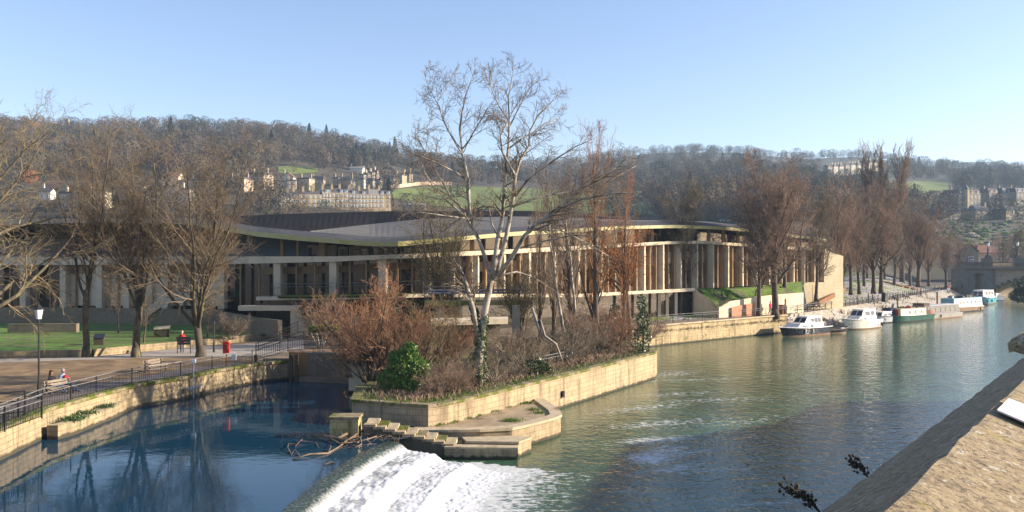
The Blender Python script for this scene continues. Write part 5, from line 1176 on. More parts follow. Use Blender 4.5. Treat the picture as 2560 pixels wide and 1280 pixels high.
G = 'bare trees along the right bank'
rt = [(1700, 791, 445, rc, 'bare round-crowned tree by the railing where the stadium glazing starts', .8), (1897, 791, 470, rb, 'bare tree leaning over the towpath left of the magenta-coated walker', .9), (1938, 789, 395, ra, 'tallest broad bare tree by the towpath beside the magenta-coated walker', 1.0), (1962, 752, 430, rb, 'bare tree on the lawn just behind the tallest towpath tree', .9),
      (2040, 745, 470, rc, 'bare tree in front of the ashlar end block', .75), (2089, 738, 455, ra, 'bare tree right of the ashlar end block', .9), (2127, 731, 500, rb, 'smaller bare tree on the crocus lawn left of the pair of dark walkers', .9), (2148, 729, 480, rc, 'bare tree on the crocus lawn behind the two dark walkers', .8), (2184, 728, 470, ra, 'bare tree on the crocus lawn between the walkers and the black bin', .9), (2203, 727, 455, rb, 'tall bare tree by the black bin and the rusty edging', .9),
      (2296, 713, 505, ra, 'large bare tree at the right end of the crocus lawn', 1.1), (2322, 711, 545, rb, 'smaller bare tree last in the riverside row before the bridge', 1.0)]
for k, (x, y, yt, ms, lab, wd) in enumerate(rt):
    p = gd(x, y, ZB)
    if y < 755 and x > 1950: 
        d0 = {1962: 124, 2040: 131, 2089: 140, 2127: 148, 2148: 152, 2184: 160, 2203: 163, 2296: 184, 2322: 189}[x]; p = gx(x, d0, 0); p.z = zat(y, d0)-.15
    H = zat(yt, p.y)-p.z; s_ = H/20.5
    place_tree('riverside_tree', ms, p, lab, k*1.37, (s_*wd*1.08, s_*wd*1.08, s_*.97), G)
for k, (x, yt, Y, ms, lab) in enumerate([(2235, 520, 215, rc, 'bare tree behind the crocus lawn left of the large end tree'), (2160, 520, 200, rb, 'bare tree in the back row behind the crocus lawn'), (2365, 575, 236, ra, 'bare tree in front of the left end of the bridge'), (2105, 540, 190, rc, 'bare tree in the back row right of the ashlar end block'), (2275, 540, 222, rb, 'bare tree in the back row beside the large end tree'), (2545, 570, 262, rc, 'olive bare tree behind the bridge at the right edge'), (2505, 590, 275, rb, 'bare tree behind the bridge between the two lamps'), (2400, 600, 262, rb, 'bare tree behind the left end of the bridge')]):
    p = gx(x, Y, ZB+.3); H = zat(yt, Y)-p.z; s_ = H/20.5; place_tree('background_tree', ms, p, lab, k*2.1, (s_*1.1, s_*1.1, s_), 'bare trees behind the lawn and bridge')
# fastigiate poplars
def poplar(seed, H, r, mt, mb='bark_brown', dense=1., rm=.02, a1=.3):
    t = Tree(seed)
    P = [dict(n=8, w=.02, t=.03, end=.15, k=int(46*dense), s=.1), dict(n=6, w=.06, t=.2, end=.25, L=H*.3, rf=.35, a=a1, taper=.3, k=9, s=.1), dict(n=3, w=.1, t=.2, end=.4, f=.32, rf=.5, rmin=rm, a=.4, taper=.4, k=5, s=.1), dict(n=2, w=.14, t=.15, end=.6, f=.5, rf=.6, rmin=rm*.8, a=.45)]
    t.grow(V((0, 0, -.2)), V((0, 0, 1)), H, r, 0, P); return t.meshes(MT[mb], MT[mt])
pa = poplar(51, 20, .4, 'tw_red', rm=.03)
for k, (x, yt, lab) in enumerate([(2165, 393, 'slim upright poplar behind the riverside trees, left one'), (2209, 398, 'slim upright poplar behind the riverside trees, middle one'), (2254, 394, 'slim upright poplar behind the riverside trees, right and fullest one')]):
    p = gx(x, 232, ZB+.3); H = zat(yt, 232)-p.z; s_ = H/22.3; place_tree('poplar', pa, p, lab, k*2, (s_*.95*(1+.25*(k == 2)),)*2+(s_,), 'upright poplars behind the lawn')
po = poplar(52, 20, .36, 'tw_orange', rm=.013, dense=.62, a1=.42)
pr = poplar(54, 20, .38, 'tw_red', rm=.016, dense=.6, a1=.5)
for k, (x, yb, Y, yt, ms, wd, lab) in enumerate([(1490, 830, 76, 320, po, .8, 'tall orange-barked poplar in front of the stadium right of the big island tree'), (1425, 840, 80, 410, pr, .8, 'thin reddish poplar just left of the orange-barked poplar'), (1385, 830, 82, 440, pr, .7, 'thin reddish poplar nearest the big island tree'), (1560, 835, 84, 440, po, .75, 'orange twiggy poplar right of the tallest orange poplar'), (1350, 700, 83, 440, pr, .6, 'faint reddish poplar between the island tree limbs')]):
    p = gx(x, Y, ZI); H = zat(yt, Y)-p.z; s_ = H/23.5; place_tree('orange_poplar', ms, p, lab, k*1.7, (s_*wd*1.35, s_*wd*1.35, s_), 'reddish poplars behind the island')
# weeping orange clump and wispy olive tree
t = Tree(61); P = [dict(n=4, w=.05, t=0, end=.7, k=16, s=.5), dict(n=6, w=.14, t=.12, end=.3, L=4.6, rf=.5, a=.8, taper=.3, k=12, s=.2), dict(n=5, w=.16, t=-.1, end=.4, f=.42, rf=.45, rmin=.016, a=.7, k=7, s=.1), dict(n=3, w=.15, t=-.15, end=.6, f=.5, rf=.6, rmin=.013, a=.5)]
t.grow(V((0, 0, -.2)), V((0, 0, 1)), 6.5, .22, 0, P); wo = t.meshes(MT['bark_brown'], MT['tw_orange'])
p = gx(1575, 88, ZB); s_ = (zat(505, 88)-p.z)/11; place_tree('willow', wo, p, 'orange weeping tree hiding the stadium roof edge right of the poplars', 0, (s_, s_, s_))
def broom(seed, H, n, spread, mt, mb='bark_dark', rm=.01, dense=1., r=.05):
    t = Tree(seed); P = [dict(n=6, w=.1, t=.05, end=.3, k=int(9*dense), s=.2), dict(n=4, w=.15, t=.06, end=.4, f=.42, rf=.55, rmin=rm, a=.6, k=int(6*dense), s=.15), dict(n=3, w=.18, t=.05, end=.5, f=.5, rf=.65, rmin=rm, a=.65, k=4, s=.1), dict(n=2, w=.2, t=.02, end=.7, f=.55, rf=.7, rmin=rm*.8, a=.7)]
    for k in range(n):
        a = t.r.random()*6.28; sp_ = spread*math.sqrt(t.r.random()); d = V((math.cos(a)*math.sin(sp_), math.sin(a)*math.sin(sp_), math.cos(sp_))); t.grow(V((math.cos(a)*.4*t.r.random(), math.sin(a)*.4*t.r.random(), -.1)), d, H*(.6+.4*t.r.random()), r*(.6+.8*t.r.random()), 0, P, 0)
    return t.meshes(MT[mb], MT[mt])
ol = broom(71, 10, 13, .32, 'tw_olive', rm=.014, r=.09); p = gx(1112, 84, ZB); s_ = (zat(455, 84)-p.z)/12.3
place_tree('wispy_tree', ol, p, 'wispy olive many-stemmed tree in front of the stadium roof left of the island tree', 0, (s_*.85, s_*.85, s_))
p = gx(800, 74, ZB); place_tree('wispy_tree', broom(72, 5, 7, .5, 'tw_grey', 'bark_silver', rm=.01), p, 'pale leaning stems with ivy in front of the stadium slab left of the red shrubs', 1)
p = gx(1300, 79, ZB); place_tree('wispy_tree', ol, p, 'wispy many-stemmed tree behind the island tree trunks', 2.4, (.75, .75, .72))
# -- big island tree from the traced limbs
SK = [  # (depth drift, [(px, py, radius in px)])
 (0, [(1196, 968, 23), (1199, 900, 20), (1205, 840, 19), (1212, 775, 17), (1230, 700, 15), (1240, 650, 13)]), (-.6, [(1200, 862, 13), (1184, 765, 12), (1162, 700, 10), (1148, 668, 8)]),
 (1.0, [(1230, 700, 12), (1221, 675, 10), (1212, 644, 9.5), (1199, 603, 9), (1184, 572, 8.5), (1174, 547, 8), (1171, 500, 7.5), (1168, 451, 7), (1160, 412, 6), (1157, 374, 5.2), (1150, 323, 4.2), (1157, 280, 3.4), (1163, 238, 2.6), (1179, 201, 1.8), (1188, 172, 1)]),
 (2.2, [(1157, 387, 4), (1138, 361, 3.8), (1125, 332, 3.4), (1109, 300, 3), (1099, 268, 2.6), (1086, 246, 2), (1069, 214, 1.6), (1061, 179, .9)]), (2.8, [(1096, 251, 2), (1109, 227, 1.7), (1128, 185, 1)]),
 (-1.5, [(1157, 371, 4), (1176, 355, 3.6), (1192, 323, 3), (1208, 294, 2.4), (1219, 268, 1.5)]), (-2.4, [(1168, 451, 5), (1138, 432, 4.5), (1106, 413, 3.8), (1074, 400, 3), (1042, 387, 2.2), (1000, 371, 1.2)]),
 (2.5, [(1199, 603, 6), (1176, 560, 5.4), (1157, 525, 5), (1128, 496, 4.4), (1106, 454, 3.8), (1083, 422, 3.2), (1058, 368, 2.6), (1038, 342, 2), (1048, 326, 1.7), (1086, 304, 1)]), (-2, [(1184, 572, 5), (1160, 540, 4.6), (1122, 505, 4), (1083, 464, 3.2), (1064, 432, 2.4), (1042, 374, 1.2)]),
 (-.6, [(1232, 700, 12), (1238, 650, 11.5), (1245, 600, 11), (1253, 557, 10), (1258, 518, 9), (1263, 438, 8), (1272, 355, 5.5), (1272, 300, 4.4), (1272, 246, 3.2), (1282, 198, 2), (1288, 163, 1)]), (.6, [(1240, 690, 12), (1250, 650, 11.5), (1264, 605, 11), (1275, 553, 10.5), (1282, 502, 9.5), (1288, 438, 8.5), (1298, 400, 7), (1320, 361, 5.4), (1327, 329, 4.4), (1346, 288, 3.2), (1378, 256, 2.2), (1400, 224, 1.2)]),
 (-1.8, [(1288, 438, 6), (1275, 416, 5.2), (1256, 380, 4.6), (1253, 342, 4), (1266, 310, 3.2), (1243, 291, 2.4), (1221, 288, 1.4)]), (1.6, [(1272, 371, 4.6), (1301, 348, 4), (1333, 332, 3.3), (1362, 310, 2.5), (1403, 294, 1.3)]), (-1, [(1272, 320, 3.5), (1290, 280, 3), (1310, 240, 2.3), (1338, 200, 1.2)]), (2, [(1270, 300, 3), (1248, 260, 2.4), (1228, 215, 1.8), (1222, 190, 1)]),
 (-2, [(1288, 490, 7), (1320, 451, 5.4), (1352, 425, 4.5), (1394, 393, 3.5), (1439, 368, 2.5), (1488, 345, 1.3)]), (1.4, [(1285, 515, 6), (1336, 496, 5), (1384, 486, 4.2), (1440, 480, 3.2), (1520, 455, 2.2), (1590, 415, 1.2)]), (-2.6, [(1245, 690, 12), (1282, 645, 11), (1312, 590, 10), (1342, 561, 9), (1405, 520, 7.5), (1455, 499, 6), (1530, 485, 4), (1604, 480, 1.8)]), (-3.4, [(1405, 520, 5), (1460, 470, 4), (1520, 440, 3), (1570, 395, 1.5)]),
 (-3, [(1342, 561, 6), (1371, 537, 5), (1416, 500, 4), (1470, 455, 3), (1540, 420, 1.6)]), (3, [(1272, 540, 5.5), (1243, 520, 5), (1205, 515, 4.2), (1179, 525, 3.6), (1141, 550, 2.8), (1100, 585, 1.3)]), (3.2, [(1250, 600, 5), (1232, 560, 4.2), (1218, 520, 3.5), (1195, 505, 2.6), (1170, 525, 1.4)]), (-3, [(1174, 547, 4), (1120, 541, 3), (1060, 533, 2.2), (985, 529, 1.1)]), (2.6, [(1245, 690, 6), (1290, 680, 5), (1335, 690, 4), (1370, 715, 2.5), (1390, 730, 1.2)]), (-2.2, [(1300, 620, 5), (1360, 605, 4), (1430, 590, 3), (1500, 590, 2), (1560, 575, 1)]),
 (1.8, [(1330, 575, 5), (1400, 575, 4), (1470, 610, 3), (1530, 645, 1.6)])]
D0 = 53.0; t = Tree(81)
TP = [dict(), dict(n=6, w=.13, t=.02, end=.35, L=1.75, rf=.5, a=.75, taper=.55, k=5, s=.15, rmin=.014), dict(n=4, w=.18, t=.02, end=.45, f=.5, rf=.55, rmin=.011, a=.75, k=4, s=.1), dict(n=3, w=.2, t=.02, end=.6, f=.55, rf=.65, rmin=.009, a=.75)]
base = at(1196, 968, D0)
for dz, pl in SK:
    n = len(pl); pts = []; rad = []
    for i, (x, y, r_) in enumerate(pl):
        Y = D0+dz*(i/(n-1))+(0 if dz in (0,) else dz*.15*math.sin(i)); p = at(x, y, Y); pts.append(p-base); rad.append(max(.012, r_*.72*D0/F*.72))
    for i in range(1, n-1): pts[i] = pts[i]+V((t.r.gauss(0, .04), 0, t.r.gauss(0, .04)))
    t.limb.tube(pts, rad, 7)
    if pl[0][2] >= 14: continue
    ds = [(pts[min(i+1, n-1)]-pts[max(i-1, 0)]).normalized() for i in range(n)]
    Lp = sum((pts[i+1]-pts[i]).length for i in range(n-1))
    TP[0] = dict(k=int(4+Lp*2.0), s=.3); t.kids(pts, rad, ds, Lp, 0, TP, 0)
big = place_tree('island_tree', t.meshes(MT['bark_silver'], MT['tw_silver']), base, 'great bare silver-barked tree with ivy-clad foot rising from the island')
def leafcloud(name, n, blobs, size, m, parent=None, loc=(0, 0, 0), rng=NR):
    c = []
    for (x, y, z, rx, ry, rz, k) in blobs:
        q = rng.normal(0, 1, (int(n*k), 3)); q /= np.linalg.norm(q, axis=1, keepdims=True); q *= np.cbrt(.25+.75*rng.random((len(q), 1))); c.append(q*np.array([rx, ry, rz])+np.array([x, y, z]))
    c = np.concatenate(c); k = len(c); d = rng.normal(0, 1, (k, 3)); d[:, 2] -= .4; d /= np.linalg.norm(d, axis=1, keepdims=True); s_ = np.cross(d, rng.normal(0, 1, (k, 3))); s_ /= np.linalg.norm(s_, axis=1, keepdims=True)
    L = size*(.6+.8*rng.random((k, 1))); v = np.stack([c-d*L, c+s_*L*.42, c+d*L, c-s_*L*.42], 1).reshape(-1, 3)
    return link(name, np_mesh(name, v, quad=np.arange(4*k).reshape(-1, 4), mats=[m]), parent, loc)
iv = []
for (x, y, r_) in [(1196, 960, .55), (1198, 925, .5), (1199, 890, .48), (1202, 855, .42), (1207, 830, .36), (1196, 820, .3), (1188, 790, .28), (1180, 760, .22), (1212, 800, .25)]: p = at(x, y, D0)-base; iv.append((p.x, p.y, p.z, r_, r_, .6, 1))
leafcloud('ivy', 420, iv, .075, MT['ivy'], big)
# -- island shrubs
I = lambda px, py: gd(px, py, ZI)
shr = broom(91, 4.8, 15, .8, 'tw_scarlet', 'bark_dark', rm=.01, r=.05, dense=.85); shr2 = broom(92, 4.4, 14, .85, 'tw_scarlet', 'bark_brown', rm=.01, r=.045, dense=.8); shg = broom(93, 3.4, 16, 1.2, 'tw_grey', 'bark_silver', rm=.011, r=.04, dense=.85); shb = broom(94, 3.2, 16, 1.15, 'tw_red', 'bark_dark', rm=.01, r=.03, dense=.9); sho = broom(95, 4.2, 12, .8, 'tw_olive', 'bark_brown', rm=.01, r=.05, dense=.8)
GS = 'twiggy shrubs on the island'
for k, (x, y, Y, ms, s_, lab) in enumerate([(925, 940, 55, shr, 1.42, 'tall russet twiggy shrub overhanging the pool at the island left end'), (985, 930, 56.5, shr2, 1.4, 'russet twiggy shrub behind the evergreen bush'), (1050, 930, 57, sho, 1.25, 'olive-brown twiggy shrub right of the evergreen bush'), (1095, 920, 60, shr2, 1.2, 'reddish twiggy shrub left of the ivy-clad trunk'), (880, 945, 57.5, shg, .95, 'low grey shrub arching out over the pool'), (950, 900, 62, shr, 1.35, 'upright reddish shrub at the back of the island in front of the stadium'), (1150, 905, 62, sho, .95, 'olive-brown shrub directly behind the ivy-clad trunk'),
      (1105, 985, 0, shb, .75, 'low red-brown bramble in front of the reddish shrubs'), (1150, 975, 0, shb, .7, 'low red-brown bramble left of the ivy-clad foot'), (1240, 950, 0, shg, .8, 'grey tangled shrub right of the ivy-clad foot'), (1310, 925, 0, shg, 1.0, 'grey tangled shrub in the middle of the island'), (1370, 905, 0, shg, 1.05, 'grey arching shrub left of the fallen branch'), (1430, 895, 0, shg, 1.0, 'grey arching shrub drooping over the island wall'), (1490, 880, 0, shb, 1.1, 'red-brown shrub at the right half of the island'), (1545, 872, 0, shr2, .8, 'russet shrub near the right end of the island'), (1590, 868, 0, shb, 1.0, 'red-brown shrub spilling over the right end of the island wall'), (1280, 880, 66, shg, 1.1, 'grey shrub at the back of the island behind the trunk'), (1400, 860, 72, shg, 1.1, 'tall grey shrub behind the grey arching shrubs'), (1470, 850, 76, shb, 1.5, 'red-brown thicket below the orange-barked poplar'), (1540, 850, 78, shr, 1.0, 'orange-red shrub below the twiggy orange poplar'), (1620, 850, 84, shb, .9, 'reddish shrub on the water edge beside the right bank wall')]):
    p = I(x, y) if Y == 0 else gx(x, Y, ZI)
    s_ *= .93 if Y else .95
    place_tree('twiggy_shrub', ms, p, lab, k*1.3, (s_, s_, s_*(.95 if k % 2 else 1.05)), GS, 'shrub')
ev = thing('evergreen_bush', 'bright evergreen bush at the front left of the island', 'bush', I(1010, 975)); leafcloud('foliage', 1900, [(0, 0, 1.2, 1.1, .9, 1.2, 1.3), (-.8, .2, .6, .9, .8, .7, .9), (.8, .1, 1.3, .75, .8, .7, .9), (.3, 0, 2.2, .6, .6, .7, .7), (.2, -.4, .4, .9, .6, .5, .7), (-.5, 0, 1.9, .5, .5, .5, .4)], .085, MT['laurel'], ev)
b = MB(); 
for k in range(7): b.tube([(R.uniform(-.3, .3), R.uniform(-.3, .3), -.2), (R.uniform(-.6, .6), R.uniform(-.4, .4), 1.2), (R.uniform(-.9, .9), R.uniform(-.5, .5), 2)], [.05, .035, .015], 5)
b.build('stem', MT['bark_dark'], ev)
for k, (x, y, Y, blobs, lab) in enumerate([(1605, 870, 71.5, [(0, 0, 1.2, .8, .8, 1.3, 1), (.1, 0, 2.8, .6, .6, 1., .8), (0, 0, 4.2, .5, .5, .8, .5)], 'dark ivy bush at the right end of the island'), (1335, 935, 0, [(0, 0, .5, .9, .7, .6, .8), (.6, .2, .4, .6, .5, .4, .5)], 'low dark evergreen under the grey shrubs by the island railing'), (1530, 800, 79, [(0, 0, 1.5, .9, .9, 1.4, 1), (.3, 0, 3, .6, .6, .8, .5)], 'dark green climber on the trunks left of the ivy bush')]):
    p = I(x, y) if Y == 0 else gx(x, Y, ZI); e = thing('ivy_bush', lab, 'bush', p); leafcloud('foliage', 520, blobs, .11, MT['ivy'], e); b = MB(); b.tube([(0, 0, -.2), (.1, 0, 1), (0, 0, blobs[-1][2])], [.08, .06, .02], 5); b.build('stem', MT['bark_dark'], e)
# fallen pale branches and trunks on the island
b = MB()
for pl in ([(1350, 800, 6), (1362, 840, 6), (1390, 860, 5), (1405, 900, 4)], [(1330, 770, 7), (1350, 830, 7), (1360, 850, 6)]):
    b.tube([at(x, y, 61-.02*i) for i, (x, y, r_) in enumerate(pl)], [r_*.016 for x, y, r_ in pl], 6)
tag(b.build('broken_trunk', MT['bark_silver'], smooth=True), 'pale broken trunk leaning among the grey island shrubs', 'trunk')
b = MB()
for (x0, y0, x1, y1, Y) in [(1372, 560, 1392, 840, 74), (1440, 560, 1424, 840, 77), (1350, 600, 1378, 860, 71), (1465, 540, 1470, 850, 78)]: pass
for k, (x0, y0, x1, y1, Y, lab) in enumerate([(1370, 560, 1412, 800, 74, 'leaning pale trunk right of the island tree'), (1420, 550, 1440, 790, 78, 'pale straight trunk left of the orange poplar')]):
    t = Tree(200+k); a, c = at(x1, y1+60, Y), at(x0, y0, Y); pts = [a.lerp(c, i/6)-a+V((t.r.gauss(0, .12), 0, 0)) for i in range(7)]; rad = [.17-.02*i for i in range(7)]
    t.limb.tube(pts, rad, 6); ds = [(c-a).normalized()]*7; TPx = [dict(k=14, s=.45), dict(n=5, w=.13, t=.06, end=.3, L=3.2, rf=.5, a=.7, taper=.4, k=5, s=.2), dict(n=3, w=.18, t=.04, end=.5, f=.5, rf=.6, rmin=.012, a=.7, k=3), dict(n=2, w=.2, t=.02, end=.6, f=.5, rf=.7, rmin=.01, a=.7)]
    t.kids(pts, rad, ds, 10, 0, TPx, 0); place_tree('pale_trunk_tree', t.meshes(MT['bark_silver'], MT['tw_grey']), a, lab)
# shrubs on the left bank
place_tree('twiggy_shrub', broom(96, 2.2, 26, .9, 'tw_silver', 'bark_silver', rm=.009, r=.022), gd(578, 846, ZL), 'pale round twiggy shrub against the garden wall right of the forked tree', 0, (1.1, 1.1, 1.0), None, 'shrub')
e = thing('green_tuft_bed', 'bright green plants behind the footbridge railing by the entrance', 'plant bed', gx(812, 72, 0)); e.location.z = zat(826, 72); leafcloud('foliage', 900, [(-.9, 0, .1, .5, .3, .3, 1), (0, 0, .2, .6, .3, .3, 1), (.7, 0, .15, .5, .3, .3, 1)], .07, MT['tuft'], e)
bu = thing('overhanging_tree', 'dark green tree overhanging the bridge arch at the right edge', 'tree', gx(2572, 190, 0)); bu.location.z = -.2
leafcloud('crown', 1500, [(-1, 0, 2.2, 3.2, 3, 1.6, 1), (0, 0, 4.2, 3.4, 3, 1.7, 1), (-2.0, -1, 3.2, 1.6, 2, 1.0, .5), (1.5, 0, 3, 3, 3, 2.3, 1)], .22, MT['conifer'], bu); b = MB(); b.tube([(0.5, 0, -.6), (.2, 0, 2.2), (0, 0, 4.5)], [.4, .3, .1], 7); b.build('trunk', MT['bark_dark'], bu)
# moss and grass tufts: ground cover on rims
def tufts(name, pts, n, size, m, lab, jit=.3, hgt=.5):
    k = len(pts); c = np.array([tuple(pts[R.randrange(k)]) for _ in range(n)])+NR.normal(0, 1, (n, 3))*np.array([jit, jit, 0]); d = NR.normal(0, .5, (n, 3)); d[:, 2] = 1; s_ = np.cross(d, NR.normal(0, 1, (n, 3))); s_ /= np.linalg.norm(s_, axis=1, keepdims=True); L = size*(.5+NR.random((n, 1)))
    v = np.stack([c-s_*L*.14, c+s_*L*.14, c+d*L*hgt*2], 1).reshape(-1, 3); tag(link(name, np_mesh(name, v, tri=np.arange(3*n).reshape(-1, 3), mats=[m])), lab, 'grass', kind='stuff')
rim = [V((p.x, p.y, ZI)) for p in resample(off(IS, .8), .15)]; rim2 = [V((p.x, p.y, ZI)) for p in resample(off(IS, 1.6), .2)]
bkp = []
for i in range(len(TT)-1):
    for _ in range(60): a_, c_, k_ = R.random(), R.random(), 0; bkp.append(BB[i].lerp(BB[i+1], a_).lerp(TT[i].lerp(TT[i+1], a_), c_)+V((0, 0, .12)))
tufts('bank_grass', bkp, 4000, .1, MT['tuft'], 'long rough grass on the bank against the stadium columns', .35)
tufts('lawn_blades', [V(p) for p in LAWN_V], 9000, .3, MT['tuft'], 'grass and crocus leaves on the riverside lawn', .9)
tufts('island_grass', rim+rim2, 4500, .11, MT['tuft'], 'rough grass along the rim of the island', .4)
tufts('brown_litter_stalks', [V((R.uniform(-8, 10), 0, ZI)) for _ in range(1)] and [V((p.x, p.y, ZI)) for p in resample(off(IS, 2.4), .2)], 4000, .22, MT['tw_red'], 'dry brown stalks under the island shrubs', .9)
tufts('spit_grass', [V((x, y, 1.05)) for x, y in ((-4.0, 46.3), (-3.3, 47.1), (-2.6, 48.2), (-2.0, 49.2), (-1.2, 50.4), (-.4, 51.9), (.3, 53), (.9, 53.2), (1.3, 51), (1.6, 49.8), (-.2, 47.5), (.1, 47.4))], 1800, .12, MT['tuft'], 'weedy grass tufts around the stone spit floor', .22)
tufts('wall_top_weeds', [V((p.x, p.y, ZB+.05)) for p in resample(off([V((p.x, p.y, 0)) for p in LW[1:]], .15), .3)], 2200, .08, MT['tuft'], 'moss and weeds along the left river wall top', .16)
tufts('ledge_weeds', [V((-22.8, 44.5, 1.72)), V((-23, 46, 1.72)), V((-22.9, 48, 1.72)), V((-22.7, 44.2, 1.72))], 900, .16, MT['ivy'], 'weeds growing on the ledge of the left river wall', .3)
tufts('revetment_weeds', [SLP[i].lerp(STP[i], R.random()) for i in range(len(SLP)) for _ in range(6)], 1200, .5, MT['tw_grey'], 'dry weeds on the rubble bank', 1.5)
tufts('bank_weeds', [V((p.x-.1, p.y, 1.6)) for p in resample(RW, .5)], 500, .3, MT['tw_grey'], 'dry weeds hanging on the right bank wall', .15)
# ---------------------------------------------------------------- railings
lr = thing('railing', 'long black riverside railing with worn top rail on the left bank', 'railing', (LW[4].x, LW[4].y, ZB))
rp = [V((p.x, p.y, ZB)) for p in off([V((p.x, p.y, 0)) for p in LW], .42)][1:-1]
railing(lr, rp, 1.0, 2.35, .055, .14)
lr2 = thing('railing', 'short black railing stepping out at the left edge in front of the gate frame', 'railing', (-22.6, 40, ZB))
railing(lr2, [V((-22.9, 34, ZB-.1)), V((-22.75, 38.2, ZB-.1)), V((-22.85, 41.4, ZB-.1))], 1.15, 1.9, .06, .14)
b = MB(); q = [V((-24.9, 40.2, ZB)), V((-23.6, 41.3, ZB))]
for p in q: b.tube([p, p+V((0, 0, 1.25))], .05, 6)
b.tube([q[0]+V((0, 0, 1.25)), q[1]+V((0, 0, 1.25))], .05, 6); b.tube([q[0]+V((0, 0, .25)), q[1]+V((0, 0, .25))], .04, 6); b.tube([q[0]+V((0, 0, .8)), q[1]+V((0, 0, .8))], .03, 6)
tag(b.build('gate_frame', MT['black']), 'heavy black barrier frame behind the short railing at the left edge', 'barrier')
for k, (pts_, lab, h) in enumerate([([gx(640, 66, ZB), gx(700, 67, ZB+.4), gx(760, 68, ZB+.75), gx(870, 70, ZB+1.2)], 'dark railing along the ramp to the sluice footbridge', 1.15), ([gx(640, 63.2, ZB+.1), gx(720, 64.2, ZB+.7), gx(800, 64.6, ZB+.8), gx(880, 64.6, ZB+.8)], 'dark railing on top of the sluice wall', 1.1), ([gx(646, 71, ZB), gx(700, 71.5, ZB+.6), gx(745, 72, ZB+1.4)], 'dark handrail of the steps below the entrance', 1.0)]):
    r_ = thing('railing', lab, 'railing', pts_[0]); railing(r_, pts_, h, 1.9, .06, .16, True, (MT['black'], MT['black']))
rr1 = thing('railing', 'pale thin railing on top of the right bank wall', 'railing', (RW[1].x, RW[1].y, ZB))
railing(rr1, [V((p.x-.25, p.y+.25, ZB+.05)) for p in RW[1:4]]+[V((37.9, 118.3, ZB+.05))], 1.05, 2.6, .05, None, True, (MT['rail'], MT['black']), .05)
rr2 = thing('railing', 'long dark railing along the towpath above the rubble bank', 'railing', (tp[1][0], tp[1][1], ZB))
railing(rr2, [V((x-.1, y+.1, ZB)) for x, y in tp], 1.15, 2.5, .07, None, True, (MT['rail'], MT['black']), .06)
rr3 = thing('mooring_rail', 'low mooring rail at the water edge behind the first boats', 'railing', (47, 124, .4))
railing(rr3, [V((45.2, 121.6, .35)), V((53.5, 130.2, .35)), V((57, 134.5, .35))], .95, 1.6, .05, None, False, (MT['rail'], MT['rust']))
ir = thing('railing', 'short grey railing half buried in the island undergrowth', 'railing', gx(1350, 62, ZI)); railing(ir, [gx(1345, 60.5, ZI), gx(1412, 64, ZI)], .9, 1.3, .05, None, True)
# ---------------------------------------------------------------- street furniture, left bank
def lamp(px, py, lab, h=5.1, name='lamp_post'):
    p = gd(px, py, ZB); l = thing(name, lab, 'lamp', p)
    b = MB(); b.tube([(0, 0, 0), (0, 0, .8), (0, 0, .82), (0, 0, h-.75)], [.1, .09, .055, .045], 8); b.beam((-.25, 0, h-1.0), (.25, 0, h-1.0), .03, .03); b.build('post', MT['black'], l)
    if h < 4: return
    b = MB(); b.tube([(0, 0, h-.72), (0, 0, h-.2)], [.13, .22], 6); b.build('lantern', MT['shade'], l); b = MB(); b.tube([(0, 0, h-.2), (0, 0, h-.05), (0, 0, h+.12)], [.26, .14, .03], 6); b.build('lamp_cap', MT['black'], l)
lamp(97, 998, 'black lamp post with white lantern beside the couple on the left bank')
lamp(535, 881, 'plain slim black post between the forked tree and the red lifebuoy box', 3.3)
def bench(px, py, rz, lab, L=1.7):
    p = gd(px, py, ZB); t = thing('park_bench', lab, 'bench', p, rz, 'wooden benches facing the pool')
    b = MB(); 
    for k in range(3): b.box((0, -.18+.17*k, .44), (L, .13, .04))
    b.build('seat', MT['wood'], t); b = MB()
    for k in range(2): b.box((0, .26+.03*k, .62+.17*k), (L, .035, .13))
    b.build('backrest', MT['wood'], t)
    for s_ in (-1, 1): b = MB(); b.box((s_*L*.42, -.15, .22), (.07, .07, .44)); b.box((s_*L*.42, .24, .42), (.07, .07, .84)); b.beam((s_*L*.42, -.2, .62), (s_*L*.42, .24, .64), .07, .05); b.build('leg', MT['darkwood'], t)
    return t
yawL = math.radians(68)
bench(152, 987, yawL, 'wooden bench with the reclining couple beside the lamp post'); bench(390, 930, yawL, 'empty grey wooden bench facing the railing in front of the second tree')
# notice board
p = gd(460, 884, ZB); nb = thing('notice_board', 'black slatted notice board on two curved legs in front of the man in red', 'notice board', p, .1)
for s_ in (-1, 1): b = MB(); b.tube([(s_*.52, 0, 0), (s_*.5, 0, .9), (s_*.56, -.05, 1.45)], .04, 6); b.build('leg', MT['black'], nb)
b = MB()
for k in range(3): b.box((0, -.02-.02*k, .82+.22*k), (1.02+.03*k, .05, .2))
b.build('panel', MT['black'], nb)
# lifebuoy cabinet
p = gd(566, 916, ZB); lc = thing('lifebuoy_cabinet', 'red lifebuoy cabinet on a dark red post behind the railing', 'lifebuoy box', p)
b = MB(); b.tube([(0, 0, 0), (0, 0, 1.0)], .05, 6); b.build('post', MT['rust'], lc)
b = MB(); b.box((0, 0, 1.32), (.44, .24, .78)); b.box((0, 0, 1.73), (.36, .28, .08)); b.build('box', MT['red'], lc)
b = MB(); n = 14
for k in range(n):
    a0, a1 = 2*math.pi*k/n, 2*math.pi*(k+1)/n; b.beam((.2*math.cos(a0)*.8, -.15, 1.36+.2*math.sin(a0)), (.2*math.cos(a1)*.8, -.15, 1.36+.2*math.sin(a1)), .05, .06)
b.build('buoy_ring', MT['rust'], lc)
p = gx(585, 59.6, ZB-.2); s_ = thing('notice_sign', 'small white square sign fixed to the railing right of the lifebuoy box', 'sign', p)
b = MB(); b.box((0, 0, 1.0), (.32, .03, .42)); 
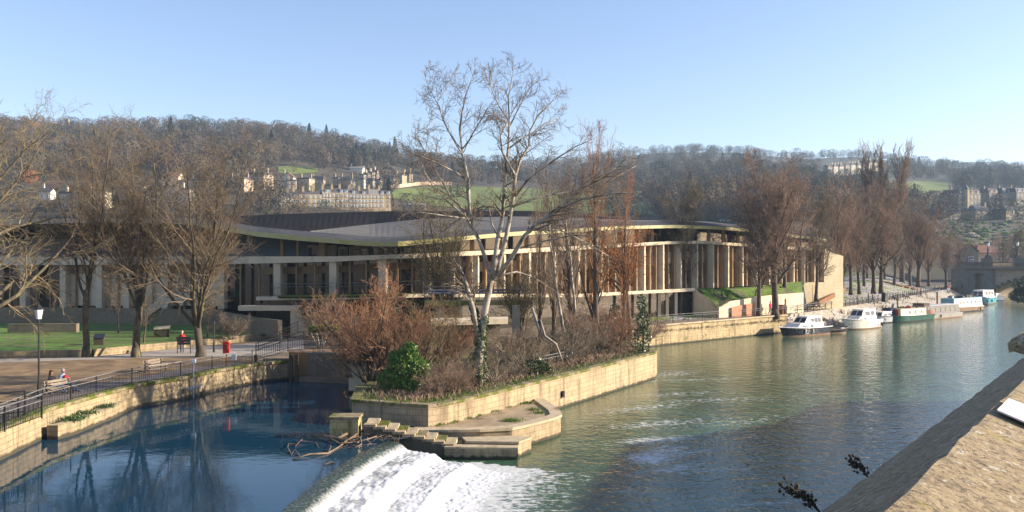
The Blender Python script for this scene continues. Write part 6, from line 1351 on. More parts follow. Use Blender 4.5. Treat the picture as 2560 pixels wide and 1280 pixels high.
for k in range(3): b.box((0, -.02, .87+.13*k), (.28, .012, .012), m=1); b.box((-.08+.08*k, -.02, 1.0), (.012, .012, .38), m=1)
b.build('plate', [MT['white'], MT['grey']], s_); b = MB(); b.tube([(0, .04, 0), (0, .04, 1.2)], .025, 5); b.build('post', MT['black'], s_)
p = gx(484, 55.6, 0); s_ = thing('gauge_post', 'white-headed depth gauge post standing in the pool against the left wall', 'post', p)
b = MB(); b.tube([(0, 0, .3), (0, 0, 3.35)], .045, 6); b.build('post', MT['grey'], s_); b = MB(); b.box((0, 0, 3.42), (.26, .18, .22)); b.build('head', MT['white'], s_)
b = MB(); b.tube([(-.3, 0, .3), (-.3, 0, 2.6)], .04, 6); b.build('guide_rod', MT['darkwood'], s_)
b = MB(); pts = [at(450, 966, 55.3), at(456, 972, 55.1), at(478, 972, 55), at(500, 966, 55), at(506, 960, 55.1)]; b.tube(pts, [.04, .07, .09, .07, .03], 7)
tag(b.build('floating_boom', MT['grey']), 'curved grey boom hung on the left river wall by the gauge post', 'boom')
for k, (x, y, w_, lab) in enumerate([(405, 842, 1.3, 'block-like stone plinth with a slanted top on the lawn right of the second tree'), (248, 862, .75, 'small stone plinth with a dark sloping plaque right of the slender tree')]):
    p = gd(x, y, ZL); t = thing('stone_plinth', lab, 'plinth', p, .3, 'stone plinths on the lawn')
    b = MB(); b.prism([(-w_/2, -.35), (w_/2, -.35), (w_/2, .35), (-w_/2, .35)], 0, [.7, .75, .95, .85] if k == 0 else [.55, .55, .85, .85]); b.build('block', MT['stone_left'], t)
    b = MB(); b.prism([(-w_/2-.04, -.4), (w_/2+.04, -.4), (w_/2+.04, .4), (-w_/2-.04, .4)], [.7, .75, .95, .85] if k == 0 else [.56, .56, .86, .86], [.76, .81, 1.01, .91] if k == 0 else [.6, .6, .9, .9]); b.build('slab', MT['coping'] if k == 0 else MT['black'], t)
b = MB(); p = gd(95, 832, ZL); b.prism([(p.x-3, p.y), (p.x+3.5, p.y+.5), (p.x+3.5, p.y+1.1), (p.x-3, p.y+.6)], ZL-.1, ZL+.85); tag(b.build('stone_seat_wall', MT['stone_old']), 'short low stone seat wall on the lawn at the far left', 'wall')
# ---------------------------------------------------------------- people
skin = mat('skin', (.5, .3, .22), (.56, .35, .26), 4, .6); CL = {}
def cloth(n, c): 
    if n not in CL: CL[n] = mat('cloth_'+n, c, tuple(min(1, x*1.25) for x in c), 8, .9, .2, .02)
    return CL[n]
def body_mesh(J, E, zs, mats):
    """J: joints (x, y, z, r); grown with a skin modifier into one continuous surface, coloured by face"""
    me = bpy.data.meshes.new('person'); me.from_pydata([j[:3] for j in J], E, [])
    o = bpy.data.objects.new('tmp', me); col.objects.link(o); md = o.modifiers.new('s', 'SKIN'); md.use_smooth_shade = True
    for i, j in enumerate(J):
        sv = me.skin_vertices[0].data[i]; r = j[3]; sv.radius = r if hasattr(r, '__len__') else (r, r); sv.use_root = (i == 0)
    o.modifiers.new('u', 'SUBSURF').levels = 1
    dg = bpy.context.evaluated_depsgraph_get(); m2 = bpy.data.meshes.new_from_object(o.evaluated_get(dg)); bpy.data.objects.remove(o)
    m2.materials.clear()
    for m in mats: m2.materials.append(m)
    pts = [(V(j[:3]), z) for j, z in zip(J, zs)]; segs = [(pts[a][0], pts[b_][0], pts[a][1], pts[b_][1]) for a, b_ in E]
    for f in m2.polygons:
        c = f.center; best = 9; bz = 0
        for a, b_, za, zb in segs:
            d = b_-a; t = max(0, min(1, (c-a).dot(d)/max(d.length_squared, 1e-9))); dd = (a+d*t-c).length
            if dd < best: best = dd; bz = za if t < .5 else zb
        f.material_index = bz; f.use_smooth = True
    return m2
def person(loc, rz, pose, coat, legs, hair, lab, scale=1.0, hood=False, group=None, name='person'):
    st_ = pose == 'walk'
    if pose in ('stand', 'walk'):
        a = .16 if st_ else .0
        J = [(0, 0, .95, (.15, .12)), (0, .0, 1.18, (.15, .11)), (0, .01, 1.4, (.17, .11)), (0, 0, 1.5, .065), (0, -.01, 1.57, .065), (0, -.025, 1.66, (.088, .1)), (0, -.02, 1.735, .06),
             (.19, 0, 1.41, .065), (.235, .05+a*.4, 1.14, .052), (.22, -.06+a*.3, .92, .042), (.22, -.1+a*.3, .84, .04), (-.19, 0, 1.41, .065), (-.235, .05-a*.4, 1.14, .052), (-.22, -.06-a*.6, .92, .042), (-.22, -.1-a*.6, .84, .04),
             (.1, 0, .88, .095), (.1, -.02-a, .49, .07), (.1, .02-a*.7, .1, .048), (.1, -.12-a*.7, .05, .04), (-.1, 0, .88, .095), (-.1, -.02+a*.5, .49, .07), (-.1, .05+a*1.7, .12, .048), (-.1, -.08+a*1.7, .06, .04)]
        hc = (0, -.01, 1.68)
    else:
        J = [(0, 0, .5, (.16, .13)), (0, .1, .72, (.15, .11)), (0, .2, .94, (.17, .11)), (0, .23, 1.05, .065), (0, .22, 1.12, .065), (0, .2, 1.21, (.088, .1)), (0, .21, 1.285, .06),
             (.19, .2, .95, .065), (.25, .12, .7, .052), (.14, -.1, .6, .042), (.08, -.16, .6, .04), (-.19, .2, .95, .065), (-.25, .12, .7, .052), (-.14, -.1, .6, .042), (-.08, -.16, .62, .04),
             (.1, -.08, .5, .095), (.12, -.48, .46, .07), (.12, -.8, .12, .048), (.12, -.95, .12, .04), (-.1, -.08, .5, .095), (-.12, -.46, .5, .07), (-.1, -.82, .16, .048), (-.1, -.98, .18, .04)]
        hc = (0, .215, 1.23)
    E = [(0, 1), (1, 2), (2, 3), (3, 4), (4, 5), (5, 6), (2, 7), (7, 8), (8, 9), (9, 10), (2, 11), (11, 12), (12, 13), (13, 14), (0, 15), (15, 16), (16, 17), (17, 18), (0, 19), (19, 20), (20, 21), (21, 22)]
    zs = [1, 1, 1, 1, 0, 0, 0, 1, 1, 1, 0, 1, 1, 1, 0, 2, 2, 2, 3, 2, 2, 2, 3]
    m2 = body_mesh(J, E, zs, [skin, coat, legs, MT['black']])
    t = thing(name, lab, 'person', loc, rz, group); t.scale = (scale,)*3
    link('body', m2, t)
    b = MB(); b.sphere((hc[0], hc[1]+.035, hc[2]+.03), (.105, .105, .125), 10, 7)
    if hood == 'long': b.sphere((hc[0], hc[1]+.07, hc[2]-.13), (.12, .07, .2), 9, 6)
    b.build('hair', hair if not hood == 'hood' else coat, t, True)
    b = MB(); b.box((0, hc[1]-.115, hc[2]-.035), (.025, .04, .05), taper=.6); b.box((-.032, hc[1]-.095, hc[2]+.0), (.022, .012, .012), m=1); b.box((.032, hc[1]-.095, hc[2]+.0), (.022, .012, .012), m=1); b.box((0, hc[1]-.1, hc[2]-.085), (.045, .012, .012), m=2)
    b.build('face', [skin, MT['black'], MT['rust']], t)
    return t
K = cloth('black', (.018, .018, .02)); NV = cloth('navy', (.02, .028, .05)); JN = cloth('denim', (.05, .075, .13)); GR = cloth('grey', (.18, .18, .19)); RD = cloth('red', (.5, .03, .04)); MG = cloth('magenta', (.45, .02, .12)); TL = cloth('teal', (.03, .1, .1)); WH = cloth('white', (.6, .6, .62)); SK_ = cloth('skyblue', (.3, .38, .5))
HB = cloth('dark_hair', (.02, .014, .01)); HR = cloth('auburn_hair', (.07, .03, .015)); HG = cloth('grey_hair', (.3, .29, .28))
p = gd(150, 983, ZB); ca, sa = math.cos(yawL), math.sin(yawL)
def seat(u): return (p.x+ca*u, p.y+sa*u, ZB-.02)
c1 = person(seat(-.38), yawL, 'sit', K, JN, HR, 'woman with long auburn hair in a black jacket reclining on the bench', 1.0, 'long'); 
c2 = person(seat(.4), yawL, 'sit', SK_, JN, HG, 'person in a pale blue and red top leaning back on the bench beside the woman', 1.0)
b = MB(); b.sphere((0, .02, .84), (.16, .15, .2), 9, 6); b.build('scarf', RD, c2, True)
person(gd(455, 882, ZB), .1, 'stand', RD, JN, skin, 'bald man in a red top and jeans reading the black notice board', 1.0)
def toRail(d, t, perp):
    """point on the towpath: distance t along between rail points"""
    return None
def pw(px, dpt, rz, *a, **k):
    z = ZB+.01
    return person(gx(px, dpt, z), rz, *a, **k)
pw(1588, 111, 1.2, 'walk', TL, K, HG, 'person in a teal coat walking by the railing near the pale ramp wall', 1.06) if False else None
pw(1775, 113.5, -1.2, 'walk', TL, K, HG, 'stooping walker in a teal coat, left one of the pair by the sloping ramp wall', 1.0)
pw(1788, 114, -1.2, 'walk', K, GR, HB, 'walker in black, right one of the pair by the sloping ramp wall', 1.0)
pw(1866, 116.5, 2.4, 'walk', K, GR, HB, 'lone walker in a black jacket left of the leaning tree by the railing', 1.08)
pw(1926, 117.5, .6, 'walk', MG, cloth('tan_trousers', (.35, .2, .14)), HG, 'walker in a bright magenta coat by the tall towpath tree', 1.05)
pw(2171, 148, 1.0, 'stand', K, NV, HB, 'dark-clothed walker on the towpath, left one of the pair before the bin', 1.0)
pw(2181, 147, 1.0, 'walk', K, JN, HB, 'taller dark-clothed walker on the towpath, right one of the pair before the bin', 1.08)
pw(2236, 158, 1.4, 'sit', NV, K, HB, 'person in navy sitting on a bench on the lawn right of the black bin', 1.0)
pw(2264, 166, 1.4, 'sit', WH, K, HB, 'person in white sitting beside the foot of the rusty edging', 1.0)
pw(2293, 174, -2.2, 'walk', NV, GR, HB, 'walker in dark blue, left one of the pair near the end tree', 1.0)
pw(2302, 175, -2.2, 'walk', K, K, HB, 'walker in black, right one of the pair near the end tree', 1.0)
pw(2337, 193, -2.2, 'walk', TL, GR, HB, 'walker in dull green on the towpath before the bridge', 1.0)
pw(2348, 196, -2.2, 'walk', NV, SK_, HB, 'walker in navy with pale trousers on the towpath before the bridge', .95)
pw(2369, 202, -2.2, 'walk', RD, WH, HG, 'walker in a bright red coat, left one of the two by the bridge', 1.05)
pw(2373, 203, -2.2, 'walk', RD, WH, HB, 'walker in a bright red coat, right one of the two by the bridge', 1.0)
pw(2405, 224, 1.0, 'walk', K, K, HB, 'dark figure at the end of the towpath by the bridge pier', 1.0)
# benches of the two sitters, bins, tables, posts
for px, d, lab in ((2236, 158.1, 'bench under the navy-clad sitter on the lawn'), (2264, 166.1, 'bench under the white-clad sitter on the lawn')):
    t = bench(400, 930, 1.4, lab); t.location = gx(px, d, ZB)
    t['group'] = 'benches on the crocus lawn'
def bin_(px, d, m, lab, s_=1):
    t = thing('litter_bin', lab, 'bin', gx(px, d, ZB), .5); b = MB(); b.box((0, 0, .55*s_), (.62*s_, .62*s_, 1.1*s_), taper=.94); b.build('bin_body', m, t); b = MB(); b.box((0, 0, 1.16*s_), (.7*s_, .7*s_, .12*s_)); b.box((0, -.33*s_, .9*s_), (.4*s_, .03, .16*s_)); b.build('lid', MT['black'], t)
bin_(1913, 119.5, MT['black'], 'black litter bin beside the magenta-coated walker', 1.25); bin_(1956, 119.4, MT['rust'], 'dark red litter bin right of the magenta-coated walker', 1.1); bin_(2212, 154.5, MT['black'], 'tall black litter bin on the lawn beside the towpath', 1.35)
for k, (px, d, lab) in enumerate([(1987, 123.5, 'picnic table nearest the dark red bin, leftmost of three'), (2041, 131, 'picnic table in the middle of the three on the lawn edge'), (2087, 139, 'picnic table rightmost of the three with a white post behind')]):
    t = thing('picnic_table', lab, 'picnic table', gx(px, d, ZB+.03), .7, 'picnic tables beside the towpath')
    b = MB(); b.box((0, 0, .74), (1.9, .75, .06)); b.build('tabletop', MT['darkwood'], t)
    for s_ in (-1, 1):
        b = MB(); b.box((0, s_*.7, .45), (1.9, .26, .05)); b.build('seat', MT['darkwood'], t)
        b = MB(); b.beam((s_*.7, -.75, 0), (s_*.7, .25, .74), .09, .06); b.beam((s_*.7, .75, 0), (s_*.7, -.25, .74), .09, .06); b.beam((s_*.7, -.8, .42), (s_*.7, .8, .42), .08, .06); b.build('leg', MT['darkwood'], t)
for k, (px, d, h, m, lab) in enumerate([(1963, 118.8, 2.2, MT['corten'], 'brown wooden sign post with white edge beside the dark red bin'), (2092, 138, 1.1, MT['white'], 'thin white post behind the rightmost picnic table'), (2143, 145, 1.6, MT['black'], 'thin black post on the towpath left of the two dark walkers'), (2132, 146, 1.4, MT['grey'], 'thin grey signpost near the thin black post'), (2385, 208, 2.6, MT['rust'], 'brown post by the railing end at the bridge')]):
    t = thing('marker_post', lab, 'post', gx(px, d, ZB)); b = MB(); b.box((0, 0, h/2), (.16 if k in (0, 4) else .08, .1, h)); b.build('shaft', m, t); b = MB(); b.box((.1 if k == 0 else 0, -.01, h-.05 if k else h/2), (.07, .1, .16 if k else h*.98)); b.build('cap', MT['white'] if k != 2 else MT['black'], t)
for k, (px, d, lab) in enumerate([(2245, 150.5, 'tall thin mooring pole left of the green barge'), (2243, 141, 'thin mooring pole beside the blue-canopied cruiser'), (2343, 166, 'dark mooring post behind the grey narrowboat')]):
    b = MB(); b.tube([(0, 0, -.4), (0, 0, 4.2 if k < 2 else 3.6)], .06 if k < 2 else .14, 6); tag(b.build('mooring_pole', MT['darkwood'], loc=gx(px, d, .2)), lab, 'pole', 'mooring poles')
for k, (x0, y0, x1, y1) in enumerate([(1895, 870, 1935, 815)]): pass
# mooring chain with debris at the right bank wall
b = MB(); p = gd(1655, 858, 0); 
for k in range(9): b.tube([(p.x+R.uniform(-.5, .5), p.y-.3+R.uniform(-.3, .2), -.1), (p.x+R.uniform(-.6, .6), p.y-.4, R.uniform(.5, 1.6))], [.05, .02], 5)
tag(b.build('driftwood_clump', MT['drift']), 'rusty clump of driftwood stuck at the foot of the right bank wall', 'driftwood')
# ---------------------------------------------------------------- boats
def hull(L, B, H, bow=.25, rake=.5, sheer=.3, stern=.85, boot=.18, fine=2.2):
    n = 20; rows = []
    for i in range(n+1):
        t = i/n; s_ = max(0, (t-.5)/.5); w_ = B/2*(1-s_**fine)*(stern+(1-stern)*min(1, t/.3)); w_ = max(w_, .03)
        zt = H*(1+sheer*max(0, (t-.25)/.75)**2); xo = lambda f: -L/2+L*t*(1-(1-f)*rake/L*s_) - (0 if s_ == 0 else 0)
        rows.append([(xo(0), w_*.55, -.35), (xo(.25), w_*.84, 0), (xo(.35), w_*.88, boot), (xo(.8), w_*.97, zt*.82), (xo(1), w_, zt)])
    return rows
def boat(px, py, L, B, H, cols, lab, ang=None, name='motor_boat', **kw):
    p = gd(px, py, 0); ang = math.atan2(-.62, -.78) if ang is None else ang
    t = thing(name, lab, 'boat', (p.x, p.y, 0), ang, 'boats moored along the right bank')
    rows = hull(L, B, H, **kw); b = MB()
    for sgn in (1, -1):
        for i in range(len(rows)-1):
            for j in range(4):
                q = [rows[i][j], rows[i+1][j], rows[i+1][j+1], rows[i][j+1]]; q = [(a, sgn*c, z) for a, c, z in q]
                if sgn > 0: q = q[::-1]
                b.add(q, [(0, 1, 2, 3)], 0 if j >= 2 else 1)
    e = rows[0]; b.add([(a, c, z) for a, c, z in e]+[(a, -c, z) for a, c, z in e[::-1]], [tuple(range(10))], 0)
    b.build('hull', [cols[0], cols[1]], t)
    d = MB()
    for i in range(len(rows)-1):
        a, c = rows[i][4], rows[i+1][4]; d.quad((a[0], a[1]*.97, a[2]-.05), (a[0], -a[1]*.97, a[2]-.05), (c[0], -c[1]*.97, c[2]-.05), (c[0], c[1]*.97, c[2]-.05))
    d.build('deck', cols[2], t)
    g_ = MB()
    for sgn in (1, -1): g_.tube([(r_[4][0], sgn*r_[4][1], r_[4][2]) for r_ in rows], .05, 5)
    g_.build('gunwale', cols[3], t)
    return t
def cabin(t, x0, x1, wd, z0, z1, m, sf=.35, sr=.1, ins=.12, roofm=None, wins=(), fw=True, wm=None, name='cabin', over=.08):
    """raised house: x0 aft, x1 fore; sloping front and rear; windows as parts"""
    wm = wm or MT['glassb']; w1 = wd-ins
    b = MB(); b.add([(x0, -wd, z0), (x1, -wd*.92, z0), (x1, wd*.92, z0), (x0, wd, z0), (x0+sr, -w1, z1), (x1-sf, -w1*.92, z1), (x1-sf, w1*.92, z1), (x0+sr, w1, z1)], [(0, 1, 5, 4), (1, 2, 6, 5), (2, 3, 7, 6), (3, 0, 4, 7), (4, 5, 6, 7)]); c = b.build(name, m, t)
    r_ = MB(); r_.prism([(x0+sr-over, -w1-over), (x1-sf+over, -w1*.92-over), (x1-sf+over, w1*.92+over), (x0+sr-over, w1+over)], z1, z1+.07); r_.build('cabin_roof', roofm or m, c)
    for (a, e, za, zb) in wins:
        for s_ in (-1, 1):
            f = lambda x, z: s_*((wd-(wd-w1)*(z-z0)/(z1-z0))*(1-.08*(x-x0)/(x1-x0))+.015)
            q = [(a, f(a, za), za), (e, f(e, za), za), (e, f(e, zb), zb), (a, f(a, zb), zb)]; q2 = [(x, y+s_*.02, z) for x, y, z in q]
            b = MB(); q2 = q2 if s_ < 0 else q2[::-1]; b.add(q2, [(0, 1, 2, 3)]); o = b.build('window', wm, c)
    if fw:
        for s_ in (-1, 1):
            g0_, g1_ = .2, .86; xx = lambda k: x1-sf*k+.02; zz = lambda k: z0+(z1-z0)*k; yy = wd*.92*.9
            b = MB(); q = [(xx(g0_), s_*.06, zz(g0_)), (xx(g0_), s_*yy, zz(g0_)), (xx(g1_), s_*(yy-ins*.6), zz(g1_)), (xx(g1_), s_*.06, zz(g1_))]; b.add(q if s_ > 0 else q[::-1], [(0, 1, 2, 3)]); b.build('windscreen', wm, c)
    return c
def fender(t, x, y, z, m=None):
    b = MB(); b.tube([(x, y, z+.3), (x, y, z+.25), (x, y, z-.2), (x, y, z-.27)], [.03, .1, .1, .03], 7); b.build('fender', m or MT['black'], t)
def rail_(t, pts, h=.45):
    b = MB(); b.tube([V(p)+V((0, 0, h)) for p in pts], .025, 5)
    for p in pts: b.beam(p, V(p)+V((0, 0, h)), .03, .03)
    b.build('guard_rail', MT['grey'], t)
HN = mat('navy_hull', (.012, .013, .02), (.022, .022, .03), 2, .25, spec=.6); HW = mat('white_hull', (.62, .58, .5), (.7, .66, .58), 1.5, .3, c3=(.5, .43, .32), s3=.8); HC = mat('cream_hull', (.55, .48, .37), (.62, .55, .43), 1.5, .35, c3=(.42, .33, .22), s3=.7); BR = mat('brown_boot_stripe', (.2, .12, .07), (.27, .17, .1), 2, .6)
HGn = mat('green_hull', (.012, .07, .05), (.02, .09, .065), 2, .35); HT = mat('turquoise_hull', (.03, .26, .33), (.05, .32, .38), 2, .35); HBk = mat('black_hull', (.015, .014, .014), (.03, .028, .026), 3, .5); CAN = mat('blue_canvas', (.015, .022, .06), (.025, .035, .085), 5, .9, .3); PLB = mat('pale_blue_paint', (.2, .42, .5), (.24, .47, .55), 2, .4); RP = mat('boat_red_paint', (.4, .03, .02), (.48, .05, .035), 3, .4); CRM = mat('cream_boat_paint', (.62, .54, .38), (.68, .6, .43), 3, .4)
t = boat(2004, 839, 10.5, 3.0, 1.05, (HN, BR, MT['white'], MT['white']), 'navy-hulled cruiser with white stepped cabin, nearest of the moored boats', rake=1.2, sheer=.25)
t.location.x += .3; t.location.y += .6
cabin(t, -3.4, 2.9, 1.15, .98, 1.62, MT['white'], 1.0, .1, .1, wins=((-.9, -.3, 1.1, 1.45), (.3, 1.6, 1.2, 1.4)), fw=False, name='lower_cabin')
cabin(t, -3.2, .9, 1.0, 1.6, 2.45, MT['white'], .9, .1, .15, wins=((-2.9, -2.25, 1.7, 2.3), (-2.1, -1.5, 1.7, 2.3), (-1.35, -.7, 1.8, 2.25)), name='wheelhouse')
rail_(t, [(1.4, -1.1, 1.1), (2.6, -.95, 1.15), (4.0, -.5, 1.25), (4.7, 0, 1.3)], .4); fender(t, -.2, 1.5, .6, MT['white']); fender(t, 1.4, 1.42, .6, MT['white'])
b = MB(); b.tube([(0.8, 0, 2.5), (.8, 0, 3.0)], .06, 5); b.build('mast', MT['black'], t)
t = boat(2089, 833, 4.4, 1.5, .5, (HBk, BR, MT['darkwood'], MT['wood']), 'small dark wooden dinghy with upturned bow beside the navy cruiser', ang=math.atan2(.25, .97), name='dinghy', sheer=.8, rake=.8)
for x in (-1.2, 0.2): b = MB(); b.box((x, 0, .42), (.28, 1.3, .05)); b.build('thwart', MT['wood'], t)
b = MB(); b.box((1.2, .1, .62), (.7, .5, .22)); b.build('white_bag', MT['white'], t); b = MB(); b.beam((-1.5, .3, .5), (.9, .1, .75), .06, .06); b.build('oar', MT['wood'], t)
t = boat(2146, 822, 9.2, 3.0, 1.25, (HW, BR, MT['white'], MT['white']), 'cream-white motor cruiser with two big windscreens, second large boat', rake=1.4, sheer=.35)
t.location.x += .2; t.location.y += .4
cabin(t, -3.2, 2.2, 1.1, 1.2, 1.75, MT['white'], 1.0, .1, .1, wins=((-.4, .3, 1.35, 1.6), (.6, 1.5, 1.35, 1.55)), fw=False, name='lower_cabin')
cabin(t, -3.0, .9, 1.05, 1.75, 2.75, MT['white'], .8, .05, .15, wins=((-2.6, -1.7, 1.95, 2.55), (-1.4, -.2, 1.95, 2.55)), name='wheelhouse'); fender(t, -3.6, 1.5, .6); fender(t, -4.2, 1.35, .5); rail_(t, [(2.2, .9, 1.5), (3.4, .55, 1.6), (4.3, 0, 1.7), (3.4, -.55, 1.6), (2.2, -.9, 1.5)], .4)
t = boat(2202, 807, 7.4, 2.6, 1.05, (MT['grey'], HN, MT['white'], CAN), 'small grey-white cruiser with dark blue canvas cover', rake=1.0)
t.location.x += .6; t.location.y += .6
cabin(t, -1.2, 2.2, .95, 1.0, 1.75, MT['white'], .8, .1, .12, wins=((-.8, .1, 1.2, 1.55), (.3, 1.2, 1.2, 1.5)), name='cabin'); cabin(t, -3.4, -.6, 1.05, 1.0, 2.2, CAN, .5, .3, .3, fw=False, name='canvas_cover'); fender(t, -1.0, 1.25, .5); fender(t, -2.6, 1.25, .5)
b = MB(); b.tube([(-3.4, -.4, 1.6), (-2.6, .4, 3.0)], .22, 7); b.build('rolled_cover', MT['grey'], t)
t = boat(2268, 803, 13.5, 3.2, .95, (HGn, HBk, CRM, HGn), 'green-hulled barge with cream cabin and red end panel', name='narrowboat', rake=.8, sheer=.15, fine=4)
t.location.x += .3; t.location.y += .6
c = cabin(t, -3.8, 4.4, 1.3, .9, 2.1, CRM, .1, .05, .12, MT['concd'], wins=((-2.6, -2.0, 1.3, 1.75), (-.6, 0, 1.3, 1.75), (1.2, 1.8, 1.3, 1.75)), fw=False)
b = MB(); b.box((4.42, -.1, 1.5), (.06, 1.7, 1.0)); b.build('red_panel', RP, c)
cabin(t, -5.6, -3.6, 1.2, .9, 2.7, MT['darkwood'], .1, .1, .2, MT['darkwood'], wins=((-5.3, -4.7, 1.7, 2.3), (-4.5, -3.9, 1.7, 2.3)), name='wheelhouse')
for k in range(7): b = MB(); b.box((R.uniform(-3, 4), R.uniform(-.8, .8), 2.25), (R.uniform(.3, .8), .4, R.uniform(.2, .5)), R.random()); b.build('roof_clutter', [MT['darkwood'], RP, MT['ivy']][k % 3], t)
b = MB(); b.box((-6.0, 0, 1.2), (1.0, 2.2, .7)); b.build('stern_box', RP, t)
t = boat(2342, 796, 14.5, 2.8, .8, (mat('dull_grey_hull', (.3, .27, .24), (.38, .35, .31), 2, .5), BR, MT['grey'], MT['grey']), 'long grey narrowboat with a continuous row of dark windows', name='narrowboat', rake=.8, sheer=.2, fine=5)
t.location.x += .3; t.location.y += .6
c = cabin(t, -6.0, 5.2, 1.25, .78, 2.25, MT['black'], .35, .05, .18, MT['grey'], wins=tuple((-5.6+k*1.75, -4.2+k*1.75, 1.2, 1.95) for k in range(6)), fw=True, wm=MT['glassb'])
b = MB(); b.box((0, 0, 2.36), (10.6, 1.7, .06)); b.build('roof_panel', MT['grey'], c); fender(t, 1.5, 1.42, .5)
t = boat(2402, 779, 14.5, 3.1, .95, (BR, HBk, MT['white'], MT['white']), 'white narrowboat with pale blue end and cluttered roof', name='narrowboat', rake=.8, sheer=.2, fine=5)
t.location.x += .3; t.location.y += .6
c = cabin(t, -6.3, 5.6, 1.4, .9, 2.6, MT['white'], .15, .1, .12, PLB, wins=tuple((-5.2+k*1.6, -4.6+k*1.6, 1.55, 2.1) for k in range(6)), fw=False)
b = MB(); b.box((5.57, 0, 1.75), (.08, 2.5, 1.6)); b.build('blue_end_panel', PLB, c)
for k in range(14):
    b = MB(); b.box((R.uniform(-5.5, 5), R.uniform(-.8, .8), 2.8), (R.uniform(.4, 1.3), R.uniform(.3, .7), R.uniform(.25, .7)), R.random()*3); b.build('roof_clutter', [MT['black'], MT['darkwood'], MT['grey'], MT['drift']][k % 4], t)
fender(t, -4.9, 1.6, .5)
t = boat(2451, 760, 10.5, 3.4, 1.5, (HT, BR, MT['white'], MT['white']), 'turquoise-hulled cruiser with white wheelhouse, farthest large boat', rake=1.2, sheer=.3)
cabin(t, -4.2, 1.6, 1.3, 1.5, 3.1, MT['white'], .5, .1, .15, wins=((-3.8, -2.8, 2.1, 2.85), (-2.5, -1.4, 2.1, 2.85), (-1.1, .2, 2.1, 2.85)), wm=MT['glassb'], name='wheelhouse'); fender(t, -2, 1.7, .7); fender(t, .5, 1.7, .7); rail_(t, [(2.2, 1.2, 1.7), (3.6, .8, 1.85), (4.9, 0, 2.0), (3.6, -.8, 1.85)], .5)
t = boat(2487, 752, 6.5, 2.3, 1.0, (MT['white'], HN, MT['white'], MT['grey']), 'small white cruiser tucked behind the turquoise boat', rake=.9); cabin(t, -1.6, 1.6, .9, 1.0, 1.8, MT['white'], .7, .1, .12, wins=((-1.2, .4, 1.2, 1.55),))
# ---------------------------------------------------------------- driftwood at the weir
pile = MB()
for pl in [[(845, 1102, 8), (880, 1085, 9), (905, 1063, 8), (925, 1055, 9), (938, 1052, 6)], [(835, 1085, 5), (870, 1100, 7), (905, 1104, 5), (945, 1095, 3)], [(860, 1110, 6), (905, 1085, 6), (950, 1078, 4), (985, 1092, 2)], [(780, 1095, 8), (830, 1100, 10), (880, 1104, 7), (905, 1112, 3)], [(890, 1060, 3), (915, 1080, 3), (960, 1090, 2), (990, 1098, 1.5)], [(800, 1088, 4), (850, 1112, 4), (900, 1106, 3)], [(900, 1100, 3), (905, 1118, 3), (890, 1125, 2)], [(920, 1062, 4), (940, 1075, 3), (975, 1084, 2)]]:
    pile.tube([gd(x, y, 1.02)*1.0+V((0, -.12*i, .12+.06*math.sin(i*2+x))) for i, (x, y, r_) in enumerate(pl)], [max(.012, r_*.0095) for x, y, r_ in pl], 7)
for k in range(46):
    a = gd(R.uniform(850, 1000), R.uniform(1085, 1110), 1.05); d = V((R.gauss(0, .5), R.gauss(0, .3), R.uniform(0, .35))); pile.tube([a, a+d*.5+V((0, 0, .08)), a+d], [.018, .013, .006], 5)
tag(pile.build('driftwood_pile', MT['drift'], smooth=True), 'tangled pile of driftwood logs lodged against the stone pier', 'driftwood')
fbm = MB()
for pl in [[(732, 1150, 5), (775, 1142, 5), (820, 1135, 6), (845, 1120, 5), (880, 1100, 6), (895, 1093, 5)], [(748, 1140, 3), (738, 1130, 2.5), (728, 1138, 2)], [(728, 1136, 3), (719, 1125, 2.5), (722, 1110, 2), (742, 1112, 2), (756, 1104, 2)], [(738, 1118, 2), (752, 1108, 2.2), (790, 1108, 2), (796, 1120, 1.5)], [(820, 1135, 3), (828, 1122, 2), (824, 1112, 1.2)], [(860, 1110, 3), (880, 1120, 2.5), (905, 1118, 2)]]:
    fbm.tube([gd(x, y, 1.0)+V((0, 0, .03+.1*((i % 3) == 1))) for i, (x, y, r_) in enumerate(pl)], [max(.012, r_*.0075) for x, y, r_ in pl], 6)
tag(fbm.build('fallen_branch', MT['drift'], smooth=True), 'bare branch lying on the pool water left of the weir brink', 'branch')
fl = MB(); fl.tube([gd(812, 1163, 1.0)+V((0, 0, .03)), gd(826, 1159, 1.0)+V((0, 0, .06)), gd(838, 1158, 1.0)+V((0, 0, .02))], [.02, .05, .015], 6); tag(fl.build('floating_stick', MT['darkwood']), 'short dark stick snagged just above the weir brink', 'stick')
# ---------------------------------------------------------------- parapet of the road at the viewer's side
U, NP = V((.6, .8, 0)), V((.8, -.6, 0))
m, nt, bs = new_mat('lichened_parapet_stone'); v = coords(nt)
n1 = noise(nt, coords(nt, (1, .55, 1)), 14, 9, .75); n2 = noise(nt, v, 38, 6, .7); n3 = noise(nt, v, 5, 6, .7); n4 = noise(nt, coords(nt, (3, 3, 3)), 4, 7, .75)
o_ = ramp(nt, n1, [(.28, (.12, .085, .05)), (.52, (.34, .26, .15)), (.75, (.46, .37, .23))]).outputs[0]
o_ = mix(nt, ramp(nt, n3, [(.57, 0.), (.68, .75)]).outputs[0], o_, (.33, .27, .06)); o_ = mix(nt, ramp(nt, n4, [(.59, 0.), (.64, .9)]).outputs[0], o_, (.55, .52, .44)); o_ = mix(nt, ramp(nt, n2, [(.36, .9), (.5, 0.)]).outputs[0], o_, (.05, .04, .028))
nt.links.new(o_, bs.inputs['Base Color']); bs.inputs['Roughness'].default_value = .95; bump(nt, bs, n1, .9, .03); MT['lichen'] = m
def pp(t, n, z): return U*t+NP*n+V((0, 0, z))
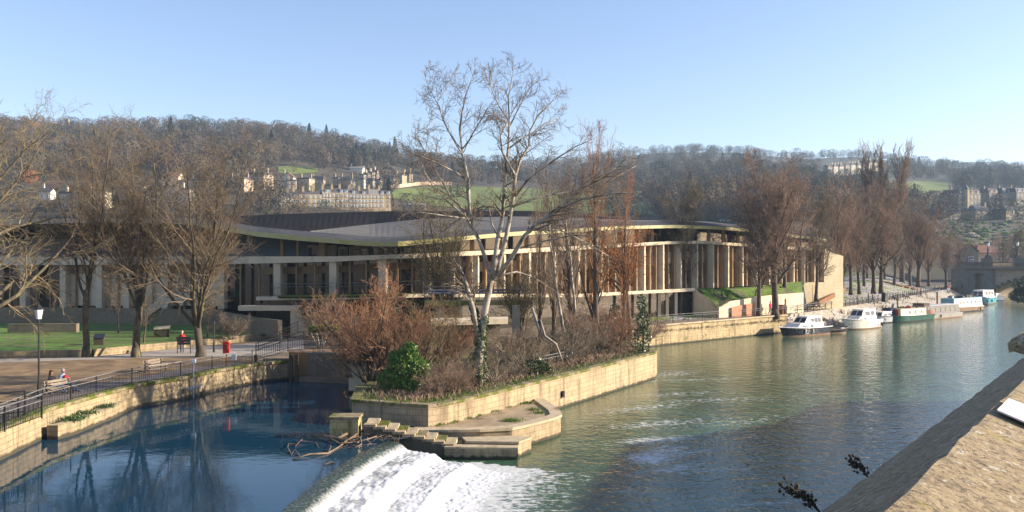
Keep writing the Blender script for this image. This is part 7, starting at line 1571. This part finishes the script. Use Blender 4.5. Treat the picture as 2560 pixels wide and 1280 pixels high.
pw_ = thing('parapet', 'weathered lichen-spotted stone parapet running across the lower right corner', 'parapet', pp(4, -.6, 8.2))
sec = [(-.95, 7.6), (-.95, 8.74), (-1.16, 8.78), (-1.17, 8.87), (-1.15, 8.9), (-.66, 9.235), (-.635, 9.25), (-.61, 9.247), (-.1, 9.11), (-.05, 9.08), (-.05, 8.98), (-.18, 8.95), (-.18, 7.6)]
b = MB(); L_ = 130; ts_ = np.linspace(-3, 11.25, L_)
ring = []
for t_ in ts_:
    ring.append([pp(t_+.01*mno.noise(V((t_*3, n_*9, z_*9))), n_+.012*mno.noise(V((t_*5, n_*20, 1))), z_+.012*mno.noise(V((t_*4, n_*15, 7)))-.0) for n_, z_ in sec])
for i in range(L_-1):
    for j in range(len(sec)-1): b.quad(ring[i][j], ring[i+1][j], ring[i+1][j+1], ring[i][j+1])
b.build('coping', m, pw_, world=True, smooth=False)
cap = MB(); 
for i in range(7): pass
sec2 = [(-1.1, 7.6), (-1.1, 8.9), (-1.27, 8.96), (-1.33, 9.04), (-1.27, 9.11), (-1.12, 9.16), (-.6, 9.4), (0, 9.32), (.1, 9.2), (.02, 7.6)]
r2 = [[pp(t_, n_*s_-.5*(1-s_)+.03*mno.noise(V((t_*6, n_*5, z_*5))), z_+.03*mno.noise(V((t_*5, n_*7, z_)))-(.1 if s_ < 1 else 0)*(z_ > 9)) for n_, z_ in sec2] for t_, s_ in ((11.2, .96), (11.28, 1), (11.5, 1), (11.8, 1), (12.2, 1), (12.3, .96))]
for i in range(5):
    for j in range(len(sec2)-1): cap.quad(r2[i][j], r2[i+1][j], r2[i+1][j+1], r2[i][j+1])
cap.add(r2[0], [tuple(range(len(sec2)))[::-1]]); cap.add(r2[-1], [tuple(range(len(sec2)))])
tag(cap.build('parapet_pier', m), 'dark rounded stone pier cap projecting above the parapet at the right edge', 'pier')
pl = MB(); c0 = pp(4.75, -.30, 0); 
fz = lambda n: 9.25-(n+.635)*.265+.022
q = []
for t_, n_ in ((4.74, -.6), (5.17, -.6), (5.0, -.2), (4.5, -.2)): q.append(pp(t_, n_, fz(n_)))
pl.add(q+[a+V((0, 0, .008)) for a in q], [(3, 2, 1, 0), (4, 5, 6, 7), (0, 1, 5, 4), (1, 2, 6, 5), (2, 3, 7, 6), (3, 0, 4, 7)])
tag(pl.build('white_card', mat('weathered_card', (.66, .56, .54), (.74, .64, .61), 9, .8, c3=(.4, .32, .3), s3=6, t3=(.62, .7))), 'worn pinkish-white card lying on the sunlit parapet', 'card')
for k, (t_, lab) in enumerate([(3.35, 'dead seed-headed weed growing from the parapet foot, lowest one'), (4.15, 'small dead weed growing out of the parapet joint, upper one')]):
    w_ = MB(); base_ = pp(t_+.55, -1.19, 8.86)
    for s_ in range(4 if k == 0 else 3):
        q = [base_]; d = V((-.35-.3*R.random(), .1*R.gauss(0, 1), .9)).normalized(); hgt = (.2 if k == 0 else .12)*(.7+.6*R.random())
        for i in range(5): d = (d+V((-.1, R.gauss(0, .08), -.08))).normalized(); q.append(q[-1]+d*hgt/5)
        w_.tube(q, [.004, .0035, .003, .003, .002, .002], 4)
        for i in range(26): c = q[2+R.randrange(4)]; w_.sphere((c.x+R.gauss(0, .012), c.y+R.gauss(0, .012), c.z+R.gauss(0, .012)), R.uniform(.004, .01), 5, 3)
    tag(w_.build('dead_weed', MT['bark_dark']), lab, 'weed', 'dead weeds at the parapet')
# street behind the parapet and the tall building across it that throws its shade on the river
o = MB().quad(pp(-40, -.2, 8.2), pp(70, -.2, 8.2), pp(70, 10, 8.2), pp(-40, 10, 8.2)).build('street', MT['paving']); tag(o, kind='structure')
# river wall under the street
b = MB(); b.prism([pp(-40, -.75, 0).xy[:], pp(75, -.75, 0).xy[:], pp(75, 10, 0).xy[:], pp(-40, 10, 0).xy[:]], -1, 8.15); tag(b.build('street_embankment', MT['stone_far']), 'tall stone embankment carrying the road on the viewer side of the river', 'wall')
ph = thing('corner_block', 'tall stone corner building on the viewer side beyond the right edge', 'building', (48, 47, 8))
b = MB(); b.prism([(63, 56), (48, 47.2), (44.2, 35.2), (44, 18), (75, 40)], 3, 14.9); b.build('wall', WL['tan'], ph, world=True)
b = MB(); b.prism([(62.9, 55.5), (48.3, 47), (44.5, 35.2), (44.4, 18.6), (74.5, 40)], 14.9, 15.3); b.build('roof', RF['slate'], ph, world=True)
for k in range(12):
    A, B_ = V((48, 47.2, 0)), V((44.2, 35.2, 0)); p = A.lerp(B_, (k % 6+.5)/6); link('window', win_mesh(1.2, 2.0), ph, V((p.x-.2, p.y, 10.5+(k//6)*3.6))-ph.location, -math.pi/2-.3)
# ---------------------------------------------------------------- air
hm = bpy.data.materials.new('haze'); hm.use_nodes = True; nt = hm.node_tree; nt.nodes.clear()
out = nt.nodes.new('ShaderNodeOutputMaterial'); pv = nt.nodes.new('ShaderNodeVolumePrincipled'); pv.inputs['Color'].default_value = (.52, .75, 1, 1); pv.inputs['Density'].default_value = HAZE; pv.inputs['Anisotropy'].default_value = .2
nt.links.new(pv.outputs[0], out.inputs['Volume'])
b = MB(); b.box((150, 780, 83), (3300, 1900, 172)); hzo = b.build('haze', hm); tag(hzo, kind='stuff'); hzo.display_type = 'BOUNDS'
